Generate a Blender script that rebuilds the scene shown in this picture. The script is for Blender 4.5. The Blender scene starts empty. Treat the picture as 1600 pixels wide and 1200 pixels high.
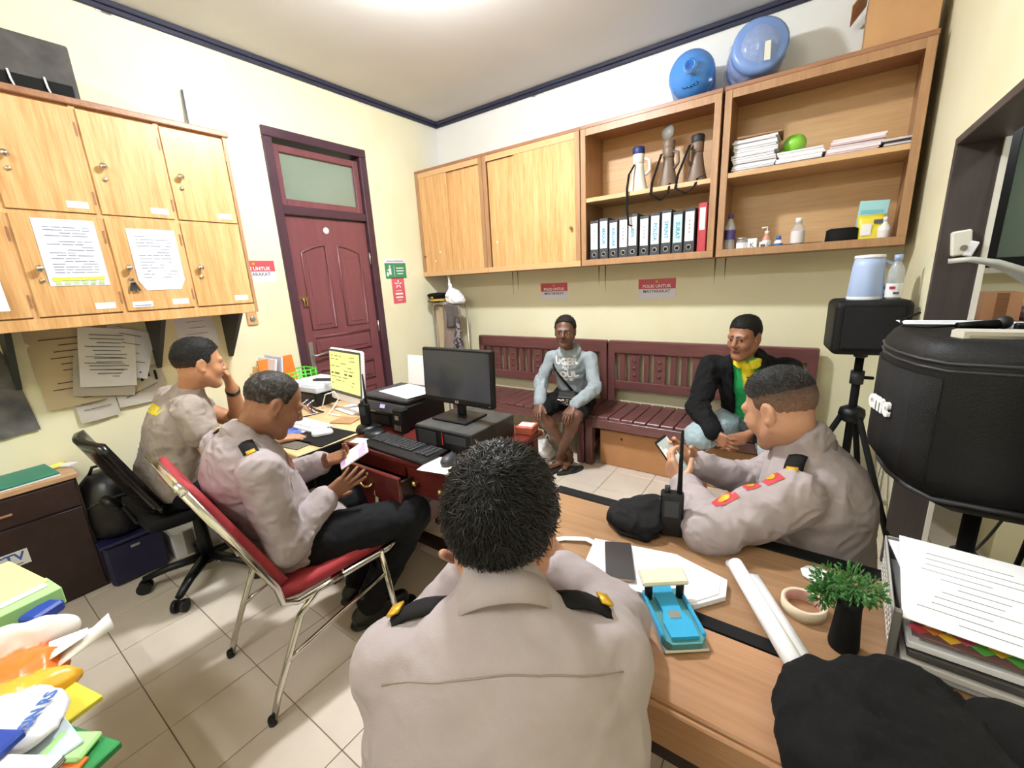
import bpy, bmesh, math, random
import numpy as np
from mathutils import Vector, Matrix, Euler
random.seed(7); rng=np.random.default_rng(7)
scene=bpy.context.scene
COL=scene.collection
# ------------------------------------------------------------------ camera
FPX=657.0
CAMZ=1.5
_y,_t,_r=[math.radians(a) for a in (-35.622,13.897,-3.019)]
_f=np.array([math.sin(_y)*math.cos(_t),math.cos(_y)*math.cos(_t),-math.sin(_t)])
_r0=np.array([math.cos(_y),-math.sin(_y),0.0]); _u0=np.cross(_r0,_f)
CM=np.array([math.cos(_r)*_r0+math.sin(_r)*_u0,-math.sin(_r)*_r0+math.cos(_r)*_u0,_f])
cam=bpy.data.objects.new('camera',bpy.data.cameras.new('camera')); COL.objects.link(cam)
cam.data.sensor_fit='HORIZONTAL'; cam.data.sensor_width=36; cam.data.lens=36*FPX/1600
cam.data.clip_start=.02
cam.matrix_world=Matrix(((CM[0][0],CM[1][0],-CM[2][0],0),(CM[0][1],CM[1][1],-CM[2][1],0),(CM[0][2],CM[1][2],-CM[2][2],CAMZ),(0,0,0,1)))
scene.camera=cam
# ------------------------------------------------------------------ world, lamps, exposure
w=bpy.data.worlds.new('world'); scene.world=w; w.use_nodes=True
w.node_tree.nodes['Background'].inputs[0].default_value=(.80,.86,.95,1)
w.node_tree.nodes['Background'].inputs[1].default_value=.6
LAMP=(-1.62,1.65,2.97); LAMP_W=230.0         # ceiling bulb in the middle of the room
LAMP_BACK=(-1.2,-1.0,2.97); FILL_BACK_W=60.0  # added fill light behind the camera, shaped as a ceiling tube
LAMP_NEXT=(1.35,1.9,2.8); LAMP_NEXT_W=35.0
scene.view_settings.view_transform='Standard'; scene.view_settings.look='None'
scene.view_settings.gamma=1; scene.view_settings.use_curve_mapping=False
scene.view_settings.exposure=0.48
# ------------------------------------------------------------------ helpers
def ray(px,py): return CM.T@np.array([(px-800)/FPX,-(py-600)/FPX,1.0])
def atz(px,py,z):
    d=ray(px,py); return Vector(np.array([0,0,CAMZ])+d*((z-CAMZ)/d[2]))
def aty(px,py,Y):
    d=ray(px,py); return Vector(np.array([0,0,CAMZ])+d*(Y/d[1]))
def atx(px,py,X):
    d=ray(px,py); return Vector(np.array([0,0,CAMZ])+d*(X/d[0]))
def atd(px,py,dep): return Vector(np.array([0,0,CAMZ])+ray(px,py)*dep)
def srgb(c):
    if isinstance(c,str): c=[int(c[i:i+2],16)/255 for i in (0,2,4)]
    return tuple((v/12.92 if v<=.04045 else ((v+.055)/1.055)**2.4) for v in c)+(1,)
MATS={}
def mat(name,col,rough=.6,metal=0,var=0,scale=8,bump=0,bscale=60,emit=0,alpha=1,trans=0,spec=None,col2=None,stretch=None,coat=0):
    """plain surface with optional noise colour variation (object coordinates) and fine bump"""
    if name in MATS: return MATS[name]
    m=bpy.data.materials.new(name); m.use_nodes=True; nt=m.node_tree; b=nt.nodes['Principled BSDF']
    c=srgb(col); b.inputs['Base Color'].default_value=c; b.inputs['Roughness'].default_value=rough; b.inputs['Metallic'].default_value=metal
    if spec is not None: b.inputs['Specular IOR Level'].default_value=spec
    if coat: b.inputs['Coat Weight'].default_value=coat; b.inputs['Coat Roughness'].default_value=.12
    if trans: b.inputs['Transmission Weight'].default_value=trans; b.inputs['IOR'].default_value=1.45
    if alpha<1: b.inputs['Alpha'].default_value=alpha
    if emit: b.inputs['Emission Color'].default_value=c; b.inputs['Emission Strength'].default_value=emit
    if var or bump:
        tc=nt.nodes.new('ShaderNodeTexCoord'); mp=nt.nodes.new('ShaderNodeMapping'); nt.links.new(tc.outputs['Object'],mp.inputs[0])
        if stretch: mp.inputs['Scale'].default_value=stretch
    if var:
        n=nt.nodes.new('ShaderNodeTexNoise'); n.inputs['Scale'].default_value=scale; n.inputs['Detail'].default_value=5
        nt.links.new(mp.outputs[0],n.inputs[0])
        r=nt.nodes.new('ShaderNodeValToRGB'); r.color_ramp.elements[0].position=.3; r.color_ramp.elements[1].position=.7
        d=srgb(col2) if col2 else tuple(max(0,v*(1-var)) for v in c[:3])+(1,)
        r.color_ramp.elements[0].color=d; r.color_ramp.elements[1].color=c
        nt.links.new(n.outputs[0],r.inputs[0]); nt.links.new(r.outputs[0],b.inputs['Base Color'])
    if bump:
        n2=nt.nodes.new('ShaderNodeTexNoise'); n2.inputs['Scale'].default_value=bscale; n2.inputs['Detail'].default_value=3
        nt.links.new(mp.outputs[0],n2.inputs[0]); bp=nt.nodes.new('ShaderNodeBump'); bp.inputs['Strength'].default_value=bump; bp.inputs['Distance'].default_value=.004
        nt.links.new(n2.outputs[0],bp.inputs['Height']); nt.links.new(bp.outputs[0],b.inputs['Normal'])
    MATS[name]=m; return m
def wood(name,c1,c2,axis=2,freq=14,rough=.4,coat=0,contrast=(.3,.7)):
    """wood veneer: stretched noise grain along one axis, object space"""
    if name in MATS: return MATS[name]
    m=bpy.data.materials.new(name); m.use_nodes=True; nt=m.node_tree; b=nt.nodes['Principled BSDF']
    b.inputs['Roughness'].default_value=rough
    if coat: b.inputs['Coat Weight'].default_value=coat; b.inputs['Coat Roughness'].default_value=.1
    tc=nt.nodes.new('ShaderNodeTexCoord'); mp=nt.nodes.new('ShaderNodeMapping'); nt.links.new(tc.outputs['Object'],mp.inputs[0])
    s=[freq]*3; s[axis]=freq*.07; mp.inputs['Scale'].default_value=s
    n=nt.nodes.new('ShaderNodeTexNoise'); n.inputs['Scale'].default_value=1.6; n.inputs['Detail'].default_value=7; n.inputs['Roughness'].default_value=.62; n.inputs['Distortion'].default_value=.4
    nt.links.new(mp.outputs[0],n.inputs[0])
    mp2=nt.nodes.new('ShaderNodeMapping'); nt.links.new(tc.outputs['Object'],mp2.inputs[0]); s2=[freq*9]*3; s2[axis]=freq*.5; mp2.inputs['Scale'].default_value=s2
    n3=nt.nodes.new('ShaderNodeTexNoise'); n3.inputs['Scale'].default_value=1; n3.inputs['Detail'].default_value=2; nt.links.new(mp2.outputs[0],n3.inputs[0])
    mx=nt.nodes.new('ShaderNodeMath'); mx.operation='MULTIPLY_ADD'; mx.inputs[1].default_value=.35
    nt.links.new(n3.outputs[0],mx.inputs[0]); ad=nt.nodes.new('ShaderNodeMath'); ad.operation='MULTIPLY'; ad.inputs[1].default_value=.65
    nt.links.new(n.outputs[0],ad.inputs[0]); nt.links.new(ad.outputs[0],mx.inputs[2])
    r=nt.nodes.new('ShaderNodeValToRGB'); r.color_ramp.elements[0].position=contrast[0]; r.color_ramp.elements[1].position=contrast[1]
    r.color_ramp.elements[0].color=srgb(c2); r.color_ramp.elements[1].color=srgb(c1)
    nt.links.new(mx.outputs[0],r.inputs[0]); nt.links.new(r.outputs[0],b.inputs['Base Color'])
    MATS[name]=m; return m
class MB:
    """mesh builder: boxes, tubes, lathes, prisms collected into one mesh"""
    def __init__(s): s.v=[]; s.f=[]; s.sm=[]
    def add(s,vs,fs,smooth=False):
        o=len(s.v); s.v+= [tuple(v) for v in vs]; s.f+=[tuple(i+o for i in f) for f in fs]; s.sm+=[smooth]*len(fs); return s
    def box(s,c,d,rot=None,bev=0):
        """centre c, full size d; optional 3x3/Euler rotation; optional chamfer"""
        h=[x/2 for x in d]
        if bev:
            b=min(bev,min(h)*.95); vs=[];ids={}
            for i in (-1,1):
                for j in (-1,1):
                    for k in (-1,1):
                        for a in range(3):
                            p=[i*(h[0]-b),j*(h[1]-b),k*(h[2]-b)]; p[a]+= (i,j,k)[a]*b
                            ids[(i,j,k,a)]=len(vs); vs.append(p)
            fs=[]
            g=lambda i,j,k,a: ids[(i,j,k,a)]
            for sg in (-1,1):
                q=[g(sg,-1,-1,0),g(sg,1,-1,0),g(sg,1,1,0),g(sg,-1,1,0)]; fs.append(q if sg>0 else q[::-1])
                q=[g(-1,sg,-1,1),g(-1,sg,1,1),g(1,sg,1,1),g(1,sg,-1,1)]; fs.append(q if sg>0 else q[::-1])
                q=[g(-1,-1,sg,2),g(1,-1,sg,2),g(1,1,sg,2),g(-1,1,sg,2)]; fs.append(q if sg>0 else q[::-1])
            for i in (-1,1):
                for j in (-1,1):
                    q=[g(i,j,-1,0),g(i,j,-1,1),g(i,j,1,1),g(i,j,1,0)]; fs.append(q if i*j>0 else q[::-1])
                    q=[g(i,-1,j,0),g(i,1,j,0),g(i,1,j,2),g(i,-1,j,2)]; fs.append(q if i*j>0 else q[::-1])
                    q=[g(-1,i,j,1),g(-1,i,j,2),g(1,i,j,2),g(1,i,j,1)]; fs.append(q if i*j>0 else q[::-1])
                    for k in (-1,1):
                        q=[g(i,j,k,0),g(i,j,k,1),g(i,j,k,2)]; fs.append(q if i*j*k>0 else q[::-1])
        else:
            vs=[(x*h[0],y*h[1],z*h[2]) for x in (-1,1) for y in (-1,1) for z in (-1,1)]
            fs=[(0,1,3,2),(4,6,7,5),(0,4,5,1),(2,3,7,6),(0,2,6,4),(1,5,7,3)]
        R=Matrix.Identity(3)
        if rot is not None: R=rot if isinstance(rot,Matrix) else Euler(rot).to_matrix()
        c=Vector(c); return s.add([R@Vector(v)+c for v in vs],fs)
    def bx(s,x0,x1,y0,y1,z0,z1,bev=0): return s.box(((x0+x1)/2,(y0+y1)/2,(z0+z1)/2),(abs(x1-x0),abs(y1-y0),abs(z1-z0)),None,bev)
    def tube(s,pts,r,n=10,cap=True,closed=False,flat=None):
        """round tube along points; r number or list; flat=(vector, factor) squashes the section"""
        pts=[Vector(p) for p in pts]; m=len(pts); rs=r if isinstance(r,(list,tuple)) else [r]*m
        vs=[];fs=[]; up=None
        for i,p in enumerate(pts):
            if closed: t=(pts[(i+1)%m]-pts[i-1])
            else: t=(pts[min(i+1,m-1)]-pts[max(i-1,0)])
            t=t.normalized() if t.length>1e-9 else Vector((0,0,1))
            if up is None:
                up=Vector((0,0,1)) if abs(t.z)<.9 else Vector((1,0,0))
            a=t.cross(up)
            if a.length<1e-6: a=t.orthogonal()
            a.normalize(); bb=a.cross(t).normalized(); up=bb
            for k in range(n):
                an=2*math.pi*k/n; o=a*math.cos(an)*rs[i]+bb*math.sin(an)*rs[i]
                if flat: fv=Vector(flat[0]).normalized(); o=o-fv*o.dot(fv)*(1-flat[1])
                vs.append(p+o)
        for i in range(m if closed else m-1):
            j=(i+1)%m
            for k in range(n): fs.append((i*n+k,i*n+(k+1)%n,j*n+(k+1)%n,j*n+k))
        s.add(vs,[f[::-1] for f in fs],True)
        if cap and not closed:
            o=len(s.v)-len(vs)
            s.f.append(tuple(o+k for k in range(n))); s.f.append(tuple(o+(m-1)*n+k for k in range(n))[::-1]); s.sm+=[False,False]
        return s
    def lathe(s,prof,c=(0,0,0),n=24,R=None,cap=True):
        """profile [(r,z)...] turned round local z at c; R optional 3x3"""
        c=Vector(c); vs=[];fs=[]; R=R or Matrix.Identity(3)
        for r,z in prof:
            for k in range(n): a=2*math.pi*k/n; vs.append(R@Vector((r*math.cos(a),r*math.sin(a),z))+c)
        for i in range(len(prof)-1):
            for k in range(n): fs.append((i*n+k,i*n+(k+1)%n,(i+1)*n+(k+1)%n,(i+1)*n+k))
        s.add(vs,fs,True)
        if cap:
            o=len(s.v)-len(vs)
            if prof[0][0]>1e-5: s.f.append(tuple(o+k for k in range(n))[::-1]); s.sm.append(False)
            if prof[-1][0]>1e-5: s.f.append(tuple(o+(len(prof)-1)*n+k for k in range(n))); s.sm.append(False)
        return s
    def prism(s,poly,ext,org=(0,0,0),u=(1,0,0),v=(0,1,0)):
        """2-D polygon in the (u,v) plane at org, extruded by vector ext"""
        org=Vector(org);u=Vector(u);v=Vector(v);e=Vector(ext); n=len(poly)
        a=[org+u*p[0]+v*p[1] for p in poly]; b=[p+e for p in a]
        fs=[tuple(range(n))[::-1],tuple(range(n,2*n))]+[(i,(i+1)%n,n+(i+1)%n,n+i) for i in range(n)]
        if u.cross(v).dot(e)<0: fs=[f[::-1] for f in fs]
        return s.add(a+b,fs)
    def ball(s,c,r,n=12,R=None):
        r=r if isinstance(r,(list,tuple)) else (r,r,r); m=n//2+1; c=Vector(c); vs=[];fs=[]
        for i in range(m+1):
            th=math.pi*i/m
            for k in range(n):
                ph=2*math.pi*k/n; q=Vector((r[0]*math.sin(th)*math.cos(ph),r[1]*math.sin(th)*math.sin(ph),-r[2]*math.cos(th)))
                vs.append((R@q if R else q)+c)
        for i in range(m):
            for k in range(n): fs.append((i*n+k,i*n+(k+1)%n,(i+1)*n+(k+1)%n,(i+1)*n+k))
        return s.add(vs,fs,True)
    def grid(s,P,thick=None,smooth=True):
        """sheet from a 2-D array of points, optional thickness along normals"""
        P=[[Vector(p) for p in row] for row in P]; m=len(P);n=len(P[0]); vs=[p for r in P for p in r]
        q=[(i*n+j,i*n+j+1,(i+1)*n+j+1,(i+1)*n+j) for i in range(m-1) for j in range(n-1)]
        if not thick: return s.add(vs,q,smooth)
        N=[Vector((0,0,0)) for _ in vs]
        for f in q:
            nn=(vs[f[1]]-vs[f[0]]).cross(vs[f[3]]-vs[f[0]])
            for i in f: N[i]+=nn
        w=[v-(nn.normalized()*thick if nn.length>0 else nn) for v,nn in zip(vs,N)]; o=len(vs)
        fs=q+[tuple(i+o for i in f)[::-1] for f in q]
        ring=[j for j in range(n)]+[i*n+n-1 for i in range(1,m)]+[(m-1)*n+j for j in range(n-2,-1,-1)]+[i*n for i in range(m-2,0,-1)]
        for a,b in zip(ring,ring[1:]+ring[:1]): fs.append((a,a+o,b+o,b))
        return s.add(vs+w,fs,smooth)
    def mesh(s,name):
        me=bpy.data.meshes.new(name); me.from_pydata([tuple(v) for v in s.v],[],s.f); 
        me.polygons.foreach_set('use_smooth',s.sm); me.validate(); me.update(); return me
    def build(s,name,m,parent=None,loc=None,rot=None):
        me=s.mesh(name)
        if m: me.materials.append(m)
        return link(name,me,parent,loc,rot)
def link(name,me,parent=None,loc=None,rot=None):
    o=bpy.data.objects.new(name,me); COL.objects.link(o)
    if parent: o.parent=parent
    if loc is not None: o.location=loc
    if rot is not None: o.rotation_euler=rot
    return o
def tag(o,label=None,cat=None,group=None,kind=None):
    if label: o['label']=label
    if cat: o['category']=cat
    if group: o['group']=group
    if kind: o['kind']=kind
    return o
def thing(name,label,cat,loc=(0,0,0),rz=0,group=None,rot=None):
    o=link(name,None,None,loc,rot if rot else (0,0,rz)); o.empty_display_size=.05
    return tag(o,label,cat,group)
def part(o,label): o['label']=label; return o
def copy_tree(o,parent=None):
    c=o.copy(); COL.objects.link(c); c.parent=parent
    for ch in list(o.children): copy_tree(ch,c)
    return c
def text(body,size,m,parent,loc,rot=(0,0,0),name='lettering',align='CENTER',ext=.0004,sx=1,bold=0):
    cu=bpy.data.curves.new(name,'FONT'); cu.body=body; cu.size=size; cu.align_x=align; cu.align_y='CENTER'; cu.extrude=ext; cu.resolution_u=2; cu.offset=bold
    t=bpy.data.objects.new('t',cu); COL.objects.link(t); dg=bpy.context.evaluated_depsgraph_get()
    me=bpy.data.meshes.new_from_object(t.evaluated_get(dg)); bpy.data.objects.remove(t)
    me.name=name; me.materials.clear(); me.materials.append(m)
    o=link(name,me,parent,loc,rot); o.scale=(sx,1,1); return o
RX90=(math.pi/2,0,0)           # text / panels facing -y (back wall)
RLEFT=(math.pi/2,0,math.pi/2)  # facing +x (left wall)
# ------------------------------------------------------------------ materials shared
M_white=mat('white_paper','f2f2f4',.7)
M_paper=mat('paper','e9e9ee',.8,var=.06,scale=14)
M_ink=mat('ink','50525c',.7)
M_inkb=mat('blue_ink','4468b0',.7)
M_black=mat('black_plastic','101113',.42,var=.2,scale=20,spec=.35)
M_matte=mat('black_matte','0a0a0b',.8,spec=.25)
M_dark=mat('dark_grey_plastic','2b2c30',.5)
M_chrome=mat('chrome','d4d2cc',.16,metal=1)
M_brass=mat('brass','b9a36a',.3,metal=1)
M_steel=mat('grey_metal','b8b5ad',.35,metal=.8)
M_cab=wood('honey_veneer','e0b47e','c48f55',axis=2,freq=16,rough=.38,contrast=(.36,.62))
M_cabx=wood('honey_veneer_across','dcb586','c59a68',axis=0,freq=14,rough=.45)
M_edge=wood('brown_edge','a97b58','86593f',axis=0,freq=18,rough=.4)
M_frame=wood('brown_post','b98d64','97704e',axis=2,freq=18,rough=.42)
M_maroon=wood('mahogany','6b2a24','451512',axis=0,freq=12,rough=.28,coat=.3)
M_bench=wood('bench_wood','7a4c4a','573634',axis=0,freq=12,rough=.3,coat=.25)
M_benchz=wood('bench_wood_upright','7a4c4a','573634',axis=2,freq=12,rough=.3,coat=.25)
M_table=wood('oak_table','bd9170','9f7350',axis=0,freq=13,rough=.38,coat=.15)
M_darkwood=wood('dark_stained_wood','35201c','1d100f',axis=0,freq=12,rough=.4)
M_ltop=wood('light_desk_top','d8bd92','c5a274',axis=0,freq=10,rough=.4)
# ------------------------------------------------------------------ the room
XL,XR,YB,YF,ZC=-3.28,.42,3.5,-1.9,3.07
def wallmat(name,top=None):
    m=bpy.data.materials.new(name); m.use_nodes=True; nt=m.node_tree; b=nt.nodes['Principled BSDF']; b.inputs['Roughness'].default_value=.55
    tc=nt.nodes.new('ShaderNodeTexCoord'); n=nt.nodes.new('ShaderNodeTexNoise'); n.inputs['Scale'].default_value=1.7; n.inputs['Detail'].default_value=6
    nt.links.new(tc.outputs['Object'],n.inputs[0])
    r=nt.nodes.new('ShaderNodeValToRGB'); r.color_ramp.elements[0].position=.25; r.color_ramp.elements[1].position=.6
    r.color_ramp.elements[0].color=srgb('e8e0ba'); r.color_ramp.elements[1].color=srgb('efeacb')
    nt.links.new(n.outputs[0],r.inputs[0]); out=r.outputs[0]
    if top:   # blends to white past a threshold on one axis, with an uneven edge
        sp=nt.nodes.new('ShaderNodeSeparateXYZ'); nt.links.new(tc.outputs['Object'],sp.inputs[0])
        a=nt.nodes.new('ShaderNodeMath'); a.operation='MULTIPLY_ADD'; a.inputs[1].default_value=.5; nt.links.new(n.outputs[0],a.inputs[0])
        nt.links.new(sp.outputs['XYZ'.index(top[0])],a.inputs[2])
        mr=nt.nodes.new('ShaderNodeMapRange'); mr.inputs[1].default_value=top[1]; mr.inputs[2].default_value=top[1]+top[2]; nt.links.new(a.outputs[0],mr.inputs[0])
        mx=nt.nodes.new('ShaderNodeMix'); mx.data_type='RGBA'; nt.links.new(mr.outputs[0],mx.inputs[0]); nt.links.new(out,mx.inputs[6]); mx.inputs[7].default_value=srgb('e9e9e6'); out=mx.outputs[2]
    nt.links.new(out,b.inputs['Base Color'])
    n2=nt.nodes.new('ShaderNodeTexNoise'); n2.inputs['Scale'].default_value=45; n2.inputs['Detail'].default_value=4; nt.links.new(tc.outputs['Object'],n2.inputs[0])
    bp=nt.nodes.new('ShaderNodeBump'); bp.inputs['Strength'].default_value=.12; bp.inputs['Distance'].default_value=.004; nt.links.new(n2.outputs[0],bp.inputs['Height']); nt.links.new(bp.outputs[0],b.inputs['Normal'])
    return m
M_wall=wallmat('cream_wall_paint'); M_wallb=wallmat('cream_wall_white_band',('Z',2.2,.25)); M_walll=wallmat('cream_wall_white_corner',('Y',3.42,.3))
M_ceil=mat('ceiling_paint','dddcda',.75,var=.05,scale=2,bump=.1,bscale=50)
M_trim=mat('navy_cornice','34364a',.35,var=.2,scale=20)
M_grout=mat('grout','86765f',.9)
M_tile=mat('floor_tile','ddd0c0',.28,var=.10,scale=5,bump=.05,bscale=30)
def struct(name,mb,m,parent=None): 
    o=mb.build(name,m,parent); 
    if not parent: o['kind']='structure'
    return o
XN=2.6   # far side of the next room
floor=struct('floor',MB().bx(XL-.2,XN,YF-.2,4.2,-.12,-.004),M_grout)
ti=MB().box((0,0,-.004),(.2965,.2965,.008),bev=.0012).mesh('tile'); ti.materials.append(M_tile)
nt_=0
for i in range(-6,15):
    for j in range(-2,12):
        x=-1.745+.3*i+.15; y=.21+.3*j+.15
        if x-.15<XL-.02 or x>1.5 or y>3.7 or (x>XR+.1 and y<2.2): continue
        o=link('tile',ti,floor,(x,y,random.uniform(-.0006,.0004)),(0,0,random.choice((0,math.pi/2,math.pi)))); nt_+=1
struct('ceiling',MB().bx(XL-.2,XN,YF-.2,4.2,ZC,ZC+.1),M_ceil)
DY0,DY1,DZ=1.735,2.555,2.63      # door frame on the left wall
mb=MB(); mb.bx(XL-.15,XL,YF-.2,DY0,0,ZC); mb.bx(XL-.15,XL,DY1,YB+.15,0,ZC); mb.bx(XL-.15,XL,DY0,DY1,DZ,ZC); struct('wall_left',mb,M_walll)
struct('wall_back',MB().bx(XL,XR,YB,YB+.15,0,ZC),M_wallb)
OY0,OY1,OZ=1.15,2.61,1.965       # doorway in the right wall
mb=MB(); mb.bx(XR,XR+.13,OY1,YB+.15,0,ZC); mb.bx(XR,XR+.13,YF-.2,OY0,0,ZC); mb.bx(XR,XR+.13,OY0,OY1,OZ,ZC); struct('wall_right',mb,M_wall)
struct('wall_front',MB().bx(XL,XR,YF-.2,YF,0,ZC),M_wall)
# next room, seen through the doorway
mb=MB(); mb.bx(XR+.13,XN,4.05,4.2,0,ZC); mb.bx(XN-.1,XN,YF,4.05,0,ZC); mb.bx(XR+.13,XN-.1,YF-.2,YF,0,ZC); struct('wall_next_room',mb,M_wall)
mb=MB(); mb.bx(.86,1.9,2.86,3.3,0,.95); struct('wall_partition',mb,M_wall)
# cornice: two-step moulding with chipped white edge
for k,(a,b,n) in enumerate((((XL,YF),(XL,YB),(1,0)),((XL,YB),(XR,YB),(0,-1)),((XR,YB),(XR,YF),(-1,0)))):
    mb=MB(); 
    for (d,z0,z1) in ((.030,-.028,0),(.018,-.055,-.028)):
        x0,x1=sorted((a[0],b[0]+n[0]*d)) if n[0] else (a[0],b[0]); y0,y1=(sorted((a[1],b[1])) if n[0] else sorted((a[1],a[1]+n[1]*d)))
        mb.bx(x0,x1,y0,y1,ZC+z0,ZC+z1,bev=.004)
    t=struct('trim_%d'%(k+1),mb,M_trim)
    for q in range(7 if k<2 else 0):   # flakes of paint along the lower edge
        s=random.uniform(.1,.9); L=random.uniform(.03,.16); p=Vector((a[0],a[1],0)).lerp(Vector((b[0],b[1],0)),s if k else .45+.5*s)
        MB().box((p.x+n[0]*.004,p.y+n[1]*.004,ZC-.061),(.008 if n[0] else L,L if n[0] else .008,.007),bev=.002).build('paint_flake',M_white,t)
# ------------------------------------------------------------------ ceiling lamps and the added fill tube
def ceiling_bulb(loc,watt,label,size=.09):
    t=thing('ceiling_lamp',label,'lamp',(loc[0],loc[1],ZC if loc[0]<XR else ZC))
    MB().lathe([(.0,0),(.065,0),(.065,-.02),(.03,-.03),(.022,-.055)],n=20).build('lamp_base',M_white,t)
    dz=loc[2]-ZC
    e=bpy.data.materials.new('bulb_glow'); e.use_nodes=True; b=e.node_tree.nodes['Principled BSDF']; b.inputs['Base Color'].default_value=(1,1,1,1)
    b.inputs['Emission Color'].default_value=(.93,.965,1.0,1); b.inputs['Emission Strength'].default_value=watt/(4*math.pi**2*size*size)
    MB().ball((0,0,dz),(size,size,size*.36),20).build('bulb',e,t)
    return t
ceiling_bulb(LAMP,LAMP_W,'flat round white lamp on the ceiling above the computer desks')
def fill_tube(loc,watt,label,L=1.2,r=.02):  # added fill light in the form of a tube fixture, out of view
    t=thing('fill_tube',label,'lamp',(loc[0],loc[1],ZC)); MB().box((0,0,-.025),(L+.06,.09,.05),bev=.006).build('fill_housing',M_white,t)
    e=bpy.data.materials.new('fill_glow'); e.use_nodes=True; b=e.node_tree.nodes['Principled BSDF']; b.inputs['Emission Color'].default_value=(.95,.975,1,1); b.inputs['Emission Strength'].default_value=watt/(2*math.pi*r*L*math.pi)
    MB().tube([(-L/2,0,-.08),(L/2,0,-.08)],r,12).build('tube',e,t)
    for s in (-1,1): MB().box((s*(L/2+.01),0,-.07),(.02,.04,.05),bev=.004).build('end_cap',M_white,t)
fill_tube(LAMP_BACK,FILL_BACK_W,'added fill light shaped as a white ceiling tube at the rear of the office')
ceiling_bulb(LAMP_NEXT,LAMP_NEXT_W,'flat round white lamp on the ceiling of the room beyond the doorway')
# ================================================================== door, cupboards, benches, desks, speakers
def W(mb,name,m,root,under=None,label=None):
    """build a mesh given in world coordinates as a part of an unrotated root"""
    l=Vector(root.location); mb.v=[tuple(Vector(v)-l) for v in mb.v]
    o=mb.build(name,m,under or root)
    if label: o['label']=label
    return o
PI=math.pi
# ---- door_1 on the left wall
M_dframe=mat('dark_plum_paint','4a2f3a',.35,var=.2,scale=9)
M_dleaf=wood('maroon_door_paint','7d4a4e','6b3c41',axis=2,freq=9,rough=.33)
M_glassf=mat('transom_glass','9fae9c',.12,alpha=.45,spec=.8)
door=link('door_1',None,None,(XL,2.145,0)); door['kind']='structure'
def DP(y,z,x=0): return (XL+x,y,z)
mb=MB(); y0,y1=1.714,2.572
for a,b in ((y0,y0+.065),(y1-.065,y1)): W(MB().bx(XL-.12,XL+.02,a,b,0,2.574,bev=.004),'frame_jamb',M_dframe,door)
W(MB().bx(XL-.12,XL+.021,y0,y1,2.575,2.64,bev=.004),'frame_head',M_dframe,door); W(MB().bx(XL-.10,XL+.01,y0+.066,y1-.066,2.06,2.124,bev=.004),'transom_bar',M_dframe,door)
mb=MB(); tz0,tz1,ty0,ty1=2.125,2.545,y0+.068,y1-.068
for a,b,c,d in ((ty0,ty0+.05,tz0,tz1),(ty1-.05,ty1,tz0,tz1),(ty0+.0505,ty1-.0505,tz0,tz0+.05),(ty0+.0505,ty1-.0505,tz1-.05,tz1)): tr=W(MB().bx(XL-.06,XL-.015,a,b,c,d,bev=.004),'transom_rail',M_dleaf,door)
W(MB().bx(XL-.042,XL-.036,ty0+.045,ty1-.045,tz0+.045,tz1-.045),'pane',M_glassf,door,tr)
leaf=W(MB().bx(XL-.06,XL-.02,y0+.068,y1-.068,.01,2.055,bev=.003),'door_leaf',M_dleaf,door)
lx=XL-.02
def ring(y_,z_,pts):      # raised moulding following a closed outline
    return MB().tube([(lx+.002,y_+p[0],z_+p[1]) for p in pts],.011,8,closed=True,flat=((1,0,0),.8))
ly0,ly1=y0+.068,y1-.068; mid=(ly0+ly1)/2
for s in (-1,1):
    yc=mid+s*.16; w_=.105
    pts=[(-w_,-.33),(w_,-.33)]+[((w_ if s<0 else w_)*(1-2*k/8),.27+(.06*math.sin(math.pi/2*(k/8)) if s>0 else .06*math.sin(math.pi/2*(1-k/8)))*1.0) for k in range(9)]
    W(ring(yc,1.52,pts),'panel_moulding',M_dleaf,door,leaf)
    W(MB().bx(lx-.004,lx+.006,yc-w_+.035,yc+w_-.035,1.52-.30,1.52+.24,bev=.004),'door_panel',M_dleaf,door,leaf)
    W(ring(yc,.42,[(-w_,-.24),(w_,-.24),(w_,.20),(-w_,.20)]),'panel_moulding',M_dleaf,door,leaf)
    W(MB().bx(lx-.004,lx+.006,yc-w_+.035,yc+w_-.035,.21,.59,bev=.004),'door_panel',M_dleaf,door,leaf)
for zc,hh in ((1.05,.075),(.77,.08)):
    W(ring(mid,zc,[(-.265,-hh),(.265,-hh),(.265,hh),(-.265,hh)]),'panel_moulding',M_dleaf,door,leaf)
    W(MB().bx(lx-.004,lx+.006,mid-.235,mid+.235,zc-hh+.03,zc+hh-.03,bev=.004),'door_panel',M_dleaf,door,leaf)
hp=W(MB().bx(lx,lx+.008,ly0+.025,ly0+.065,.83,1.09,bev=.003),'handle_plate',M_steel,door,leaf)
W(MB().tube([(lx+.005,ly0+.045,.985),(lx+.05,ly0+.045,.985),(lx+.055,ly0+.06,.985),(lx+.052,ly0+.18,1.0)],.008,8),'lever_handle',M_steel,door,leaf)
mb=MB(); mb.bx(lx,lx+.006,ly0+.005,ly0+.10,1.43,1.455,bev=.002); mb.tube([(lx+.008,ly0+.045,1.44),(lx+.02,ly0+.045,1.435),(lx+.02,ly0+.045,1.39),(lx+.02,ly0+.07,1.385),(lx+.02,ly0+.07,1.44)],.006,8)
W(mb,'hasp',M_brass,door,leaf)
W(MB().lathe([(0,0),(.026,0),(.026,.002),(0,.002)],(lx+.001,2.12,1.965),10,Matrix.Rotation(PI/2,3,'Y')),'round_sticker',M_white,door,leaf)
for zz in (1.75,1.15,.3): W(MB().tube([(lx+.012,ly1+.002,zz-.05),(lx+.012,ly1+.002,zz+.05)],.007,8),'hinge',M_steel,door,leaf)
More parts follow.
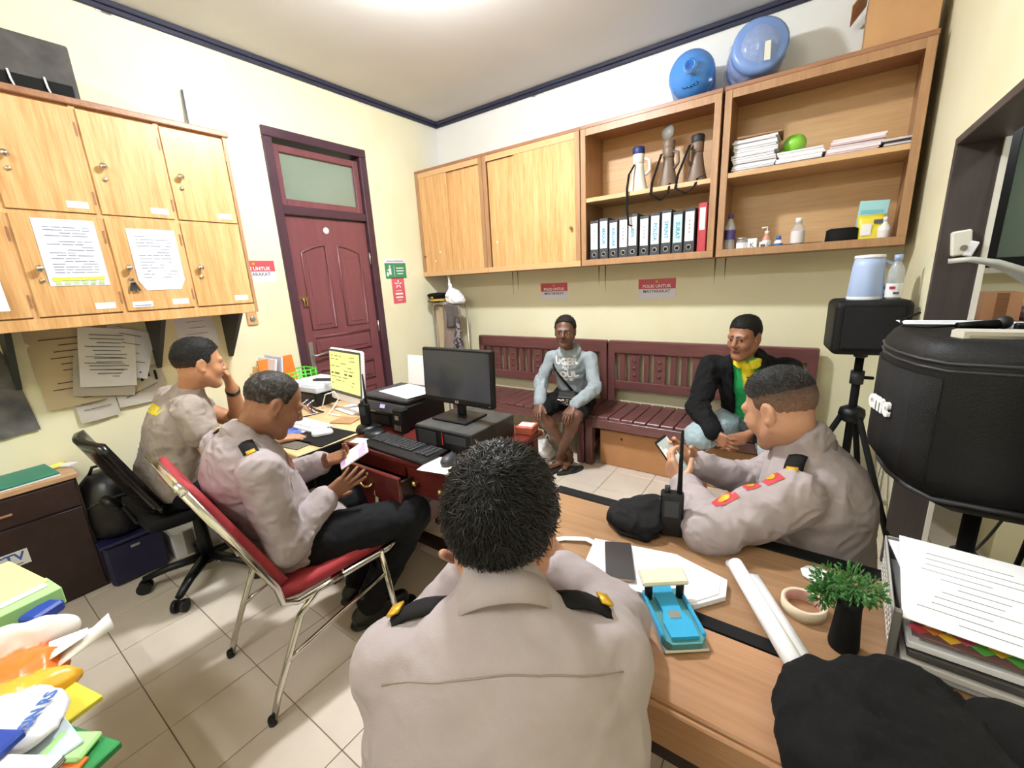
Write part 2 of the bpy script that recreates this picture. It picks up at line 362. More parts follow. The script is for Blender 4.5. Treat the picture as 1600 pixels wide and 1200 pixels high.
mb=MB(); mb.bx(-4.75,-4.6,1.2,2.62,0,3.2); mb.bx(-4.6,-3.43,2.62,2.75,0,3.2); struct('wall_corridor',mb,mat('corridor_paint','b9c4a4',.7))
# ---- left locker cupboard
FX=-2.9
lock=thing('locker_cabinet','honey veneer wall locker with two rows of square doors under a brown top','cabinet',(XL+.19,.66,1.385))
CY=[.03,.345,.66,.975,1.29]; RZ=[1.44,1.905,2.385]
mb=MB(); mb.bx(XL,FX-.018,CY[0]-.02,CY[4]+.012,1.385,2.39); W(mb,'cabinet_body',M_cab,lock)
mb=MB(); mb.bx(XL,FX+.012,CY[0]-.03,CY[4]+.03,2.39,2.42,bev=.004); W(mb,'top_board',M_edge,lock)
W(MB().bx(FX-.0175,FX+.002,CY[0]-.02,CY[4]+.012,1.385,1.437,bev=.002),'bottom_rail',M_cab,lock); W(MB().bx(FX-.0175,FX-.003,CY[0],CY[4]-.006,1.893,1.912),'middle_rail',M_cab,lock)
for y in CY[:-1]: W(MB().bx(FX-.0175,FX-.0045,y-.011,y+.011,1.4375,2.389),'divider',M_cab,lock)
W(MB().bx(FX-.004,FX+.004,CY[4]-.005,CY[4]+.014,1.385,2.388,bev=.002),'edge_strip',M_frame,lock)
M_keyhole=mat('nickel','cfc9bb',.22,metal=1)
def knob(mb,c,d,r=.016):
    R=Vector((0,0,1)).rotation_difference(Vector(d)).to_matrix()
    return mb.lathe([(r*.5,0),(r*.38,.008),(r*.42,.012),(r*.95,.018),(r,.025),(r*.75,.032),(0,.035)],c,14,R)
for r in range(2):
    for c in range(4):
        ya,yb=CY[c]+.009,CY[c+1]-.009; za,zb=RZ[r]+.004+(.006 if r else 0),RZ[r+1]-.008
        d=W(MB().bx(FX-.016,FX+.004,ya,yb,za,zb,bev=.0015),'locker_door',M_cab,lock)
        W(knob(MB(),(FX+.004,ya+.045,za+.215 if r==0 else za+.22),(1,0,0)),'knob',M_keyhole,lock,d)
        W(MB().lathe([(.010,0),(.010,.006),(.006,.008),(0,.008)],(FX+.004,ya+.045,za+.215-.052),12,Matrix.Rotation(PI/2,3,'Y')),'lock',M_keyhole,lock,d)
        for zz in (za+.07,zb-.09): W(MB().bx(FX+.002,FX+.006,yb-.002,yb+.006,zz-.03,zz+.03),'hinge',M_edge,lock,d)
        if c>0:
            W(MB().bx(FX+.004,FX+.0052,yb-.10,yb-.025,za+.02,za+.05),'name_label',M_white,lock,d)
# sheets of paper taped on locker doors
def sheet(name,label,cat,c,w_,h_,face,lines=0,group=None,curl=0,m=None,clip=0,seed=1):
    """thin paper on a wall; face 'L' faces +x, 'B' faces -y"""
    t=thing(name,label,cat,c,0,group); r=random.Random(seed)
    def P(a,b,d): return (d,a,b) if face=='L' else (a,-d,b)
    n=7; G=[[P((-.5+j/(n-1))*w_*(1-(clip if i==0 and j in(0,n-1) else 0)),(-.5+i/(n-1))*h_,.0015+curl*((1-i/(n-1))**3)+.0006*math.sin(i*2+j)) for j in range(n)] for i in range(n)]
    if face=='L': pass
    MB().grid(G if face=='L' else G,None).build('sheet',m or M_paper,t)
    if lines:
        mb=MB(); k=0
        for i in range(lines):
            b=.38-.72*i/lines; a=-.36; 
            while a<.3:
                L=r.uniform(.05,.3); 
                if r.random()<.8:
                    e=min(a+L,.38); d=.003+curl*((.5-b)**3)
                    q=[P(a*w_,(b-.004)*h_,d),P(e*w_,(b-.004)*h_,d),P(e*w_,(b+.004)*h_,d),P(a*w_,(b+.004)*h_,d)]; mb.add(q,[(0,1,2,3)])
                a+=L+.03
        mb.build('printed_lines',mat('faint_grey_ink','787c92',.7),t)
    return t
M_sheet=mat('cool_white_paper','dfe3f3',.75)
s_=sheet('paper_notice','typed white notice with yellow and green stripes on a locker door','paper',(FX+.005,.522,1.73),.21,.30,'L',17,m=M_sheet,seed=3)
MB().box((.0035,.0,-.118),(.001,.18,.016)).build('yellow_stripe',mat('highlighter','e8ee50',.7),s_)
for k in range(6): MB().box((.0035,-.075+k*.03,-.137),(.001,.018,.013)).build('green_stripe',mat('highlighter_green','b9dd8a',.7),s_)
s_=sheet('paper_notice','white handwritten list with clipped lower corners on a locker door','paper',(FX+.005,.843,1.70),.205,.31,'L',14,m=M_sheet,clip=.25,seed=5)
sheet('paper_notice','white sheet on the lower locker door at the left picture edge','paper',(FX+.005,.165,1.63),.21,.3,'L',8,m=M_sheet,curl=.03,seed=8)
lab=thing('door_label','long white strip label with blue line on a lower locker door','label',(FX+.005,.735,1.475)); MB().box((.001,0,0),(.0012,.085,.028)).build('strip',M_white,lab); MB().box((.0018,0,-.006),(.0006,.07,.004)).build('blue_line',M_inkb,lab)
# keys hanging from a lock
k=thing('door_keys','bunch of small keys hanging from a locker lock','keys',(FX+.012,.715,1.60)); 
MB().tube([(0,.012*math.cos(a),.012*math.sin(a)) for a in np.linspace(0,2*PI,13)[:-1]],.0015,6,closed=True).build('key_ring',M_steel,k)
for a in (-.5,.1,.6): MB().box((.004,.02*a,-.035),(.002,.012,.045),(a*.6,0,0),bev=.001).build('key',M_dark,k)
# brackets under the locker
for i,y in enumerate((.25,.83,1.235)):
    b=thing('shelf_bracket','dark triangular bracket under the locker, %s'%('at the left picture edge','middle one of three','nearest the door')[i],'bracket',(XL,y,1.385),0,'locker brackets')
    MB().prism([(0,0),(.30,0),(.02,-.30),(0,-.30)],(0,.022,0),(0,-.011,0),(1,0,0),(0,0,1)).build('bracket_plate',M_dark,b)
# ---- back wall cupboards
FY=3.14; ZB,ZT=1.575,2.56
def cab_shell(t,x0,x1,open_=False,mid=None):
    mb=MB(); th=.022
    W(MB().bx(x0,x1,YB-.012,YB-.002,ZB,ZT),'back_panel',M_cabx,t)
    W(MB().bx(x0-.004,x1+.004,FY-.01,YB-.002,ZT-.025,ZT,bev=.003),'top_board',M_edge,t)
    W(MB().bx(x0,x1,FY,YB-.012,ZB,ZB+.025),'bottom_board',M_edge,t)
    for a,b in ((x0,x0+th),(x1-th,x1)): W(MB().bx(a,b,FY,YB-.012,ZB+.025,ZT-.025),'side_panel',M_frame,t)
    mr=M_frame if open_ else M_cabx
    W(MB().bx(x0,x1,FY-.012,FY,ZB,ZB+.045,bev=.002),'front_rail',mr,t); W(MB().bx(x0,x1,FY-.008,FY,ZT-.07,ZT-.025),'front_rail',mr,t)
    for a in (x0,x1-.04): W(MB().bx(a,a+.04,FY-.012,FY,ZB+.045,ZT-.025,bev=.002),'front_post',M_frame,t)
    if mid: W(MB().bx(x0+th,x1-th,FY-.006,YB-.012,mid-.03,mid,bev=.002),'shelf',M_cabx,t)
XA,XA2,XB2,XC0,XC1,XD0,XD1=-3.275,-2.445,-1.518,-1.51,-.565,-.548,.375
ca=thing('wall_cupboard','wall cupboard with two narrow sliding doors next to the room corner','cabinet',((XA+XA2)/2,YB,ZB))
cab_shell(ca,XA,XA2)
cb=thing('wall_cupboard','wide wall cupboard with a small knob beside the open binder shelf','cabinet',((XA2+XB2)/2,YB,ZB))
cab_shell(cb,XA2+.005,XB2)
def slide(root,x0,x1,dep):
    return W(MB().bx(x0,x1,FY+dep,FY+dep+.014,ZB+.045,ZT-.07,bev=.001),'sliding_door',M_cab,root)
slide(ca,XA+.04,XA+.40,-.004); slide(ca,XA+.38,XA2-.04,.012); d=slide(cb,XA2+.045,XA2+.36,.012); d=slide(cb,XA2+.33,XB2-.04,-.004)
W(knob(MB(),(XB2-.075,FY-.004,1.87),(0,-1,0),.013),'knob',M_edge,cb,d); W(knob(MB(),(XA+.05,FY-.004,1.77),(0,-1,0),.011),'knob',M_edge,ca)
for (x,z) in ((XA+.25,1.8),(XA+.18,1.72),(XA2+.12,1.83)): W(MB().box((x,FY-.005,z),(.014,.002,.012),(0,.6,0)),'sticker_residue',M_white,ca)
cc=thing('open_shelf','open wall shelf holding megaphones above a row of binders','shelf',((XC0+XC1)/2,YB,ZB)); cab_shell(cc,XC0,XC1,True,2.065)
cd=thing('open_shelf','open wall shelf holding paper stacks above bottles, by the doorway','shelf',((XD0+XD1)/2,YB,ZB)); cab_shell(cd,XD0,XD1,True,2.075)
# ---- benches
def bench(x0,x1,label):
    t=thing('wooden_bench',label,'bench',((x0+x1)/2,3.2,0),0,'slatted benches along the back wall'); L=x1-x0
    yb=3.43
    for x in (x0,x1-.06):
        W(MB().bx(x,x+.06,yb-.03,yb+.03,0,.93,bev=.004),'rear_leg',M_benchz,t); W(MB().bx(x,x+.06,2.93,2.99,0,.40,bev=.004),'front_leg',M_benchz,t)
        W(MB().bx(x,x+.06,2.99,yb-.03,.13,.18,bev=.003),'side_rail',M_bench,t)
    W(MB().bx(x0,x1,yb-.03,yb+.02,.845,.955,bev=.008),'top_rail',M_bench,t)
    W(MB().bx(x0+.06,x1-.06,yb-.022,yb+.018,.53,.605,bev=.004),'lower_rail',M_bench,t)
    W(MB().bx(x0,x1,2.925,2.945,.33,.405,bev=.004),'front_apron',M_bench,t)
    W(MB().bx(x0,x1,yb-.06,yb-.03,.34,.405,bev=.003),'rear_apron',M_bench,t)
    seq=[('s',.06),('D',.10),('s',.05),('D',.115),('s',.055),('s',.055),('D',.12),('s',.055),('s',.055),('D',.115),('s',.05),('D',.10),('s',.06)]
    seq=[(a,b*.83) for a,b in seq]; tot=sum(w_ for _,w_ in seq); g=(L-.12-tot)/(len(seq)+1); x=x0+.06+g
    for kd,w_ in seq:
        sl=W(MB().bx(x,x+w_,yb-.014,yb+.012,.60,.85,bev=.003),'back_slat',M_benchz,t)
        if kd=='D':
            for z in (.665,.725,.785): W(MB().lathe([(.016,0),(.016,.004),(.011,.008),(0,.008)],(x+w_/2,yb-.014,z),12,Matrix.Rotation(PI/2,3,'X')),'round_button',M_bench,t,sl)
        x+=w_+g
    n=15; p=L/n
    for i in range(n): W(MB().bx(x0+i*p+.004,x0+(i+1)*p-.004,2.925,yb-.035,.405,.43,bev=.004),'seat_slat',M_bench,t)
    return t
bench(-2.84,-1.415,'slatted maroon bench where the person in the grey hoodie sits'); bench(-1.40,.075,'slatted maroon bench where the man in the green polo sits')
# ---- computer desks
desk=thing('office_desk','mahogany desk with pulled-out drawer carrying the black monitor','desk',(-1.47,1.42,0))
W(MB().bx(-1.885,-1.06,1.125,1.73,.72,.75,bev=.006),'desk_top',M_maroon,desk)
W(MB().bx(-1.86,-1.84,1.16,1.70,.06,.72),'side_panel',M_maroon,desk); W(MB().bx(-1.45,-1.43,1.16,1.70,.38,.72),'side_panel',M_maroon,desk)
W(MB().bx(-1.86,-1.09,1.68,1.70,.3,.72),'modesty_panel',M_maroon,desk)
W(MB().bx(-1.84,-1.43,1.17,1.69,.37,.39),'pedestal_floor',M_maroon,desk); W(MB().bx(-1.85,-1.44,1.14,1.165,.655,.72),'apron',M_maroon,desk)
dr=W(MB().bx(-1.80,-1.375,1.045,1.065,.50,.70,bev=.004),'drawer_front',M_maroon,desk); mb=MB(); mb.bx(-1.79,-1.775,1.065,1.5,.51,.67); mb.bx(-1.40,-1.385,1.065,1.5,.51,.67); mb.bx(-1.79,-1.385,1.065,1.5,.505,.515); W(mb,'drawer_box',M_darkwood,desk,dr)
W(MB().tube([(-1.62,1.045,.64),(-1.618,1.022,.63),(-1.585,1.018,.622),(-1.552,1.022,.63),(-1.55,1.045,.64)],.006,8),'drawer_handle',M_brass,desk,dr)
W(MB().lathe([(.010,0),(.008,.006),(0,.007)],(-1.585,1.045,.675),12,Matrix.Rotation(PI/2,3,'X')),'lock',M_brass,desk,dr)
W(MB().bx(-1.84,-1.43,1.145,1.16,.40,.485,bev=.003),'lower_drawer',M_maroon,desk)
cdw=W(MB().bx(-1.425,-1.09,1.14,1.16,.585,.715,bev=.003),'centre_drawer',M_maroon,desk)
for x in (-1.36,-1.20): W(knob(MB(),(x,1.14,.65),(0,-1,0),.014),'knob',M_brass,desk,cdw)
for x,y in ((-1.12,1.16),(-1.12,1.66),(-1.86,1.16),(-1.86,1.66)): W(MB().bx(x,x+.045,y,y+.045,0,.72,bev=.003),'leg',M_maroon,desk)
W(MB().bx(-1.84,-1.10,1.38,1.44,.08,.12,bev=.003),'foot_rail',M_darkwood,desk); 
kt=thing('drawer_key','key with pale green tag hanging in the open drawer lock','key',(-1.53,1.04,.585)); MB().box((0,-.003,-.028),(.022,.002,.045),(0,.15,0),bev=.0005).build('tag',mat('tag_green','c9d6a0',.6),kt); MB().tube([(-.012,0,.02),(-.008,-.006,.006),(0,-.004,-.004)],.002,6).build('key_shank',M_steel,kt)
desk2=thing('computer_desk','light topped desk with black edge carrying the white computer','desk',(-2.45,1.28,0))
W(MB().bx(-3.1,-1.893,.905,1.75,.72,.748,bev=.004),'desk_top',M_ltop,desk2); W(MB().bx(-1.90,-1.888,.90,1.4,.69,.75,bev=.002),'edge_band',M_matte,desk2)
for x in (-1.93,-3.08): W(MB().bx(x,x+.025,.97,1.7,0,.72),'side_panel',M_matte,desk2)
W(MB().bx(-3.06,-1.93,1.55,1.57,.25,.72),'modesty_panel',M_matte,desk2); W(MB().bx(-2.6,-2.0,.99,1.5,.62,.64),'keyboard_tray',M_matte,desk2)
# ---- oak table in the foreground right
tab=thing('oak_table','oak topped table with black seam strips beside the loudspeaker','table',(-.12,.94,0))
W(MB().bx(-.70,.405,.625,.838,.715,.75,bev=.004),'near_board',M_table,tab); W(MB().bx(-.70,.405,.872,1.205,.715,.749,bev=.002),'far_board',wood('worn_oak','a4805f','876649',axis=0,freq=9,rough=.25,coat=.2),tab)
W(MB().bx(-.70,.405,.838,.872,.715,.752),'seam_strip',M_matte,tab); W(MB().bx(-.70,.405,1.205,1.25,.715,.752,bev=.002),'rear_strip',M_matte,tab)
W(MB().bx(-.66,.38,.65,.67,.58,.715),'apron',M_darkwood,tab); W(MB().bx(-.66,.38,1.20,1.22,.58,.715),'apron',M_darkwood,tab); W(MB().bx(-.66,-.64,.67,1.20,.58,.715),'apron',M_darkwood,tab)
for x in (-.67,.34):
    for y in (.645,1.185): W(MB().bx(x,x+.05,y-.01,y+.04,0,.715,bev=.003),'leg',M_darkwood,tab)
W(MB().bx(-.72,.40,.615,.628,.655,.742,bev=.003),'edge_band',M_table,tab)
# ---- dark cupboard at the left picture edge and the foreground desk
cup=thing('dark_cupboard','dark brown cupboard with a CCTV sticker below the green folder','cabinet',(-3.14,-.15,0))
W(MB().bx(XL+.005,-3.0,-.7,.315,0,.635),'cabinet_body',M_darkwood,cup); W(MB().bx(XL+.005,-2.985,-.71,.325,.635,.66,bev=.003),'top_board',wood('worn_top','c9a27c','a8815c',axis=1,freq=10),cup)
for z0,z1 in ((.49,.625),(.02,.48)):
    f_=W(MB().bx(-3.0,-2.988,-.35,.305,z0,z1,bev=.003),'front_panel',M_darkwood,cup)
W(MB().bx(-2.988,-2.975,-.1,.08,.545,.556,bev=.003),'pull_bar',M_edge,cup)
stk=thing('cctv_sticker','white CCTV sticker on the dark cupboard','sticker',(-2.986,.0,.33)); MB().box((0,.0,0),(.001,.17,.075)).build('sticker_sheet',M_white,stk)
text('CCTV',.055,M_inkb,stk,(.001,.0,.008),RLEFT,bold=.0015); MB().box((.001,0,-.027),(.0006,.12,.004)).build('small_print',M_ink,stk)
fd=thing('green_folder','dark green folder lying on the dark cupboard','folder',(-3.12,.1,.675)); MB().box((0,0,0),(.22,.32,.012),(0,.03,.1),bev=.003).build('cover',mat('green_card','1f7a63',.5,var=.15),fd); MB().box((.005,.0,-.009),(.21,.33,.006),(0,.02,.05)).build('inner_papers',M_paper,fd)
yp=thing('yellow_paper','yellow slip lying behind the green folder','paper',(-3.2,.27,.667)); MB().box((0,0,0),(.06,.09,.006),(0,0,.3)).build('slip',mat('yellow_paper','e9e86a',.7),yp); MB().box((.04,.05,.0),(.05,.05,.008),(0,0,.6)).build('crumpled_slip',M_paper,yp)
nb=thing('storage_box','navy plastic box on the floor under the black bag','box',(-3.08,.44,0)); MB().box((0,0,.12),(.34,.25,.24),bev=.015).build('box_body',mat('navy_plastic','16163a',.45),nb); MB().box((0,0,.245),(.36,.27,.02),bev=.006).build('lid',mat('navy_plastic','16163a',.45),nb); MB().box((.175,.0,.2),(.006,.04,.015),bev=.002).build('latch',M_steel,nb)
bg=thing('black_bag','rounded black bag on the navy box by the wall','bag',(-3.08,.42,.256)); 
mb=MB(); mb.lathe([(.0,0),(.13,0),(.155,.03),(.16,.12),(.15,.22),(.12,.30),(.07,.345),(0,.355)],n=24); mb.v=[(x,y*.8,z) for x,y,z in mb.v]; mb.build('bag_body',mat('black_shiny','0c0c0e',.35,var=.3,scale=10),bg)
MB().tube([(.0,-.05,.34),(.01,-.03,.385),(.01,.03,.385),(0,.05,.34)],.008,8).build('carry_loop',M_matte,bg); MB().tube([(.1*math.cos(a)+.06,.105*math.sin(a),.18+.06*math.cos(a)) for a in np.linspace(-1.3,1.3,9)],.006,6).build('zip',M_dark,bg)
wb=thing('white_carton','flat white carton with silver tape on the floor by the wall','box',(-3.08,.775,0)); MB().box((0,0,.075),(.32,.36,.15),bev=.004).build('carton_body',M_paper,wb); MB().box((0,-.1,.076),(.324,.05,.154)).build('tape',M_steel,wb); MB().box((0,0,.153),(.3,.34,.006)).build('lid_flap',M_white,wb)
# ---- loudspeakers on tripods
M_spk=mat('speaker_shell','0b0b0c',.55,spec=.3,bump=.35,bscale=220); M_grille=mat('speaker_grille','141416',.6,spec=.3,bump=.9,bscale=420)
def tripod(loc,z_top,z_hub,label,spread=.42,angs=(0.5,2.6,4.7)):
    t=thing('speaker_stand',label,'stand',loc)
    MB().tube([(0,0,z_hub-.28),(0,0,z_top)],.019,12).build('pole',M_matte,t)
    MB().tube([(0,0,z_hub+.17),(0,0,z_hub+.24)],.03,12).build('collar',M_dark,t); MB().box((.045,0,z_hub+.205),(.05,.016,.016),bev=.004).build('clamp_knob',M_black,t)
    MB().lathe([(.03,-.045),(.055,-.03),(.06,0),(.055,.03),(.03,.045)],(0,0,z_hub),14).build('hub',M_black,t)
    for a in angs:
        d=Vector((math.cos(a),math.sin(a),0)); l=MB().tube([d*.05+Vector((0,0,z_hub-.01)),d*spread+Vector((0,0,.03))],.015,10).build('leg',M_matte,t)
        MB().tube([d*(spread-.02)+Vector((0,0,.045)),d*(spread+.01)+Vector((0,0,.0))],.02,10).build('rubber_foot',M_black,t,).parent=l
        p=d*.05+Vector((0,0,z_hub-.01)); q=d*spread+Vector((0,0,.03)); MB().tube([p.lerp(q,.52),Vector((0,0,z_hub-.27))],.009,8).build('brace',M_dark,t)
    return t
# far speaker: short box seen side on
tripod((.235,2.82,0),1.05,.70,'black tripod stand under the loudspeaker with the blue jug',.36,(-2.7,-.9,1.2))
fs=thing('loudspeaker','black loudspeaker on the far tripod stand carrying a blue jug','speaker',(.235,2.80,1.045),.12)
mb=MB(); mb.box((0,0,.135),(.30,.26,.27)); o=mb.build('cabinet',M_spk,fs); bv=o.modifiers.new('bevel','BEVEL'); bv.width=.03; bv.segments=4; MB().box((0,-.131,.135),(.225,.006,.20),bev=.004).build('front_grille',M_grille,fs); MB().tube([(.06,0,.27),(.06,.03,.285),(.06,.07,.285),(.06,.1,.27)],.009,8).build('carry_handle',M_black,fs); MB().lathe([(.02,-.03),(.03,-.025),(.03,0)],(0,0,0),12).build('pole_socket',M_dark,fs)
# near speaker: rounded grille on the left, flat side towards the camera, standing in the doorway
tripod((.42,1.56,0),.885,.45,'black tripod stand under the large loudspeaker in the doorway',.28,(-1.85,.2,2.05))
ns=thing('loudspeaker','large black loudspeaker with white logo standing in the doorway','speaker',(.45,1.56,.885),0)
plan=[(-.185,-.245),(-.225,-.19),(-.255,-.10),(-.268,0),(-.262,.10),(-.24,.18),(-.20,.235),(-.10,.25),(.2,.21),(.22,-.20),(.17,-.245),(0,-.25)]
lv=[(0,.70,.05),(.008,.80,.03),(.03,.90,.012),(.075,.975,.002),(.11,1,0),(.36,1,0),(.395,.985,.0),(.42,.95,.006),(.432,.90,.012)]
mb=MB(); n=len(plan); vs=[]
for z,s,dx in lv: vs+=[Vector((p[0]*s+dx,p[1]*s,z)) for p in plan]
fcs=[(i*n+k,i*n+(k+1)%n,(i+1)*n+(k+1)%n,(i+1)*n+k) for i in range(len(lv)-1) for k in range(n)]
mb.add(vs,[f[::-1] for f in fcs],True); mb.f+= [tuple(range(n)),tuple((len(lv)-1)*n+k for k in range(n))[::-1]]; mb.sm+=[False,False]
mb.build('cabinet',M_spk,ns)
MB().grid([[Vector((p[0]*1.012-.002,p[1]*1.0,z)) for p in plan[:7]] for z in (.09,.17,.26,.345)],-.005).build('front_grille',M_grille,ns)
MB().tube([(p[0]*.935+.008,p[1]*.935,.045) for p in plan],.007,8,closed=True).build('bottom_rim',M_dark,ns)
for q in (.365,.382): MB().tube([(p[0]*.998,p[1]*.998,q) for p in plan],.004,6,closed=True).build('top_rib',M_dark,ns)
MB().lathe([(.022,-.03),(.03,-.025),(.03,.004)],(-.03,0,0),12).build('pole_socket',M_dark,ns)
lg=text('cmc',.072,M_white,ns,(-.270,-.075,.235),(PI/2,0,-1.33),'logo',bold=.003,ext=.004); part(lg,'white logo letters')
# ================================================================== people: joints in metres (world)
V3=Vector
PEOPLE={
 'P1':dict(head=(-2.44,.775,1.175),face=(.10,1,-.12),neck=(-2.50,.72,1.03),chest=(-2.53,.67,.88),pelvis=(-2.58,.56,.57),
   SR=(-2.32,.66,.985),SL=(-2.71,.70,.985),ER=(-2.235,.70,.71),WR=(-2.16,.93,.775),EL=(-2.63,.97,.785),WL=(-2.47,.905,1.02),
   HR=(-2.47,.60,.54),HL=(-2.69,.60,.54),KR=(-2.42,1.02,.53),KL=(-2.72,1.03,.53),AR=(-2.42,1.05,.10),AL=(-2.72,1.06,.10)),
 'P2':dict(head=(-1.63,.72,1.09),face=(.22,1,-.62),neck=(-1.70,.62,.97),chest=(-1.69,.61,.84),pelvis=(-1.63,.70,.535),
   SR=(-1.49,.58,.90),SL=(-1.89,.62,.91),ER=(-1.475,.60,.61),WR=(-1.515,.80,.70),EL=(-1.93,.78,.66),WL=(-1.72,.92,.755),
   HR=(-1.53,.74,.53),HL=(-1.73,.76,.53),KR=(-1.38,1.10,.50),KL=(-1.70,1.13,.52),AR=(-1.53,.93,.10),AL=(-1.72,1.0,.10)),
 'P3':dict(head=(-.378,.478,1.108),face=(-.45,1,-.28),neck=(-.325,.40,1.02),chest=(-.30,.36,.88),pelvis=(-.28,.30,.52),
   SR=(-.205,.49,.95),SL=(-.455,.305,.955),ER=(-.275,.71,.80),WR=(-.42,.74,.84),EL=(-.62,.47,.76),WL=(-.50,.56,.95),
   HR=(-.20,.36,.50),HL=(-.36,.26,.50),KR=(-.40,.72,.50),KL=(-.62,.60,.50),AR=(-.42,.74,.10),AL=(-.64,.62,.10)),
 'P4':dict(head=(-.05,1.475,1.07),face=(-1,.48,-.42),neck=(.03,1.49,.945),chest=(.06,1.49,.80),pelvis=(.10,1.52,.50),
   SR=(.03,1.69,.86),SL=(.01,1.30,.87),ER=(-.12,1.72,.70),WR=(-.30,1.55,.80),EL=(-.17,1.16,.79),WL=(-.29,1.37,.79),
   HR=(.04,1.62,.49),HL=(.04,1.43,.49),KR=(-.38,1.66,.50),KL=(-.38,1.40,.50),AR=(-.38,1.66,.10),AL=(-.38,1.40,.10)),
 'P5':dict(head=(-1.545,2.90,1.09),face=(.32,-1,-.05),neck=(-1.55,2.96,.935),chest=(-1.57,3.03,.82),pelvis=(-1.58,3.14,.52),
   SR=(-1.72,2.99,.865),SL=(-1.395,3.03,.865),ER=(-1.80,2.93,.66),WR=(-1.70,2.74,.53),EL=(-1.32,2.95,.65),WL=(-1.40,2.75,.55),
   HR=(-1.68,3.10,.50),HL=(-1.48,3.10,.50),KR=(-1.68,2.72,.47),KL=(-1.37,2.73,.48),AR=(-1.50,2.84,.10),AL=(-1.55,2.78,.10)),
 'P6':dict(head=(-.305,2.79,1.10),face=(-.40,-1,-.10),neck=(-.285,2.85,.955),chest=(-.27,2.95,.82),pelvis=(-.25,3.10,.52),
   SR=(-.49,2.89,.89),SL=(-.08,2.94,.89),ER=(-.53,2.74,.66),WR=(-.40,2.60,.555),EL=(-.06,2.74,.66),WL=(-.24,2.62,.555),
   HR=(-.36,3.06,.50),HL=(-.15,3.06,.50),KR=(-.50,2.62,.50),KL=(-.08,2.60,.50),AR=(-.47,2.70,.10),AL=(-.05,2.70,.10)),
}
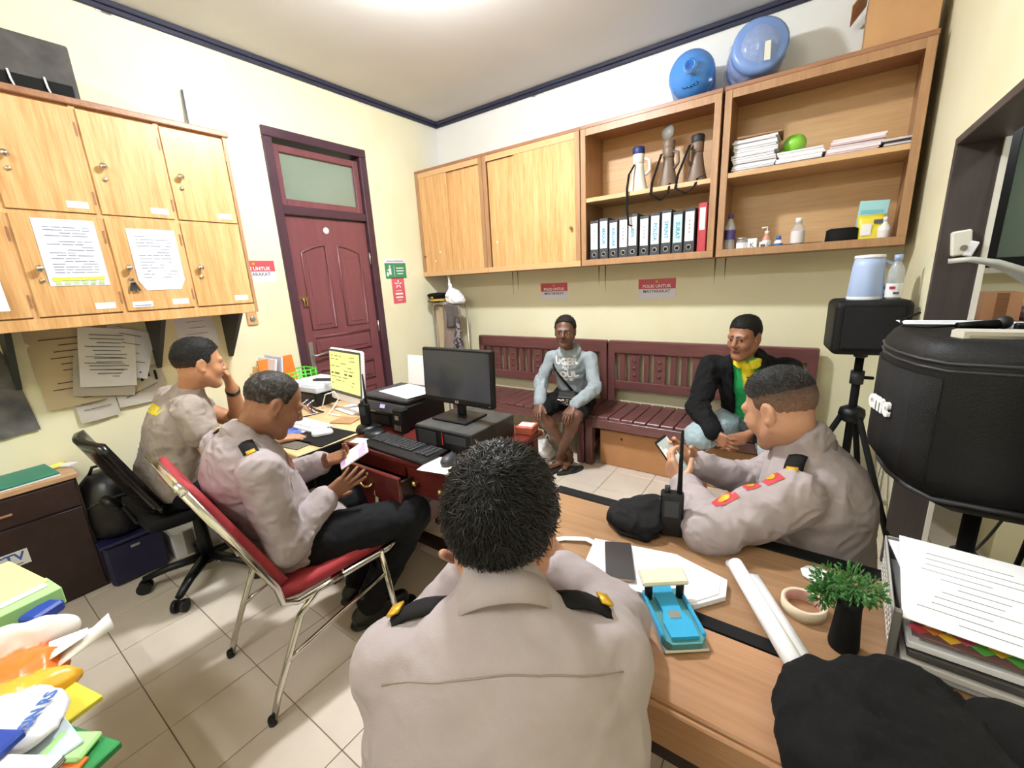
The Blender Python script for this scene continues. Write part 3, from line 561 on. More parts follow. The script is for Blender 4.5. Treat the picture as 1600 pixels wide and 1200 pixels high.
#END
# ------------------------------------------------------------------ implicit surfaces -> one smooth mesh
def vnoise(P,seed=0):
    """smooth value noise on points (n,3)"""
    def h(i): 
        n=(i[:,0]*374761393+i[:,1]*668265263+i[:,2]*2147483647+seed*1274126177)&0x7fffffff
        n=((n^(n>>13))*1274126177)&0x7fffffff; return ((n^(n>>16))&0xffff)/65535.0
    i=np.floor(P).astype(np.int64); f=P-i; f=f*f*(3-2*f); r=0
    for a in (0,1):
        for b in (0,1):
            for c in (0,1):
                wgt=(f[:,0] if a else 1-f[:,0])*(f[:,1] if b else 1-f[:,1])*(f[:,2] if c else 1-f[:,2])
                r=r+wgt*h(i+np.array([a,b,c]))
    return r*2-1
class SDF:
    def __init__(s,h=.005): s.h=h; s.p=[]; s.pal=[]
    def _col(s,c):
        if c is None: return 0
        if c not in s.pal: s.pal.append(c)
        return s.pal.index(c)
    def cone(s,a,b,ra,rb=None,k=.015,flat=None,col=None,op=1):
        s.p.append(('c',np.array(a,float),np.array(b,float),ra,ra if rb is None else rb,k,None if flat is None else (np.array(Vector(flat[0]).normalized()),flat[1]),s._col(col),op)); return s
    def ell(s,c,r,R=None,k=.015,col=None,op=1):
        r=(r,r,r) if not hasattr(r,'__len__') else r
        s.p.append(('e',np.array(c,float),np.array(r,float),np.eye(3) if R is None else np.array(R),k,s._col(col),op)); return s
    def chain(s,pts,rs,k=.015,flat=None,col=None):
        for i in range(len(pts)-1): s.cone(pts[i],pts[i+1],rs[i],rs[i+1],k,flat,col)
        return s
    def eval(s):
        h=s.h; lo=[];hi=[]
        for q in s.p:
            if q[-1]<0: continue
            if q[0]=='c': m=max(q[3],q[4]); lo.append(np.minimum(q[1],q[2])-m); hi.append(np.maximum(q[1],q[2])+m)
            else: m=q[2].max(); lo.append(q[1]-m); hi.append(q[1]+m)
        lo=np.min(lo,0)-3*h; hi=np.max(hi,0)+3*h; n=np.ceil((hi-lo)/h).astype(int)+1
        F=np.full(n,.08,np.float32); C=np.zeros(n,np.uint8); ax=[lo[i]+h*np.arange(n[i]) for i in range(3)]
        for q in s.p:
            if q[0]=='c': m=max(q[3],q[4]); k=q[5]; a=np.minimum(q[1],q[2])-m-k-2*h; b=np.maximum(q[1],q[2])+m+k+2*h
            else: m=q[2].max(); k=q[4]; a=q[1]-m-k-2*h; b=q[1]+m+k+2*h
            i0=np.clip(np.floor((a-lo)/h).astype(int),0,n-1); i1=np.clip(np.ceil((b-lo)/h).astype(int)+1,1,n)
            if np.any(i1<=i0): continue
            sl=tuple(slice(i0[j],i1[j]) for j in range(3))
            X,Y,Z=np.meshgrid(*[ax[j][sl[j]].astype(np.float32) for j in range(3)],indexing='ij')
            if q[0]=='c':
                ab=q[2]-q[1]; L=max(ab@ab,1e-9); x,y,z=X-q[1][0],Y-q[1][1],Z-q[1][2]
                t=np.clip((x*ab[0]+y*ab[1]+z*ab[2])/L,0,1); x-=t*ab[0];y-=t*ab[1];z-=t*ab[2]; d2=x*x+y*y+z*z
                if q[6] is not None: fv,ff=q[6]; g=x*fv[0]+y*fv[1]+z*fv[2]; d2=d2+g*g*(1/ff**2-1)
                d=np.sqrt(np.maximum(d2,0))-(q[3]+(q[4]-q[3])*t); ci=q[7]
            else:
                R=q[3]; x,y,z=X-q[1][0],Y-q[1][1],Z-q[1][2]; r=q[2]
                u=(x*R[0,0]+y*R[1,0]+z*R[2,0]); v=(x*R[0,1]+y*R[1,1]+z*R[2,1]); w_=(x*R[0,2]+y*R[1,2]+z*R[2,2])
                k0=np.sqrt((u/r[0])**2+(v/r[1])**2+(w_/r[2])**2); k1=np.sqrt((u/r[0]**2)**2+(v/r[1]**2)**2+(w_/r[2]**2)**2); d=k0*(k0-1)/np.maximum(k1,1e-6); ci=q[5]
            f=F[sl]
            if q[-1]>0:
                c=C[sl]; c[d<f]=ci
                if k>0: e=np.clip(.5+.5*(f-d)/k,0,1); F[sl]=f+(d-f)*e-k*e*(1-e)
                else: F[sl]=np.minimum(f,d)
            elif q[-1]==-1:
                if k>0: e=np.clip(.5-.5*(f+d)/k,0,1); F[sl]=f+(-d-f)*e+k*e*(1-e)
                else: F[sl]=np.maximum(f,-d)
            else: C[sl][d<0]=ci          # paint only
        return F,C,lo
    def mesh(s,name,mats,cut=None,noise=None,colfun=None):
        """cut(P)->signed distance to intersect with; noise: list of (amp, freq xyz)"""
        F,C,lo=s.eval(); h=s.h
        if cut is not None:
            n=F.shape; band=np.argwhere(np.abs(F)<.03)
            P=lo+band*h; F[tuple(band.T)]=np.maximum(F[tuple(band.T)],cut(P))
            inner=np.argwhere(F<=-.03)
            if len(inner): F[tuple(inner.T)]=np.maximum(F[tuple(inner.T)],cut(lo+inner*h))
        S=F<0; nx,ny,nz=F.shape
        cs=np.zeros((nx-1,ny-1,nz-1),np.uint8)
        for a in (0,1):
            for b in (0,1):
                for c in (0,1): cs+=S[a:nx-1+a,b:ny-1+b,c:nz-1+c]
        act=(cs>0)&(cs<8); idx=np.full(act.shape,-1,np.int32); cells=np.argwhere(act); idx[act]=np.arange(len(cells))
        acc=np.zeros((len(cells),3)); cnt=np.zeros(len(cells))
        cor=[(a,b,c) for a in (0,1) for b in (0,1) for c in (0,1)]
        fv={o:F[cells[:,0]+o[0],cells[:,1]+o[1],cells[:,2]+o[2]] for o in cor}
        for o in cor:
            for ax in range(3):
                if o[ax]==0:
                    o2=tuple(1 if j==ax else o[j] for j in range(3)); f0,f1=fv[o],fv[o2]; m=(f0<0)!=(f1<0)
                    t=np.where(m,f0/np.where(m,f0-f1,1),0)
                    for j in range(3): acc[:,j]+=np.where(m,(t if j==ax else o[j]),0)
                    cnt+=m
        V=lo+(cells+acc/np.maximum(cnt,1)[:,None])*h
        quads=[]
        for ax in range(3):
            o=[j for j in range(3) if j!=ax]
            A=S[:-1] if ax==0 else (S[:,:-1] if ax==1 else S[:,:,:-1]); B=S[1:] if ax==0 else (S[:,1:] if ax==1 else S[:,:,1:])
            e=np.argwhere(A!=B); e=e[(e[:,o[0]]>0)&(e[:,o[1]]>0)&(e[:,o[0]]<F.shape[o[0]]-1)&(e[:,o[1]]<F.shape[o[1]]-1)]
            if not len(e): continue
            g=[]
            for d0,d1 in ((-1,-1),(0,-1),(0,0),(-1,0)):
                q=e.copy(); q[:,o[0]]+=d0; q[:,o[1]]+=d1; g.append(idx[q[:,0],q[:,1],q[:,2]])
            g=np.stack(g,1); ins=S[e[:,0],e[:,1],e[:,2]]; flip=ins if ax!=1 else ~ins
            g[~flip]=g[~flip][:,::-1]; quads.append(g)
        Q=np.concatenate(quads); Q=Q[(Q>=0).all(1)]
        # smooth a little, then cloth folds / hair relief along the normals
        def nbr(X):
            a=np.zeros_like(X); c=np.zeros(len(X))
            for i,j in ((0,1),(1,2),(2,3),(3,0)):
                np.add.at(a,Q[:,i],X[Q[:,j]]); np.add.at(a,Q[:,j],X[Q[:,i]]); np.add.at(c,Q[:,i],1); np.add.at(c,Q[:,j],1)
            return a/np.maximum(c,1)[:,None]
        V=V*.5+nbr(V)*.5
        if noise:
            N=np.zeros_like(V); fn=np.cross(V[Q[:,2]]-V[Q[:,0]],V[Q[:,3]]-V[Q[:,1]])
            for i in range(4): np.add.at(N,Q[:,i],fn)
            N/=np.maximum(np.linalg.norm(N,axis=1),1e-9)[:,None]
            for q in noise:
                amp,fr=q[0],q[1]; fr=np.array(fr if hasattr(fr,'__len__') else (fr,)*3,float)
                nn=vnoise(V*fr+ (vnoise(V*fr*.5,5)[:,None]*1.2),int(fr[0]*7)%97)
                if len(q)>2: nn=1-2*np.abs(nn)
                V=V+N*(nn*amp)[:,None]
        me=bpy.data.meshes.new(name); me.vertices.add(len(V)); me.vertices.foreach_set('co',V.astype(np.float32).ravel())
        me.loops.add(len(Q)*4); me.loops.foreach_set('vertex_index',Q.astype(np.int32).ravel()); me.polygons.add(len(Q))
        me.polygons.foreach_set('loop_start',np.arange(0,len(Q)*4,4,dtype=np.int32)); me.polygons.foreach_set('loop_total',np.full(len(Q),4,np.int32))
        me.polygons.foreach_set('use_smooth',np.ones(len(Q),bool)); me.update(calc_edges=True)
        ci=C[cells[:,0],cells[:,1],cells[:,2]]
        pal=np.array([srgb(c) for c in s.pal]) if s.pal else np.ones((1,4))
        col=pal[np.minimum(ci,len(pal)-1)]
        if colfun is not None: col=colfun(V,col)
        col=col*.5+nbr(col)*.5
        at=me.color_attributes.new('Col','FLOAT_COLOR','POINT'); at.data.foreach_set('color',col.astype(np.float32).ravel())
        me.materials.append(mats); return me
def attrmat(name,rough=.5,var=.12,scale=60,bump=.2,bscale=180,sss=0,stretch=None,sheen=0):
    if name in MATS: return MATS[name]
    m=bpy.data.materials.new(name); m.use_nodes=True; nt=m.node_tree; b=nt.nodes['Principled BSDF']; b.inputs['Roughness'].default_value=rough
    a=nt.nodes.new('ShaderNodeAttribute'); a.attribute_name='Col'
    tc=nt.nodes.new('ShaderNodeTexCoord'); mp=nt.nodes.new('ShaderNodeMapping'); nt.links.new(tc.outputs['Object'],mp.inputs[0])
    if stretch: mp.inputs['Scale'].default_value=stretch
    n=nt.nodes.new('ShaderNodeTexNoise'); n.inputs['Scale'].default_value=scale; n.inputs['Detail'].default_value=4; nt.links.new(mp.outputs[0],n.inputs[0])
    mr=nt.nodes.new('ShaderNodeMapRange'); mr.inputs[1].default_value=.3; mr.inputs[2].default_value=.7; mr.inputs[3].default_value=1-var; mr.inputs[4].default_value=1+var*.5; nt.links.new(n.outputs[0],mr.inputs[0])
    mx=nt.nodes.new('ShaderNodeVectorMath'); mx.operation='SCALE'; nt.links.new(a.outputs['Color'],mx.inputs[0]); nt.links.new(mr.outputs[0],mx.inputs['Scale']); nt.links.new(mx.outputs[0],b.inputs['Base Color'])
    if bump:
        n2=nt.nodes.new('ShaderNodeTexNoise'); n2.inputs['Scale'].default_value=bscale; n2.inputs['Detail'].default_value=2; nt.links.new(mp.outputs[0],n2.inputs[0])
        bp=nt.nodes.new('ShaderNodeBump'); bp.inputs['Strength'].default_value=bump; bp.inputs['Distance'].default_value=.002; nt.links.new(n2.outputs[0],bp.inputs['Height']); nt.links.new(bp.outputs[0],b.inputs['Normal'])
    if sss: b.inputs['Subsurface Weight'].default_value=sss; b.inputs['Subsurface Radius'].default_value=(.012,.005,.003); b.inputs['Subsurface Scale'].default_value=1
    b.inputs['Specular IOR Level'].default_value=.25 if name in ('woven_cloth','hair') else .5
    if sheen: b.inputs['Sheen Weight'].default_value=sheen
    MATS[name]=m; return m
M_skin=attrmat('skin',.45,.08,40,.12,260)
M_cloth=attrmat('woven_cloth',.88,.05,25,.25,500)
M_hair=attrmat('hair',.62,.35,140,.5,220)
# ------------------------------------------------------------------ head, hand and hair recipes (head frame: x right, y forward, z up)
def frame(fwd,up=(0,0,1),roll=0):
    f=Vector(fwd).normalized(); r=f.cross(Vector(up)).normalized(); u=r.cross(f)
    M=Matrix((r,f,u)).transposed()
    return M@Matrix.Rotation(roll,3,'Y') if roll else M
def head_sdf(S,c,R,skin,lip,browc,scale=1.0,gaze=None,eyes=True,wide=1.0,beard=None):
    c=Vector(c); T=lambda x,y,z: c+R@Vector((x*scale*wide,y*scale,z*scale)); k=scale; Rn=np.array(R)
    e=lambda p,r,kk=.015,col=skin,op=1: S.ell(T(*p),tuple(v*k for v in r),Rn,kk*k,col,op)
    g=lambda a,b,ra,rb=None,kk=.012,col=skin,op=1: S.cone(T(*a),T(*b),ra*k,None if rb is None else rb*k,kk*k,None,col,op)
    e((0,-.012,.036),(.076,.096,.084)); e((0,.030,-.028),(.060,.060,.080),.03)
    for s in (-1,1):
        g((s*.054,-.004,-.048),(s*.020,.058,-.096),.021,.018,.03); e((s*.037,.062,-.026),(.024,.026,.028),.02)
    e((0,.064,-.100),(.026,.022,.020),.02)
    g((-.040,.080,.024),(.040,.080,.024),.012,None,.018)
    if eyes:
        for s in (-1,1):
            e((s*.031,.094,.004),(.019,.012,.010),.010,skin,-1)
            e((s*.031,.0765,.004),(.0135,.0135,.0125),.002,'d8d2cc')
            gx=.004 if gaze is None else gaze[0]; e((s*.031+gx,.0895,.003+(0 if gaze is None else gaze[1])),(.0058,.0022,.0058),.0,'1c1412')
            g((s*.016,.0885,.012),(s*.046,.083,.010),.0042,None,.004); g((s*.018,.0875,-.006),(s*.044,.083,-.004),.0038,None,.004)
            g((s*.013,.0945,.024),(s*.048,.083,.027),.0042,.003,.003,browc)
    g((0,.090,.016),(0,.110,-.022),.0085,.0125,.012); 
    for s in (-1,1): e((s*.0125,.099,-.028),(.0095,.0105,.0085),.008)
    g((-.020,.086,-.056),(0,.0945,-.0535),.0052,.0062,.006,lip); g((.020,.086,-.056),(0,.0945,-.0535),.0052,.0062,.006,lip)
    g((-.016,.086,-.063),(.016,.086,-.063),.0062,None,.008,lip)
    if beard: S.p.append(('e',np.array(T(0,.07,-.085)),np.array((.05,.045,.045))*k,Rn,0,S._col(beard),2))
    for s in (-1,1):
        e((s*.077,-.010,.0),(.0095,.020,.032),.008); e((s*.0845,-.006,.002),(.004,.011,.020),.004,skin,-1); e((s*.079,-.003,-.026),(.007,.010,.010),.006)
    return T
def hair_mesh(name,c,R,scale,style,color,skin,h=.004,wide=1.0):
    """cap of hair: style dict(front,side,nape,vol,top), fades to scalp colour at the sides"""
    c=Vector(c); S=SDF(h); T=lambda x,y,z: c+R@Vector((x*scale*wide,y*scale,z*scale)); Rn=np.array(R); v=style.get('vol',.008)
    S.ell(T(0,-.014,.040),tuple(q*scale for q in (.077+v,.098+v,.083+v)),Rn,.01,color)
    if style.get('top'): S.ell(T(0,-.012,.085),(.060*scale,.080*scale,(.035+style['top'])*scale),Rn,.03,color)
    if style.get('bun'): S.ell(T(0,-.10,.05),(.05,.04,.045),Rn,.02,color)
    ys=style.get('ys',(-.12,-.05,-.03,.000,.012,.030,.036,.060,.085,.12)); zs=style.get('zs',(-.06,-.062,-.02,.028,-.012,-.012,.045,.066,.075,.085))
    Ri=np.array(R).T
    def cut(P):
        q=(P-np.array(c))@Ri.T/scale; return (np.interp(q[:,1],ys,zs)-q[:,2]+.005*vnoise(P*110,11)+.003*vnoise(P*230,12))*.7*scale
    def colfun(V,col):
        q=(V-np.array(c))@Ri.T/scale
        a=np.clip((q[:,2]-style.get('fade0',-.2))/(style.get('fade1',-.1)-style.get('fade0',-.2)),0,1)[:,None]
        sk=np.array(srgb(style.get('fadecol',skin))); out=col*a+sk*(1-a)
        if style.get('grey'): gmask=(np.clip(vnoise(V*130,3),0,1)**1.5)[:,None]*style['grey']; out=out*(1-gmask)+np.array(srgb('8a8580'))*gmask
        return out
    return S.mesh(name,M_hair,cut,[(style.get('rough',.001),(90,90,90)),(.0006,(200,200,200))],colfun),cut
def strands(me,c,R,scale,n,length,lift,color,seed=0,comb=(0,.3,1),zmin=-.02,wid=.0011):
    """many short tapered hair locks rooted on the hair cap; returns MB"""
    r=random.Random(seed); c=Vector(c); Ri=R.transposed(); vs=me.vertices; mb=MB(); cnt=0; tries=0
    while cnt<n and tries<n*6:
        tries+=1; v=vs[r.randrange(len(vs))]; q=Ri@(v.co-c)/scale
        if q.z<zmin: continue
        nrm=v.normal.copy()
        if nrm.length<.5: continue
        d=R@Vector((comb[0]+r.uniform(-.45,.45),comb[1]+r.uniform(-.4,.4),comb[2]+r.uniform(-.3,.3))); d=(d-nrm*d.dot(nrm)); 
        if d.length<1e-3: continue
        d=(d.normalized()+nrm*lift*r.uniform(.3,1.2)).normalized(); L=length*r.uniform(.6,1.25); w_=wid*r.uniform(.7,1.6); s=d.cross(nrm).normalized()*w_
        p=v.co-nrm*.001; m=p+d*L*.55+nrm*L*.04; t=p+d*L-nrm*L*.10; u=nrm*w_*.8
        mb.add([p-s,p+s,p+u,m-s*.8,m+s*.8,m+u*.8,t],[(0,3,5,2),(2,5,4,1),(1,4,3,0),(3,6,5),(5,6,4),(4,6,3)],True); cnt+=1
    return mb
def hand_sdf(S,w,d,n,side,skin,curl=(.5,.5,.5,.5),thumb=(.6,.2,.5),spread=.06,scale=1.0,nail=None):
    """wrist w, finger direction d, palm normal n (points out of the palm), side=+1 thumb on d x n side"""
    w=Vector(w); d=Vector(d).normalized(); n=(Vector(n)-d*Vector(n).dot(d)).normalized(); s=d.cross(n)*side; k=scale
    lat=(.030,.010,-.010,-.028); kn=(.088,.092,.087,.078); ln=(.070,.079,.073,.057); rr=(.0092,.0096,.0090,.0080)
    S.cone(w-d*.01,w+d*.03*k,.024*k,.026*k,.015,(n,.68),skin)
    for i in range(4):
        K=w+d*kn[i]*k+s*lat[i]*k; S.cone(w+d*.02*k+s*lat[i]*.55*k,K,.0150*k,.0118*k,.012,None,skin)
        dd=(d+s*(lat[i]/.03)*spread).normalized(); p=K; a=0
        for j,(fl,sg) in enumerate(((.45,.55),(.30,.8),(.25,.55))):
            a+=curl[i]*sg; v=dd*math.cos(a)+n*math.sin(a); q=p+v*ln[i]*fl*k; r0=rr[i]*k*(1-.1*j); S.cone(p,q,r0,r0*.9,.0035,None,skin)
            if j==2 and nail: S.ell(q-v*.004+(-n*math.cos(a)+dd*math.sin(a))*r0*.75,(.0045,.0045,.003),None,0,nail,2)
            p=q
    b=w+d*.022*k+s*.026*k; t1=(d*thumb[0]+s*thumb[1]+n*thumb[2]).normalized(); m=b+t1*.045*k; t2=(t1+d*.45).normalized(); m2=m+t2*.032*k
    S.cone(w+d*.012*k+s*.012*k,b,.017*k,.0155*k,.012,None,skin); S.cone(b,m,.0145*k,.011*k,.008,None,skin); S.cone(m,m2,.0108*k,.009*k,.004,None,skin)
    return w+d*.09*k
# ------------------------------------------------------------------ building the six people
from mathutils.bvhtree import BVHTree
def shift(me,base):
    co=np.empty(len(me.vertices)*3,np.float32); me.vertices.foreach_get('co',co); co=co.reshape(-1,3)-np.array(base,np.float32); me.vertices.foreach_set('co',co.ravel()); me.update(); return me
class Person:
    def __init__(s,key,label,skin,lip='8a4f48',h=.004,hs=1.0):
        s.J={k:Vector(v) for k,v in PEOPLE[key].items()}; J=s.J; s.skin=skin; s.key=key; s.label=label; s.h=h; s.hs=hs
        s.base=Vector((J['pelvis'].x,J['pelvis'].y,0)); s.B=SDF(h); s.R=frame(J['face']); s.lip=lip; s.kids=[]
        s.right=(J['SR']-J['SL']).normalized(); s.axis=(J['neck']-J['pelvis']).normalized(); s.fwd=s.axis.cross(s.right).normalized()
    def head(s,brow='1a1412',**k): s.T=head_sdf(s.B,s.J['head'],s.R,s.skin,s.lip,brow,s.hs,**k); J=s.J
    def neck(s,r=.056):
        J=s.J; a=J['head']+s.R@Vector((0,-.025,-.045)); s.B.cone(a,J['neck'],r,r*.78,.03,None,s.skin)
        s.B.cone(J['neck'],J['chest']-s.axis*.02,.046,.07,.02,(s.fwd,.65),s.skin); s.B.cone(J['chest'],J['pelvis'],.085,.09,.03,(s.fwd,.7),s.skin)
    def arm(s,side,bare=0,r=(.044,.036,.026)):
        J=s.J; a,b,c=J['S'+side],J['E'+side],J['W'+side]; f=1 if bare else .8
        s.B.cone(J['neck'].lerp(J['chest'],.3),a,.04,.044*f,.02,None,s.skin); s.B.cone(a,b,r[0]*f,r[1]*f,.02,None,s.skin)
        m=b.lerp(c,.3); s.B.cone(b,m,r[1]*f,r[1]*f*1.04,.015,None,s.skin); s.B.cone(m,c,r[1]*f*1.02,r[2],.015,None,s.skin)
    def leg(s,side,bare=False,r=(.07,.05,.046,.032)):
        J=s.J; a,b,c=J['H'+side],J['K'+side],J['A'+side]; f=1 if bare else .75; m=b.lerp(c,.3)
        s.B.cone(J['pelvis'],a,.08,.07*f,.02,None,s.skin); s.B.cone(a,b,r[0]*f,r[1]*f,.02,None,s.skin); s.B.cone(b,m,r[1]*f*.95,r[2]*f,.02,None,s.skin); s.B.cone(m,c,r[2]*f,r[3]*f,.02,None,s.skin)
    def foot(s,side,d,bare=True):
        c=s.J['A'+side]; d=Vector(d).normalized(); s.B.cone(c,c+Vector((0,0,-.05)),.032,.032,.015,None,s.skin); q=c+Vector((0,0,-.066)); s.B.cone(q-d*.04,q+d*.13,.03,.024,.02,(Vector((0,0,1)),.75),s.skin)
    def finish(s,noise=None):
        me=s.B.mesh('person',M_skin,None,noise); shift(me,s.base); s.root=link('person',me,None,s.base); tag(s.root,s.label,'person'); return s.root
    def wear(s,name,S,col=None,m=None,cut=None,noise=None,label=None,under=None,colfun=None):
        me=S.mesh(name,m or M_cloth,cut,noise,colfun); s.last=me.copy(); shift(me,s.base); o=link(name,me,under or s.root)
        if label: o['label']=label
        return o
    def mb(s,mb,name,m,under=None,label=None):
        mb.v=[tuple(Vector(v)-s.base) for v in mb.v]; o=mb.build(name,m,under or s.root)
        if label: o['label']=label
        return o
    def torso(s,S,col,r=(.15,.165,.098),low=0,flat=.72,k=.03,shoulder=.058,nb=.058):
        J=s.J; p=J['pelvis']-s.axis*low
        S.cone(p,J['chest'],r[0],r[1],k,(s.fwd,flat),col); S.cone(J['chest'],J['neck']-s.axis*.03,r[1],r[2],k,(s.fwd,flat),col)
        for q in 'RL': S.cone(J['neck']-s.axis*.055,J['S'+q],nb,shoulder,k,None,col)
    def sleeve(s,S,side,col,r=(.064,.056,.043),end=.93,k=.02,short=None):
        J=s.J; a,b,c=J['S'+side],J['E'+side],J['W'+side]
        if short: S.cone(a,a.lerp(b,short),r[0],r[1],k,None,col); return
        S.cone(a,b,r[0],r[1],k,None,col); e=b.lerp(c,end); S.cone(b,b.lerp(c,.5),r[1],(r[1]+r[2])/2,k,None,col); S.cone(b.lerp(c,.5),e,(r[1]+r[2])/2,r[2],.01,None,col)
        d=(c-b).normalized(); S.cone(e-d*.045,e,r[2]+.003,r[2]+.003,.004,None,col)
        # elbow folds
        for t,w_ in ((.12,.010),(.24,.008),(-.12,.009)):
            p=b.lerp(c,t) if t>0 else b.lerp(a,-t); ax=(c-b if t>0 else b-a).normalized(); u=ax.orthogonal().normalized(); v=ax.cross(u)
            for q in range(6):
                g0,g1=q*1.05,(q+1)*1.05; rr=r[1]*.93; S.cone(p+(u*math.cos(g0)+v*math.sin(g0))*rr+ax*.008*math.sin(q*2),p+(u*math.cos(g1)+v*math.sin(g1))*rr+ax*.008*math.sin(q*2+2),w_,w_,.012,None,col)
    def collar(s,S,col,r=.066,th=.011,rise=.035,tilt=.3,stand=1):
        J=s.J; ax=((J['head']+s.R@Vector((0,-.025,-.05)))-J['neck']).normalized(); u=s.right; f=u.cross(ax)*-1; n=30; c=J['neck']+ax*.012
        P=lambda i,q,rr: c+(u*math.cos(2*PI*i/n)+f*math.sin(2*PI*i/n))*(rr)+ax*(q-.02*math.sin(2*PI*i/n)*tilt*3)
        for i in range(n):
            if abs(((i+.5)/n)-.25)<.06: continue      # open at the throat
            for j in range(3): S.cone(P(i,rise*(j/2)-.01,r-.004*j),P(i+1,rise*(j/2)-.01,r-.004*j),th*.8,None,.006,None,col)
            S.cone(P(i,rise*.9,r),P(i,-.004,r+.016),.0085,None,.008,None,col)
    def seatcut(s,z,r=.30):
        c=s.J['pelvis']
        return lambda P: np.where((np.hypot(P[:,0]-c.x,P[:,1]-c.y)<r)&(P[:,2]>z-.15),z-P[:,2],-.05)
    def fall_collar(s,under,m,r0=.060,r1=.080,h=.048):
        J=s.J; ax=((J['head']+s.R@Vector((0,-.025,-.05)))-J['neck']).normalized(); u=(s.right-ax*s.right.dot(ax)).normalized(); f=ax.cross(u); c=J['neck']+ax*.004; G=[]
        for q,(rr,hh) in enumerate(((r0-.006,h-.02),(r0,h),(r0+.008,h-.004),((r0+r1)/2+.004,h*.5),(r1,.0))):
            G.append([c+(u*math.sin(t)-f*math.cos(t))*rr+ax*(hh-.030*(1-math.cos(t))*.5) for t in np.linspace(-2.45,2.45,33)])
        return s.mb(MB().grid(G,.004),'shirt_collar',m,under)
    def trousers(s,col,r=(.14,.095,.072,.058),h=.007,end=1.0,noise=None,name='trousers',flat=.8,label=None,seat=None):
        J=s.J; S=SDF(h); S.cone(J['pelvis']+s.axis*.06,J['pelvis']-Vector((0,0,.02)),r[0],r[0],.03,(s.fwd,flat),col)
        for q in 'RL':
            S.cone(J['H'+q],J['K'+q],r[1],r[2],.03,None,col); e=J['K'+q].lerp(J['A'+q],end)
            if end>0.05: S.cone(J['K'+q],e,r[2],r[3],.02,None,col)
        return s.wear(name,S,cut=s.seatcut(seat) if seat else None,noise=noise or [(.006,(18,18,18)),(.003,(45,45,45))],label=label)
    def shoe(s,side,d,col='0d0d0f',boot=.0):
        c=s.J['A'+side]; d=Vector(d).normalized(); S=SDF(.005); q=Vector((c.x,c.y,.045)); S.cone(c+Vector((0,0,.04)),q,.048,.046,.02,None,col); S.cone(q-d*.05,q+d*.14,.042,.038,.03,None,col); S.cone(q-d*.06+Vector((0,0,-.035)),q+d*.17+Vector((0,0,-.035)),.044,.044,.01,(Vector((0,0,1)),.25),'050506')
        return s.wear('shoe',S,m=MATS.get('shoe_leather') or attrmat('shoe_leather',.35,.1,40,.1,100))
    def hair(s,style,color,n=1500,L=.012,lift=.25,comb=(0,.3,1),zmin=-.03,h=.004,wid=.0011,wide=1.0):
        me,cut=hair_mesh('hair',s.J['head'],s.R,s.hs,style,color,s.skin,h,wide); m2=me.copy(); 
        mb=strands(m2,s.J['head'],s.R,s.hs,n,L,lift,color,1,comb,zmin,wid)
        shift(me,s.base); o=link('hair',me,s.root)
        if n:
            st=s.mb(mb,'hair_locks',mat('hair_'+color,color,.38,var=.4,scale=120),o); st['kind']='stuff'
        return o
def hem(p,off=0,tilt=0):
    o=np.array(p.J['pelvis']+p.axis*off); n=-np.array((p.axis+p.fwd*tilt).normalized())
    return lambda P: (P-o)@n
def decal(mb_or_mesh,bvh,d,off=.002):
    """drop the vertices of a flat thing on to a surface along direction d"""
    d=Vector(d).normalized(); out=[]
    for v in mb_or_mesh:
        h=bvh.ray_cast(Vector(v)-d*.3,d); out.append((h[0]-d*off) if h[0] else Vector(v))
    return out
def bvh_of(me): 
    vs=[v.co.copy() for v in me.vertices]; return BVHTree.FromPolygons(vs,[tuple(p.vertices) for p in me.polygons])
def text_on(per,body,size,m,center,rightv,upv,bvh,d,name='lettering',sub=None,ext=0,bold=.0,under=None):
    t=text(body,size,m,None,(0,0,0),name=name,ext=0,bold=bold); me=t.data
    bm=bmesh.new(); bm.from_mesh(me); bmesh.ops.triangulate(bm,faces=bm.faces); bmesh.ops.subdivide_edges(bm,edges=[e for e in bm.edges if e.calc_length()>.01],cuts=1); bm.to_mesh(me); bm.free()
    c=Vector(center); r=Vector(rightv).normalized(); u=Vector(upv).normalized()
    pts=decal([c+r*v.co.x+u*v.co.y for v in me.vertices],bvh,d)
    for v,p in zip(me.vertices,pts): v.co=p-per.base
    me.update(); t.parent=under or per.root; return t
def patch(per,name,m,center,rightv,upv,w_,h_,bvh,d,off=.002,n=6,under=None,shape=None):
    c=Vector(center); r=Vector(rightv).normalized(); u=Vector(upv).normalized(); G=[]
    for i in range(n):
        row=[]
        for j in range(n):
            a,b=-1+2*j/(n-1),-1+2*i/(n-1)
            if shape=='round': q=max(abs(a),abs(b)); l=math.hypot(a,b) or 1; a,b=a/l*q,b/l*q
            if shape=='shield': a=a*(1 if b>-.2 else max(.05,1-((-.2-b)/.8)**2))
            row.append(c+r*a*w_/2+u*b*h_/2)
        G.append(row)
    flat=[p for rr in G for p in rr]; q=decal(flat,bvh,d,off); G=[q[i*n:(i+1)*n] for i in range(n)]
    return per.mb(MB().grid(G),name,m,under)
SHIRT='a59a9b'; M_shirtc=mat('uniform_cloth',SHIRT,.88,var=.05,scale=25,bump=.2,bscale=500); FOLD=[(.008,(13,13,9),1),(.004,(30,30,30)),(.0018,(70,70,70))]
FOLDR=[(.007,(11,11,7),1),(.003,(26,26,26),1),(.0012,(60,60,60))]
M_gold=mat('gold_thread','d9a92c',.4,metal=.3); M_red=mat('red_cloth','b5343c',.7); M_watch=mat('watch_black','121214',.35)
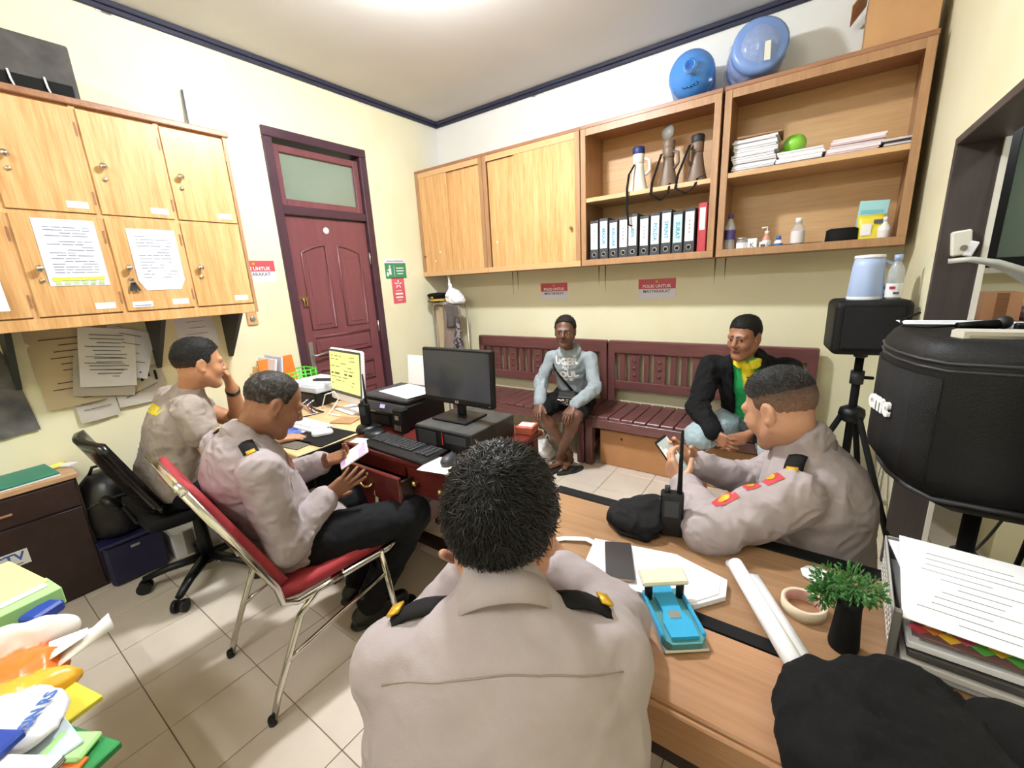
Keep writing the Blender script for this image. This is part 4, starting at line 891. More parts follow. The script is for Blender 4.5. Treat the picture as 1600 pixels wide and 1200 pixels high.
def epaulette(p,side,under):
    J=p.J; a=J['neck'].lerp(J['S'+side],.42); b=J['neck'].lerp(J['S'+side],.98); ax=(b-a).normalized(); up=(p.axis-ax*p.axis.dot(ax)).normalized(); s=ax.cross(up)
    lift=.062; G=[[a+(b-a)*t+s*w_+up*(lift+.012*math.sin(PI*t)-.35*abs(w_)) for w_ in (-.024,-.008,.008,.024)] for t in np.linspace(0,1,7)]
    o=p.mb(MB().grid(G,.005),'epaulette',M_matte,under)
    c=a.lerp(b,.72)+up*(lift+.012); G=[[c+ax*u_+s*w_ +up*.002 for w_ in (-.014,.014)] for u_ in (-.009,.009)]
    p.mb(MB().grid(G,.004),'rank_bar',M_gold,o); return o
# ---- P1: officer in taupe T-shirt, chin on hand
p=Person('P1','man in a taupe T-shirt resting his chin on one hand at the computer desk','bd8764',h=.0042)
p.head(gaze=(.002,-.002)); p.neck(.060); p.arm('R',1,(.052,.043,.03)); p.arm('L',1,(.050,.042,.03))
hand_sdf(p.B,p.J['WR'],(.3,1,-.1),(0,0,-1),1,p.skin,(.3,.3,.3,.3))
hand_sdf(p.B,p.J['WL'],(-.02,-.15,1),(-.1,-1,-.25),-1,p.skin,(1.35,1.4,1.45,1.5),(.8,.35,.1),.02)
p.finish()
S=SDF(.0055); p.torso(S,'a0948b',(.175,.172,.10),low=.02,flat=.78); p.sleeve(S,'R','a0948b',(.068,.066),short=.36); p.sleeve(S,'L','a0948b',(.066,.064),short=.40)
for q in 'RL':
    a,b=p.J['S'+q],p.J['E'+q]; S.cone(a.lerp(b,.37),a.lerp(b,.40),.067,.067,.006,None,'978b82')
sh=p.wear('t_shirt',S,cut=hem(p,-.0),noise=FOLD,label='taupe T-shirt with yellow print on the back'); bv=bvh_of(p.last)
patch(p,'back_print',mat('yellow_print','e6d23a',.6),p.J['chest'].lerp(p.J['neck'],.45)-p.fwd*.1,p.right,p.axis,.16,.04,bv,p.fwd,under=sh)
p.trousers('0f0f12',seat=.497); p.shoe('R',(0,1,0)); p.shoe('L',(0,1,0))
p.hair(dict(vol=.0025,top=.012,fade0=-.03,fade1=.035,fadecol='6b4c3c',ys=(-.12,-.06,-.035,-.01,.008,.026,.034,.055,.075,.12),zs=(-.045,-.05,-.01,.036,-.002,.0,.050,.068,.078,.09)),'14100e',3200,.013,.25,(0,1,.35),-.01)
w_=(p.J['WL']-p.J['EL']).normalized(); c=p.J['EL'].lerp(p.J['WL'],.93); p.mb(MB().tube([c-w_*.013,c+w_*.013],.034,16),'wristwatch',M_watch)
# ---- P2: officer on the red chair, looking at a phone
p=Person('P2','uniformed man on the red chair bent over a white phone','8f6248',h=.004)
p.head(gaze=(0,-.006)); p.neck(.060); p.arm('R'); p.arm('L')
PH2=Vector((-1.575,.985,.795))
hand_sdf(p.B,p.J['WR'],(.45,.8,.45),(-.75,.45,.25),-1,'86593f',(.15,.2,.25,.3),(.5,.7,.4),.22)
hand_sdf(p.B,p.J['WL'],(.75,.55,.25),(.15,-.35,.95),1,'86593f',(.7,.7,.75,.8),(.35,.2,1.0),.05)
p.finish()
S=SDF(.0055); p.torso(S,SHIRT,(.165,.172,.10),low=.02,flat=.78); p.sleeve(S,'R',SHIRT,(.072,.064,.047)); p.sleeve(S,'L',SHIRT,(.072,.064,.047)); p.collar(S,SHIRT,.068)
S.cone(p.J['pelvis'],p.J['pelvis'].lerp(p.J['KR'].lerp(p.J['KL'],.5),.22),.155,.13,.04,None,SHIRT)
sh=p.wear('uniform_shirt',S,cut=hem(p,-.055,.0),noise=FOLDR,label='taupe long-sleeved uniform shirt'); bv=bvh_of(p.last)
epaulette(p,'R',sh); epaulette(p,'L',sh); p.fall_collar(sh,M_shirtc)
M_skyp=mat('badge_yellow','d8a23a',.6)
c=p.J['SR'].lerp(p.J['ER'],.35); d=(p.fwd*-.4-p.right).normalized(); 
b_=patch(p,'sleeve_badge',M_skyp,p.J['SR'].lerp(p.J['ER'],.30)+p.fwd*.06,p.fwd,(p.J['SR']-p.J['ER']),.05,.06,bv,(-p.right-p.fwd*.9),under=sh,shape='shield')
patch(p,'chest_badge',mat('badge_brown','8a5a4a',.6),p.J['chest']+p.right*.09+p.fwd*.14,p.right,p.axis,.055,.07,bv,-p.fwd,under=sh,shape='shield')
p.trousers('0e0e12',(.15,.105,.082,.062),seat=.452); p.shoe('R',(.35,1,0)); p.shoe('L',(.1,1,0))
p.hair(dict(vol=.0012,grey=.55,fade0=-.045,fade1=.03,fadecol='5c4436',ys=(-.12,-.06,-.035,-.01,.008,.026,.032,.040,.05,.12),zs=(-.05,-.055,-.01,.034,-.004,.0,.050,.072,.095,.12)),'2a2420',4200,.008,.25,(0,.5,.6),-.04,wid=.0008)
c=p.J['ER'].lerp(p.J['WR'],.985); w_=(p.J['WR']-p.J['ER']).normalized(); p.mb(MB().tube([c-w_*.011,c+w_*.011],.030,16),'wristwatch',M_steel)
def phone(name,label,c,upv,nrm,w_,h_,body,screen,t=.008):
    u=Vector(upv).normalized(); n=Vector(nrm); n=(n-u*n.dot(u)).normalized(); r=u.cross(n); M=Matrix((r,u,n)).transposed()
    ph=thing(name,label,'phone',c,rot=M.to_euler()); MB().box((0,0,0),(w_,h_,t),bev=.0035).build('phone_body',body,ph); MB().box((0,0,t/2),(w_*.93,h_*.90,.0008)).build('screen',screen,ph); return ph
def scr(name,cols,e=1.0,scale=18):
    if name in MATS: return MATS[name]
    m=bpy.data.materials.new(name); m.use_nodes=True; nt=m.node_tree; b=nt.nodes['Principled BSDF']; tc=nt.nodes.new('ShaderNodeTexCoord'); 
    v=nt.nodes.new('ShaderNodeTexVoronoi'); v.distance='CHEBYCHEV'; v.inputs['Scale'].default_value=scale; nt.links.new(tc.outputs['Object'],v.inputs[0])
    r=nt.nodes.new('ShaderNodeValToRGB'); r.color_ramp.interpolation='CONSTANT'; els=r.color_ramp.elements
    for i,cc in enumerate(cols):
        el=els[i] if i<2 else els.new(.5); el.position=i/len(cols); el.color=srgb(cc)
    nt.links.new(v.outputs['Color'],r.inputs[0]); nt.links.new(r.outputs[0],b.inputs['Base Color']); nt.links.new(r.outputs[0],b.inputs['Emission Color']); b.inputs['Emission Strength'].default_value=e; b.inputs['Roughness'].default_value=.2
    MATS[name]=m; return m
phone('smartphone','white phone with a purple screen held by the man on the red chair',PH2,(.60,.45,.45),(.20,-.60,.80),.072,.148,M_white,scr('phone_screen_purple',('e9d7c0','c79ad0','d8b4dd','efe3c4'),.5,28))
# ---- P3: officer in the foreground seen from behind
p=Person('P3','uniformed man seen from behind in the foreground with thick black hair','b9866c',h=.0034,hs=1.02)
p.head(eyes=False); p.neck(.060); p.arm('R'); p.arm('L')
hand_sdf(p.B,p.J['WR'],(-.95,.1,.35),(-.1,-.5,.8),1,p.skin,(.7,.7,.7,.7)); hand_sdf(p.B,p.J['WL'],(.15,-.3,1),(.7,-.6,0),-1,p.skin,(.9,.9,1,1),(.7,.6,.3))
p.finish()
S=SDF(.005); p.torso(S,SHIRT,(.205,.192,.09),low=.12,flat=.66,k=.05,shoulder=.052); p.sleeve(S,'R',SHIRT,(.060,.058,.046),k=.04); p.sleeve(S,'L',SHIRT,(.060,.058,.046),k=.04); p.collar(S,SHIRT,.056,.009,.04)
sh=p.wear('uniform_shirt',S,noise=[(.006,(13,13,13)),(.003,(26,26,26)),(.0012,(60,60,60))],label='taupe uniform shirt with yoke seam'); bv=bvh_of(p.last)
epaulette(p,'R',sh); epaulette(p,'L',sh); p.fall_collar(sh,M_shirtc)
M_seam=mat('seam_thread','8d7f76',.8)
pts=[p.J['neck']-p.fwd*.25-p.axis*(.045-.035*(1-a*a))+p.right*.16*a for a in np.linspace(-1,1,26)]
p.mb(MB().tube(decal(pts,bv,p.fwd,.0004),.0013,6),'yoke_seam',M_seam,sh)
for sg in (-1,1):
    q='R' if sg>0 else 'L'; c=p.J['S'+q]-p.axis*.10-p.fwd*.2+p.right*sg*.012; t=decal([c],bv,p.fwd,.001)[0]
    p.mb(MB().lathe([(.007,0),(.007,.002),(.003,.003),(0,.003)],t,12,Vector((0,0,1)).rotation_difference(-p.fwd).to_matrix()),'button',mat('shirt_button','8c7f7a',.4),sh)
p.trousers('0e0e12',seat=.43)
p.hair(dict(rough=.002,vol=.009,top=.012,fade0=-.075,fade1=-.045,fadecol='4a3a33',ys=(-.13,-.075,-.045,-.02,-.004,.018,.030,.055,.085,.12),zs=(-.072,-.074,-.045,.020,.010,-.005,.045,.066,.075,.085)),'0c0b0c',9000,.022,.38,(.1,.6,-.5),-.055,.0034,.0010)
# ---- P4: officer at the table with tablet phone
p=Person('P4','uniformed man with a faded haircut holding a phone at the oak table','c08f72',h=.0038)
p.head(eyes=True,gaze=(0,-.005)); p.neck(.060); p.arm('R'); p.arm('L')
PH4=Vector((-.35,1.45,.855))
hand_sdf(p.B,p.J['WL'],(-.55,.30,.55),(.25,.75,.35),-1,p.skin,(.75,.8,.85,.9),(.5,.2,.8),.04); hand_sdf(p.B,p.J['WR'],(-.6,-.25,.5),(.3,-.8,.35),1,p.skin,(.75,.8,.85,.9),(.5,.2,.8),.04)
p.finish()
S=SDF(.005); p.torso(S,SHIRT,(.175,.18,.102),low=.10,flat=.80); p.sleeve(S,'R',SHIRT,(.07,.062,.047)); p.sleeve(S,'L',SHIRT,(.074,.066,.048)); p.collar(S,SHIRT,.068,.010,.045)
sh=p.wear('uniform_shirt',S,cut=hem(p,-.03),noise=FOLDR,label='taupe uniform shirt with red sleeve badges'); bv=bvh_of(p.last)
epaulette(p,'R',sh); epaulette(p,'L',sh); p.fall_collar(sh,M_shirtc)
ax=(p.J['EL']-p.J['SL']).normalized(); dd=Vector((.2,.55,-.9)).normalized()
for t,w_,h_ in ((.28,.05,.055),(.52,.042,.04),(.86,.07,.05)):
    c=p.J['SL'].lerp(p.J['EL'],t)+Vector((0,.035,.05)); b_=patch(p,'sleeve_badge',M_red,c,ax,ax.cross(dd),w_,h_,bv,dd,.002,6,sh,'shield'); patch(p,'badge_emblem',M_gold,c,ax,ax.cross(dd),w_*.5,h_*.5,bv,dd,.0035,6,sh,'round')
p.trousers('17151a',seat=.40); p.shoe('R',(-1,0,0)); p.shoe('L',(-1,0,0))
p.hair(dict(vol=.002,top=.008,fade0=-.045,fade1=.085,fadecol='9a7661',ys=(-.12,-.06,-.035,-.01,.008,.026,.034,.055,.075,.12),zs=(-.055,-.055,-.01,.036,-.002,.0,.050,.068,.078,.09)),'15120f',4500,.011,.5,(0,.7,.7),.055)
c=p.J['EL'].lerp(p.J['WL'],.97); w_=(p.J['WL']-p.J['EL']).normalized(); p.mb(MB().tube([c-w_*.011,c+w_*.011],.031,16),'wristwatch',M_chrome)
phone('smartphone','black phone with a keyboard screen held by the man at the oak table',PH4,(-.62,.05,.78),(.75,-.2,.62),.078,.165,M_black,scr('phone_screen_chat',('c9cfcb','aab4b2','dfe4df','8f9a9c'),.45,30))
# ---- P5: person in a grey hoodie on the bench
p=Person('P5','person in a grey lettered hoodie sitting with crossed bare ankles on the bench','6a4634','6a403a',h=.0042,hs=.98)
p.head(gaze=(.001,0)); p.neck(.050); p.arm('R'); p.arm('L'); p.leg('R',True,(.06,.047,.046,.030)); p.leg('L',True,(.06,.047,.046,.030)); p.foot('R',(.2,-1,0)); p.foot('L',(-.3,-1,0))
hand_sdf(p.B,p.J['WR'],(.15,-.75,-.55),(.1,.3,-1),1,p.skin,(.45,.45,.5,.5),(.6,.5,.3),.10); hand_sdf(p.B,p.J['WL'],(-.1,-.75,-.5),(0,.3,-1),-1,p.skin,(.45,.45,.5,.5),(.6,.5,.3),.10)
p.finish()
HG='9aa3a8'
S=SDF(.0055); p.torso(S,HG,(.145,.145,.07),low=.0,flat=.8,shoulder=.046,nb=.042); p.sleeve(S,'R',HG,(.052,.052,.044)); p.sleeve(S,'L',HG,(.052,.052,.044))
n=p.J['neck']; 
for a in np.linspace(-2.3,2.3,10)[:-1]:
    f=lambda t: n+p.right*math.sin(t)*.075-p.fwd*(math.cos(t)*.07)+p.axis*(-.012+.022*math.cos(t))
    S.cone(f(a),f(a+.52),.022,None,.012,None,HG)
sh=p.wear('hoodie',S,noise=[(.004,(13,13,9),1),(.003,(30,30,30))],label='grey hoodie with white lettering'); bv=bvh_of(p.last)
c=p.J['chest']+p.fwd*.2
for tx,sz,o in (('UGER',.072,.075),("'A'",.05,.018),('SOUL',.072,-.035),('SPORTS',.028,-.082)):
    text_on(p,tx,sz,M_white,c+p.axis*o,-p.right*-1 if False else -p.right,p.axis,bv,-p.fwd,bold=.004,under=sh)
for s_ in (-1,1): p.mb(MB().tube(decal([p.J['neck']+p.fwd*.2+p.right*s_*.018-p.axis*t for t in np.linspace(.03,.10,6)],bv,-p.fwd,.004),.003,6),'drawstring',M_white,sh)
S=SDF(.007); J=p.J
S.cone(J['pelvis']+p.axis*.05,J['pelvis'],.14,.14,.03,(p.fwd,.8),'0d0d0f')
for q in 'RL': S.cone(J['H'+q],J['H'+q].lerp(J['K'+q],.86),.088,.075,.03,None,'0d0d0f')
p.wear('shorts',S,cut=p.seatcut(.431,.34),noise=FOLD)
p.hair(dict(rough=.004,vol=.006,bun=1,ys=(-.14,-.06,-.035,-.01,.008,.026,.034,.055,.085,.12),zs=(-.05,-.03,.0,.036,.02,.03,.060,.084,.10,.12)),'1f1815',2600,.009,1.0,(0,0,1),-.03,wid=.0016)
# shoulder bag with strap
bagc=J['pelvis']+p.fwd*.19+p.axis*.12-p.right*.01
bag=thing('shoulder_bag','small black shoulder bag with spotted flap on the lap of the hoodie wearer','bag',bagc)
R=Matrix((p.right,p.fwd,p.axis)).transposed()
MB().box((0,0,0),(.19,.075,.12),R,bev=.028).build('bag_body',mat('bag_black','111113',.5),bag)
M_leo=bpy.data.materials.new('spotted_print'); M_leo.use_nodes=True; nt=M_leo.node_tree; vz=nt.nodes.new('ShaderNodeTexVoronoi'); vz.inputs['Scale'].default_value=62; tc=nt.nodes.new('ShaderNodeTexCoord'); nt.links.new(tc.outputs['Object'],vz.inputs[0]); rr=nt.nodes.new('ShaderNodeValToRGB'); rr.color_ramp.interpolation='CONSTANT'; rr.color_ramp.elements[0].color=srgb('e8ddd0'); rr.color_ramp.elements[1].position=.42; rr.color_ramp.elements[1].color=srgb('17120f'); nt.links.new(vz.outputs[0],rr.inputs[0]); nt.links.new(rr.outputs[0],nt.nodes['Principled BSDF'].inputs['Base Color'])
MB().box(R@Vector((0,.036,-.022)),(.165,.02,.07),R,bev=.012).build('spotted_flap',M_leo,bag); MB().box(R@Vector((0,.038,.03)),(.15,.006,.004),R).build('zip',M_steel,bag)
st=[J['SR']+p.axis*.055-p.right*.06-p.fwd*.03]+decal([J['SR'].lerp(bagc,t)+p.fwd*.2+p.right*(-.02) for t in np.linspace(.12,.95,9)],bv,-p.fwd,.006)
G=[[q+(p.right*.013*s_)-bagc for s_ in (-1,1)] for q in st]; MB().grid(G,.004).build('strap',M_matte,bag)
# ---- P6: man in black jacket and green polo
p=Person('P6','man in a black jacket and green polo with clasped hands on the bench','9c6a4f','8a5648',h=.0042,hs=1.02)
p.head(gaze=(-.002,0)); p.neck(.060); p.arm('R'); p.arm('L'); p.leg('R',True,(.07,.056,.052,.036)); p.leg('L',True,(.07,.056,.052,.036)); p.foot('R',(-.1,-1,0)); p.foot('L',(.1,-1,0))
hand_sdf(p.B,p.J['WR'],(.75,-.45,-.35),(.45,.75,-.1),-1,p.skin,(.7,.75,.8,.85),(.6,.2,.5),.04); hand_sdf(p.B,p.J['WL'],(-.75,-.50,-.30),(-.35,.8,-.2),1,p.skin,(.55,.6,.65,.7),(.6,.2,.5),.04)
p.finish(); J=p.J
S=SDF(.005); GR='2fae63'; YE='e8d531'
p.torso(S,GR,(.155,.155,.088),low=.03,flat=.76,shoulder=.03); p.collar(S,YE,.068,.010,.03)
a=J['neck']+p.fwd*.06-p.axis*.01; b=J['neck'].lerp(J['chest'],.75)+p.fwd*.115
S.p.append(('c',np.array(a),np.array(b),.028,.026,0,None,S._col(YE),2))
po=p.wear('polo_shirt',S,noise=[(.004,(20,20,20))],label='green polo with yellow collar and placket'); bv=bvh_of(p.last)
for t in (.3,.62): 
    c=decal([a.lerp(b,t)+p.fwd*.1],bv,-p.fwd,.001)[0]; p.mb(MB().lathe([(.006,0),(.006,.002),(0,.003)],c,10,Vector((0,0,1)).rotation_difference(p.fwd).to_matrix()),'button',M_dark,po)
S=SDF(.0055); JK='101012'; p.torso(S,JK,(.172,.178,.112),low=.06,flat=.80,shoulder=.066); p.sleeve(S,'R',JK,(.072,.064,.05)); p.sleeve(S,'L',JK,(.072,.064,.05))
nk=np.array(J['neck']); axn=np.array(p.axis); rn=np.array(p.right); fn=np.array(p.fwd)
def jcut(P):
    q=P-nk; x=q@rn; y=q@fn; z=q@axn; half=np.interp(z,(-.6,-.35,-.12,.02,.1),(.03,.05,.066,.078,.09)); d=np.minimum(half-np.abs(x),y-.02)
    return np.where(z>-.6,d,-.05)
p.wear('jacket',S,cut=jcut,noise=FOLD,label='open black zip jacket')
S=SDF(.005); DN='a9bcc4'
S.cone(J['pelvis']+p.axis*.03,J['pelvis'],.15,.15,.03,(p.fwd,.8),DN)
for q in 'RL': S.cone(J['H'+q],J['H'+q].lerp(J['K'+q],.93),.098,.088,.03,None,DN)
sho=p.wear('denim_shorts',S,cut=p.seatcut(.431,.22),noise=FOLD,label='pale denim shorts with frayed hems')
fr=MB()
for q in 'RL':
    c=J['H'+q].lerp(J['K'+q],.95); d=(J['K'+q]-J['H'+q]).normalized(); u=d.orthogonal().normalized(); v=d.cross(u)
    for i in range(60):
        an=i*2*PI/60; o=(u*math.cos(an)+v*math.sin(an))*.088; fr.tube([c+o,c+o*1.02+d*random.uniform(.02,.04)+Vector((0,0,-.012))],.0016,4)
f_=p.mb(fr,'frayed_threads',M_paper,sho); f_['kind']='stuff'
p.hair(dict(vol=.002,top=.006,fade0=-.03,fade1=.03,fadecol='5a4030',ys=(-.12,-.06,-.035,-.01,.008,.026,.034,.055,.075,.12),zs=(-.05,-.055,-.01,.036,-.002,.0,.050,.064,.072,.085)),'15110f',2500,.010,.35,(0,.6,.6),-.02)
wbg=thing('waist_bag','dark grey waist bag on the lap of the man in the green polo','bag',J['pelvis']+p.fwd*.20+p.axis*.10-p.right*.04); R=Matrix((p.right,p.fwd,p.axis)).transposed()
MB().box((0,0,0),(.21,.09,.13),R,bev=.035).build('bag_body',mat('bag_grey','3a3c3e',.6,bump=.3,bscale=90),wbg); MB().box(R@Vector((0,.045,.0)),(.15,.02,.085),R,bev=.012).build('front_pocket',mat('bag_grey2','2c2e30',.6),wbg); MB().tube([R@Vector((x,.052,.028-.02*(x/.09)**2)) for x in np.linspace(-.085,.085,9)],.003,6).build('zip',M_dark,wbg)
# ================================================================== chairs
M_redf=mat('red_upholstery','a8323a',.75,var=.15,scale=30,bump=.2,bscale=300)
rc=thing('red_chair','red padded chair with chrome tube frame under the man with the white phone','chair',(-1.61,.765,0),-.1)
def padgrid(P,th): return MB().grid(P,th)
sx=.215
G=[[(x,y,.455-.018*math.cos((x/sx)*1.4)+(.012 if abs(y)>.19 else 0)-.01) for x in np.linspace(-sx,sx,9)] for y in np.linspace(-.21,.22,9)]
MB().grid(G,-.045).build('seat_pad',M_redf,rc)
G=[[(x,-.205-.19*t-.02*math.cos(x/sx*1.4),.50+.44*t) for x in np.linspace(-sx+.01,sx-.01,9)] for t in np.linspace(0,1,8)]
MB().grid(G,.035).build('back_pad',M_redf,rc)
G=[[(x,-.245-.16*t,.52+.40*t) for x in np.linspace(-sx+.012,sx-.012,3)] for t in np.linspace(0,1,4)]
for s in (-1,1):
    x=s*(sx+.012)
    MB().tube([(x,.24,.445),(x,.2,.43),(x,-.17,.425),(x,-.215,.45),(x,-.225,.52),(x,-.40,.95)],.0125,10,flat=((1,0,0),.8)).build('side_rail',M_chrome,rc)
    MB().tube([(x-.02,-.32,.0),(x-.01,-.29,.1),(x,-.17,.37),(x,-.10,.425),(x,.0,.43)],.012,10).build('rear_leg',M_chrome,rc)
    MB().tube([(x,.215,.0),(x,.20,.12),(x,.17,.44)],.012,10).build('front_leg',M_chrome,rc)
    MB().tube([(x,-.235,.22),(x,-.20,.235),(x,.19,.33)],.009,8).build('stretcher',M_chrome,rc)
    for y in (-.32,.215): MB().lathe([(.015,0),(.016,.02),(.013,.03)],(x-(.02 if y<0 else 0),y,0),10).build('rubber_foot',M_black,rc)
MB().tube([(-sx-.012,-.40,.95),(-sx+.03,-.41,.97),(sx-.03,-.41,.97),(sx+.012,-.40,.95)],.0125,10).build('top_rail',M_chrome,rc)
oc=thing('office_chair','black swivel office chair under the man in the taupe T-shirt','chair',(-2.6,.66,0))
for k in range(5):
    a=-2.05+k*2*PI/5; d=Vector((math.cos(a),math.sin(a),0)); l=MB().tube([d*.03+Vector((0,0,.115)),d*.18+Vector((0,0,.10)),d*.285+Vector((0,0,.075))],[.03,.024,.018],10,flat=((0,0,1),.8)).build('base_arm',M_black,oc)
    s=Vector((-d.y,d.x,0))
    for o in (-1,1): MB().tube([d*.29+s*.010*o+Vector((0,0,.031)),d*.29+s*.030*o+Vector((0,0,.031))],.031,14).build('castor_wheel',M_black,oc).parent=l
MB().tube([(0,0,.08),(0,0,.42)],[.035,.025],14).build('gas_column',M_black,oc); MB().box((0,0,.425),(.2,.2,.03),bev=.01).build('seat_plate',M_matte,oc)
G=[[(x,y,.475+.02*(abs(x)/.24)**3+.02*(abs(y)/.24)**3) for x in np.linspace(-.235,.235,9)] for y in np.linspace(-.23,.24,9)]
MB().grid(G,.05).build('seat',M_matte,oc)
MB().tube([(0,-.12,.43),(0,-.24,.45),(0,-.27,.55)],.018,8,flat=((0,1,0),.5)).build('back_bracket',M_black,oc)
G=[[(x*(1-.12*t*t),-.20-.14*t-.05*math.cos(x/.24*1.3)+.03,.53+.37*t) for x in np.linspace(-.23,.23,11)] for t in np.linspace(0,1,11)]
bo=MB().grid(G,.035).build('backrest',mat('glossy_black_shell','0b0b0d',.22),oc)
MB().tube([(.05,-.29,.56),(.05,-.315,.60),(.02,-.325,.62)],.02,8).build('adjuster_knob',M_black,bo)
# ================================================================== things on the computer desks
ai=thing('desktop_computer','white all-in-one computer showing a yellow page on the desk','computer',(-2.33,1.47,.748),-.12)
T_=Matrix.Rotation(-.10,3,'X')
MB().box(T_@Vector((0,0,.225))+Vector((0,0,.0)),(.41,.028,.335),T_,bev=.012).build('housing',M_white,ai)
MB().box(T_@Vector((0,-.0150,.245)),(.394,.004,.28),T_,bev=.001).build('bezel',mat('bezel_grey','4f5250',.3),ai)
sc=MB().box(T_@Vector((0,-.0175,.248)),(.375,.002,.245),T_).build('screen',mat('screen_yellow','d6dc8c',.25,emit=.55),ai)
mb=MB(); r=random.Random(4)
for i in range(9):
    x=-.17
    while x<.10:
        L=r.uniform(.02,.07)
        if r.random()<.55: mb.box(T_@Vector((x+L/2,-.0188,.345-i*.022)),(L,.0006,.004 if i!=5 else .010),T_)
        x+=L+.02
t_=mb.build('screen_text',mat('screen_ink','5d6440',.5,emit=.15),ai); t_.parent=sc
MB().tube([(0,.02,.16),(0,.07,.08),(0,.10,.012)],.03,10,flat=((0,1,.5),.4)).build('stand_neck',M_white,ai); MB().box((0,.05,.006),(.22,.18,.012),bev=.005).build('stand_foot',M_white,ai)
def keyboard(name,label,loc,rz,w_,d_,body,key,palm=0):
    t=thing(name,label,'keyboard',loc,rz); MB().box((0,0,.008),(w_,d_,.016),(.03,0,0),bev=.004).build('keyboard_body',body,t)
    mb=MB(); kw=(w_-.02)/15.5
    for r_ in range(6):
        for c in range(15):
            if c in (11,) and w_>.4: continue
            if r_==5 and 3<=c<=7:
                if c==5: mb.box((-w_/2+.015+kw*5.5,d_/2-.015-r_*(d_-.03-palm)/6-.004,.0185),(kw*4.6,(d_-.03-palm)/6*.82,.006),(.03,0,0),bev=.001)
                continue
            mb.box((-w_/2+.015+kw*(c+.5),d_/2-.015-r_*(d_-.03-palm)/6-.004,.0185),(kw*.82,(d_-.03-palm)/6*.8,.006),(.03,0,0),bev=.001)
    k=mb.build('keys',key,t); k['kind']='stuff'; return t
def mouse(label,loc,rz,m):
    t=thing('computer_mouse',label,'mouse',loc,rz); mb=MB(); n=9; G=[]
    S=SDF(.003); S.cone((0,-.025,.006),(0,.025,.006),.028,.026,.01,None,None); S.ell((0,-.01,.014),(.029,.045,.020),None,.01)
    me=S.mesh('mouse_shell',m,cut=lambda P: -P[:,2]); link('mouse_shell',me,t); MB().lathe([(.006,-.003),(.007,0),(.006,.003)],(0,.028,.03),10,Matrix.Rotation(PI/2,3,'Y')).build('scroll_wheel',M_dark,t); return t
pad=thing('mouse_mat','black mouse mat under the white mouse','mat',(-2.06,1.12,.749),.1); MB().box((0,0,.002),(.28,.22,.004),bev=.001).build('mat_sheet',M_matte,pad)
pad=thing('desk_pad','blue and white patterned desk pad under the white keyboard','mat',(-2.27,1.075,.749),.06); MB().box((0,0,.0015),(.30,.16,.003)).build('pad_sheet',scr('pad_print',('3d62b8','e6e9f2','2c4a9c','cdd5ea'),0,22),pad)
keyboard('keyboard','white keyboard on the light desk in front of the white computer',(-2.27,1.17,.752),.02,.29,.115,M_white,mat('key_grey','cfcfd2',.5))
mouse('white mouse on the black mat',(-2.06,1.13,.754),-.5,M_white)
mat2=thing('desk_pad','worn grey mat at the near edge of the light desk','mat',(-2.12,.97,.749),.15); MB().box((0,0,.002),(.26,.09,.004),bev=.001).build('mat_sheet',mat('grey_mat','5c564c',.8),mat2)
pc=thing('desktop_tower','dusty black desktop computer lying flat beneath the black monitor','computer',(-1.335,1.455,.75))
M_dust=mat('dusty_black','3b3936',.6,var=.3,scale=14,col2='23221f')
MB().box((0,0,.052),(.35,.33,.10),bev=.004).build('case',M_dust,pc); fp=MB().box((0,-.168,.052),(.345,.012,.096),bev=.004).build('front_panel',M_black,pc)
MB().box((.01,-.1755,.06),(.004,.002,.06)).build('red_stripe',mat('red_stripe','c03030',.5),pc); MB().box((.09,-.1755,.065),(.13,.003,.04),bev=.001).build('disc_drive',M_dark,pc); MB().box((-.09,-.1755,.05),(.12,.002,.07),bev=.001).build('vent_panel',M_dark,pc)
for x in (-.14,.14): MB().box((x,0,.0),(.03,.3,.004)).build('foot',M_matte,pc)
mo=thing('monitor','black monitor standing on the flat desktop computer','monitor',(-1.375,1.46,.852),.02)
MB().box((0,0,.006),(.22,.17,.010),bev=.004).build('stand_base',M_black,mo); MB().box((0,.02,.05),(.05,.02,.09),bev=.004).build('stand_neck',M_black,mo)
TM=Matrix.Rotation(-.05,3,'X'); hb=MB().box(TM@Vector((0,0,.205)),(.44,.03,.275),TM,bev=.006).build('housing',M_black,mo); MB().box(TM@Vector((0,-.0158,.213)),(.415,.002,.232),TM).build('screen',mat('off_screen','3a3f47',.12,spec=.7),mo)
text('LG',.018,M_white,mo,TM@Vector((.0,-.0165,.082)),RX90,'logo'); MB().box(TM@Vector((.2,-.0165,.08)),(.008,.001,.004),TM).build('power_light',M_steel,mo)
keyboard('keyboard','wide black keyboard on the mahogany desk',(-1.52,1.205,.751),-.05,.46,.16,M_black,M_dark,.035)
mouse('black mouse on a white sheet by the black keyboard',(-1.21,1.20,.754),.3,M_dark)
sh_=thing('paper_sheet','white sheet under the black mouse','paper',(-1.2,1.165,.7505),.2); MB().box((0,0,.0008),(.2,.14,.0016)).build('sheet',M_white,sh_)
sh_=thing('paper_slip','small white slip beside the black keyboard','paper',(-1.80,1.175,.7505),.3); MB().box((0,0,.0008),(.09,.06,.0016)).build('sheet',M_white,sh_)
pr_=thing('printer','black printer with a printed page on its lid','printer',(-1.865,1.525,.75))
MB().box((0,0,.07),(.37,.30,.14),bev=.012).build('printer_body',M_black,pr_); ld=MB().box((0,.01,.155),(.36,.28,.03),bev=.01).build('scanner_lid',M_dark,pr_)
MB().box((.02,-.155,.115),(.32,.02,.05),(-.5,0,0),bev=.004).build('control_panel',M_dark,pr_); MB().box((-.05,-.152,.045),(.22,.012,.055),bev=.003).build('output_slot',M_matte,pr_)
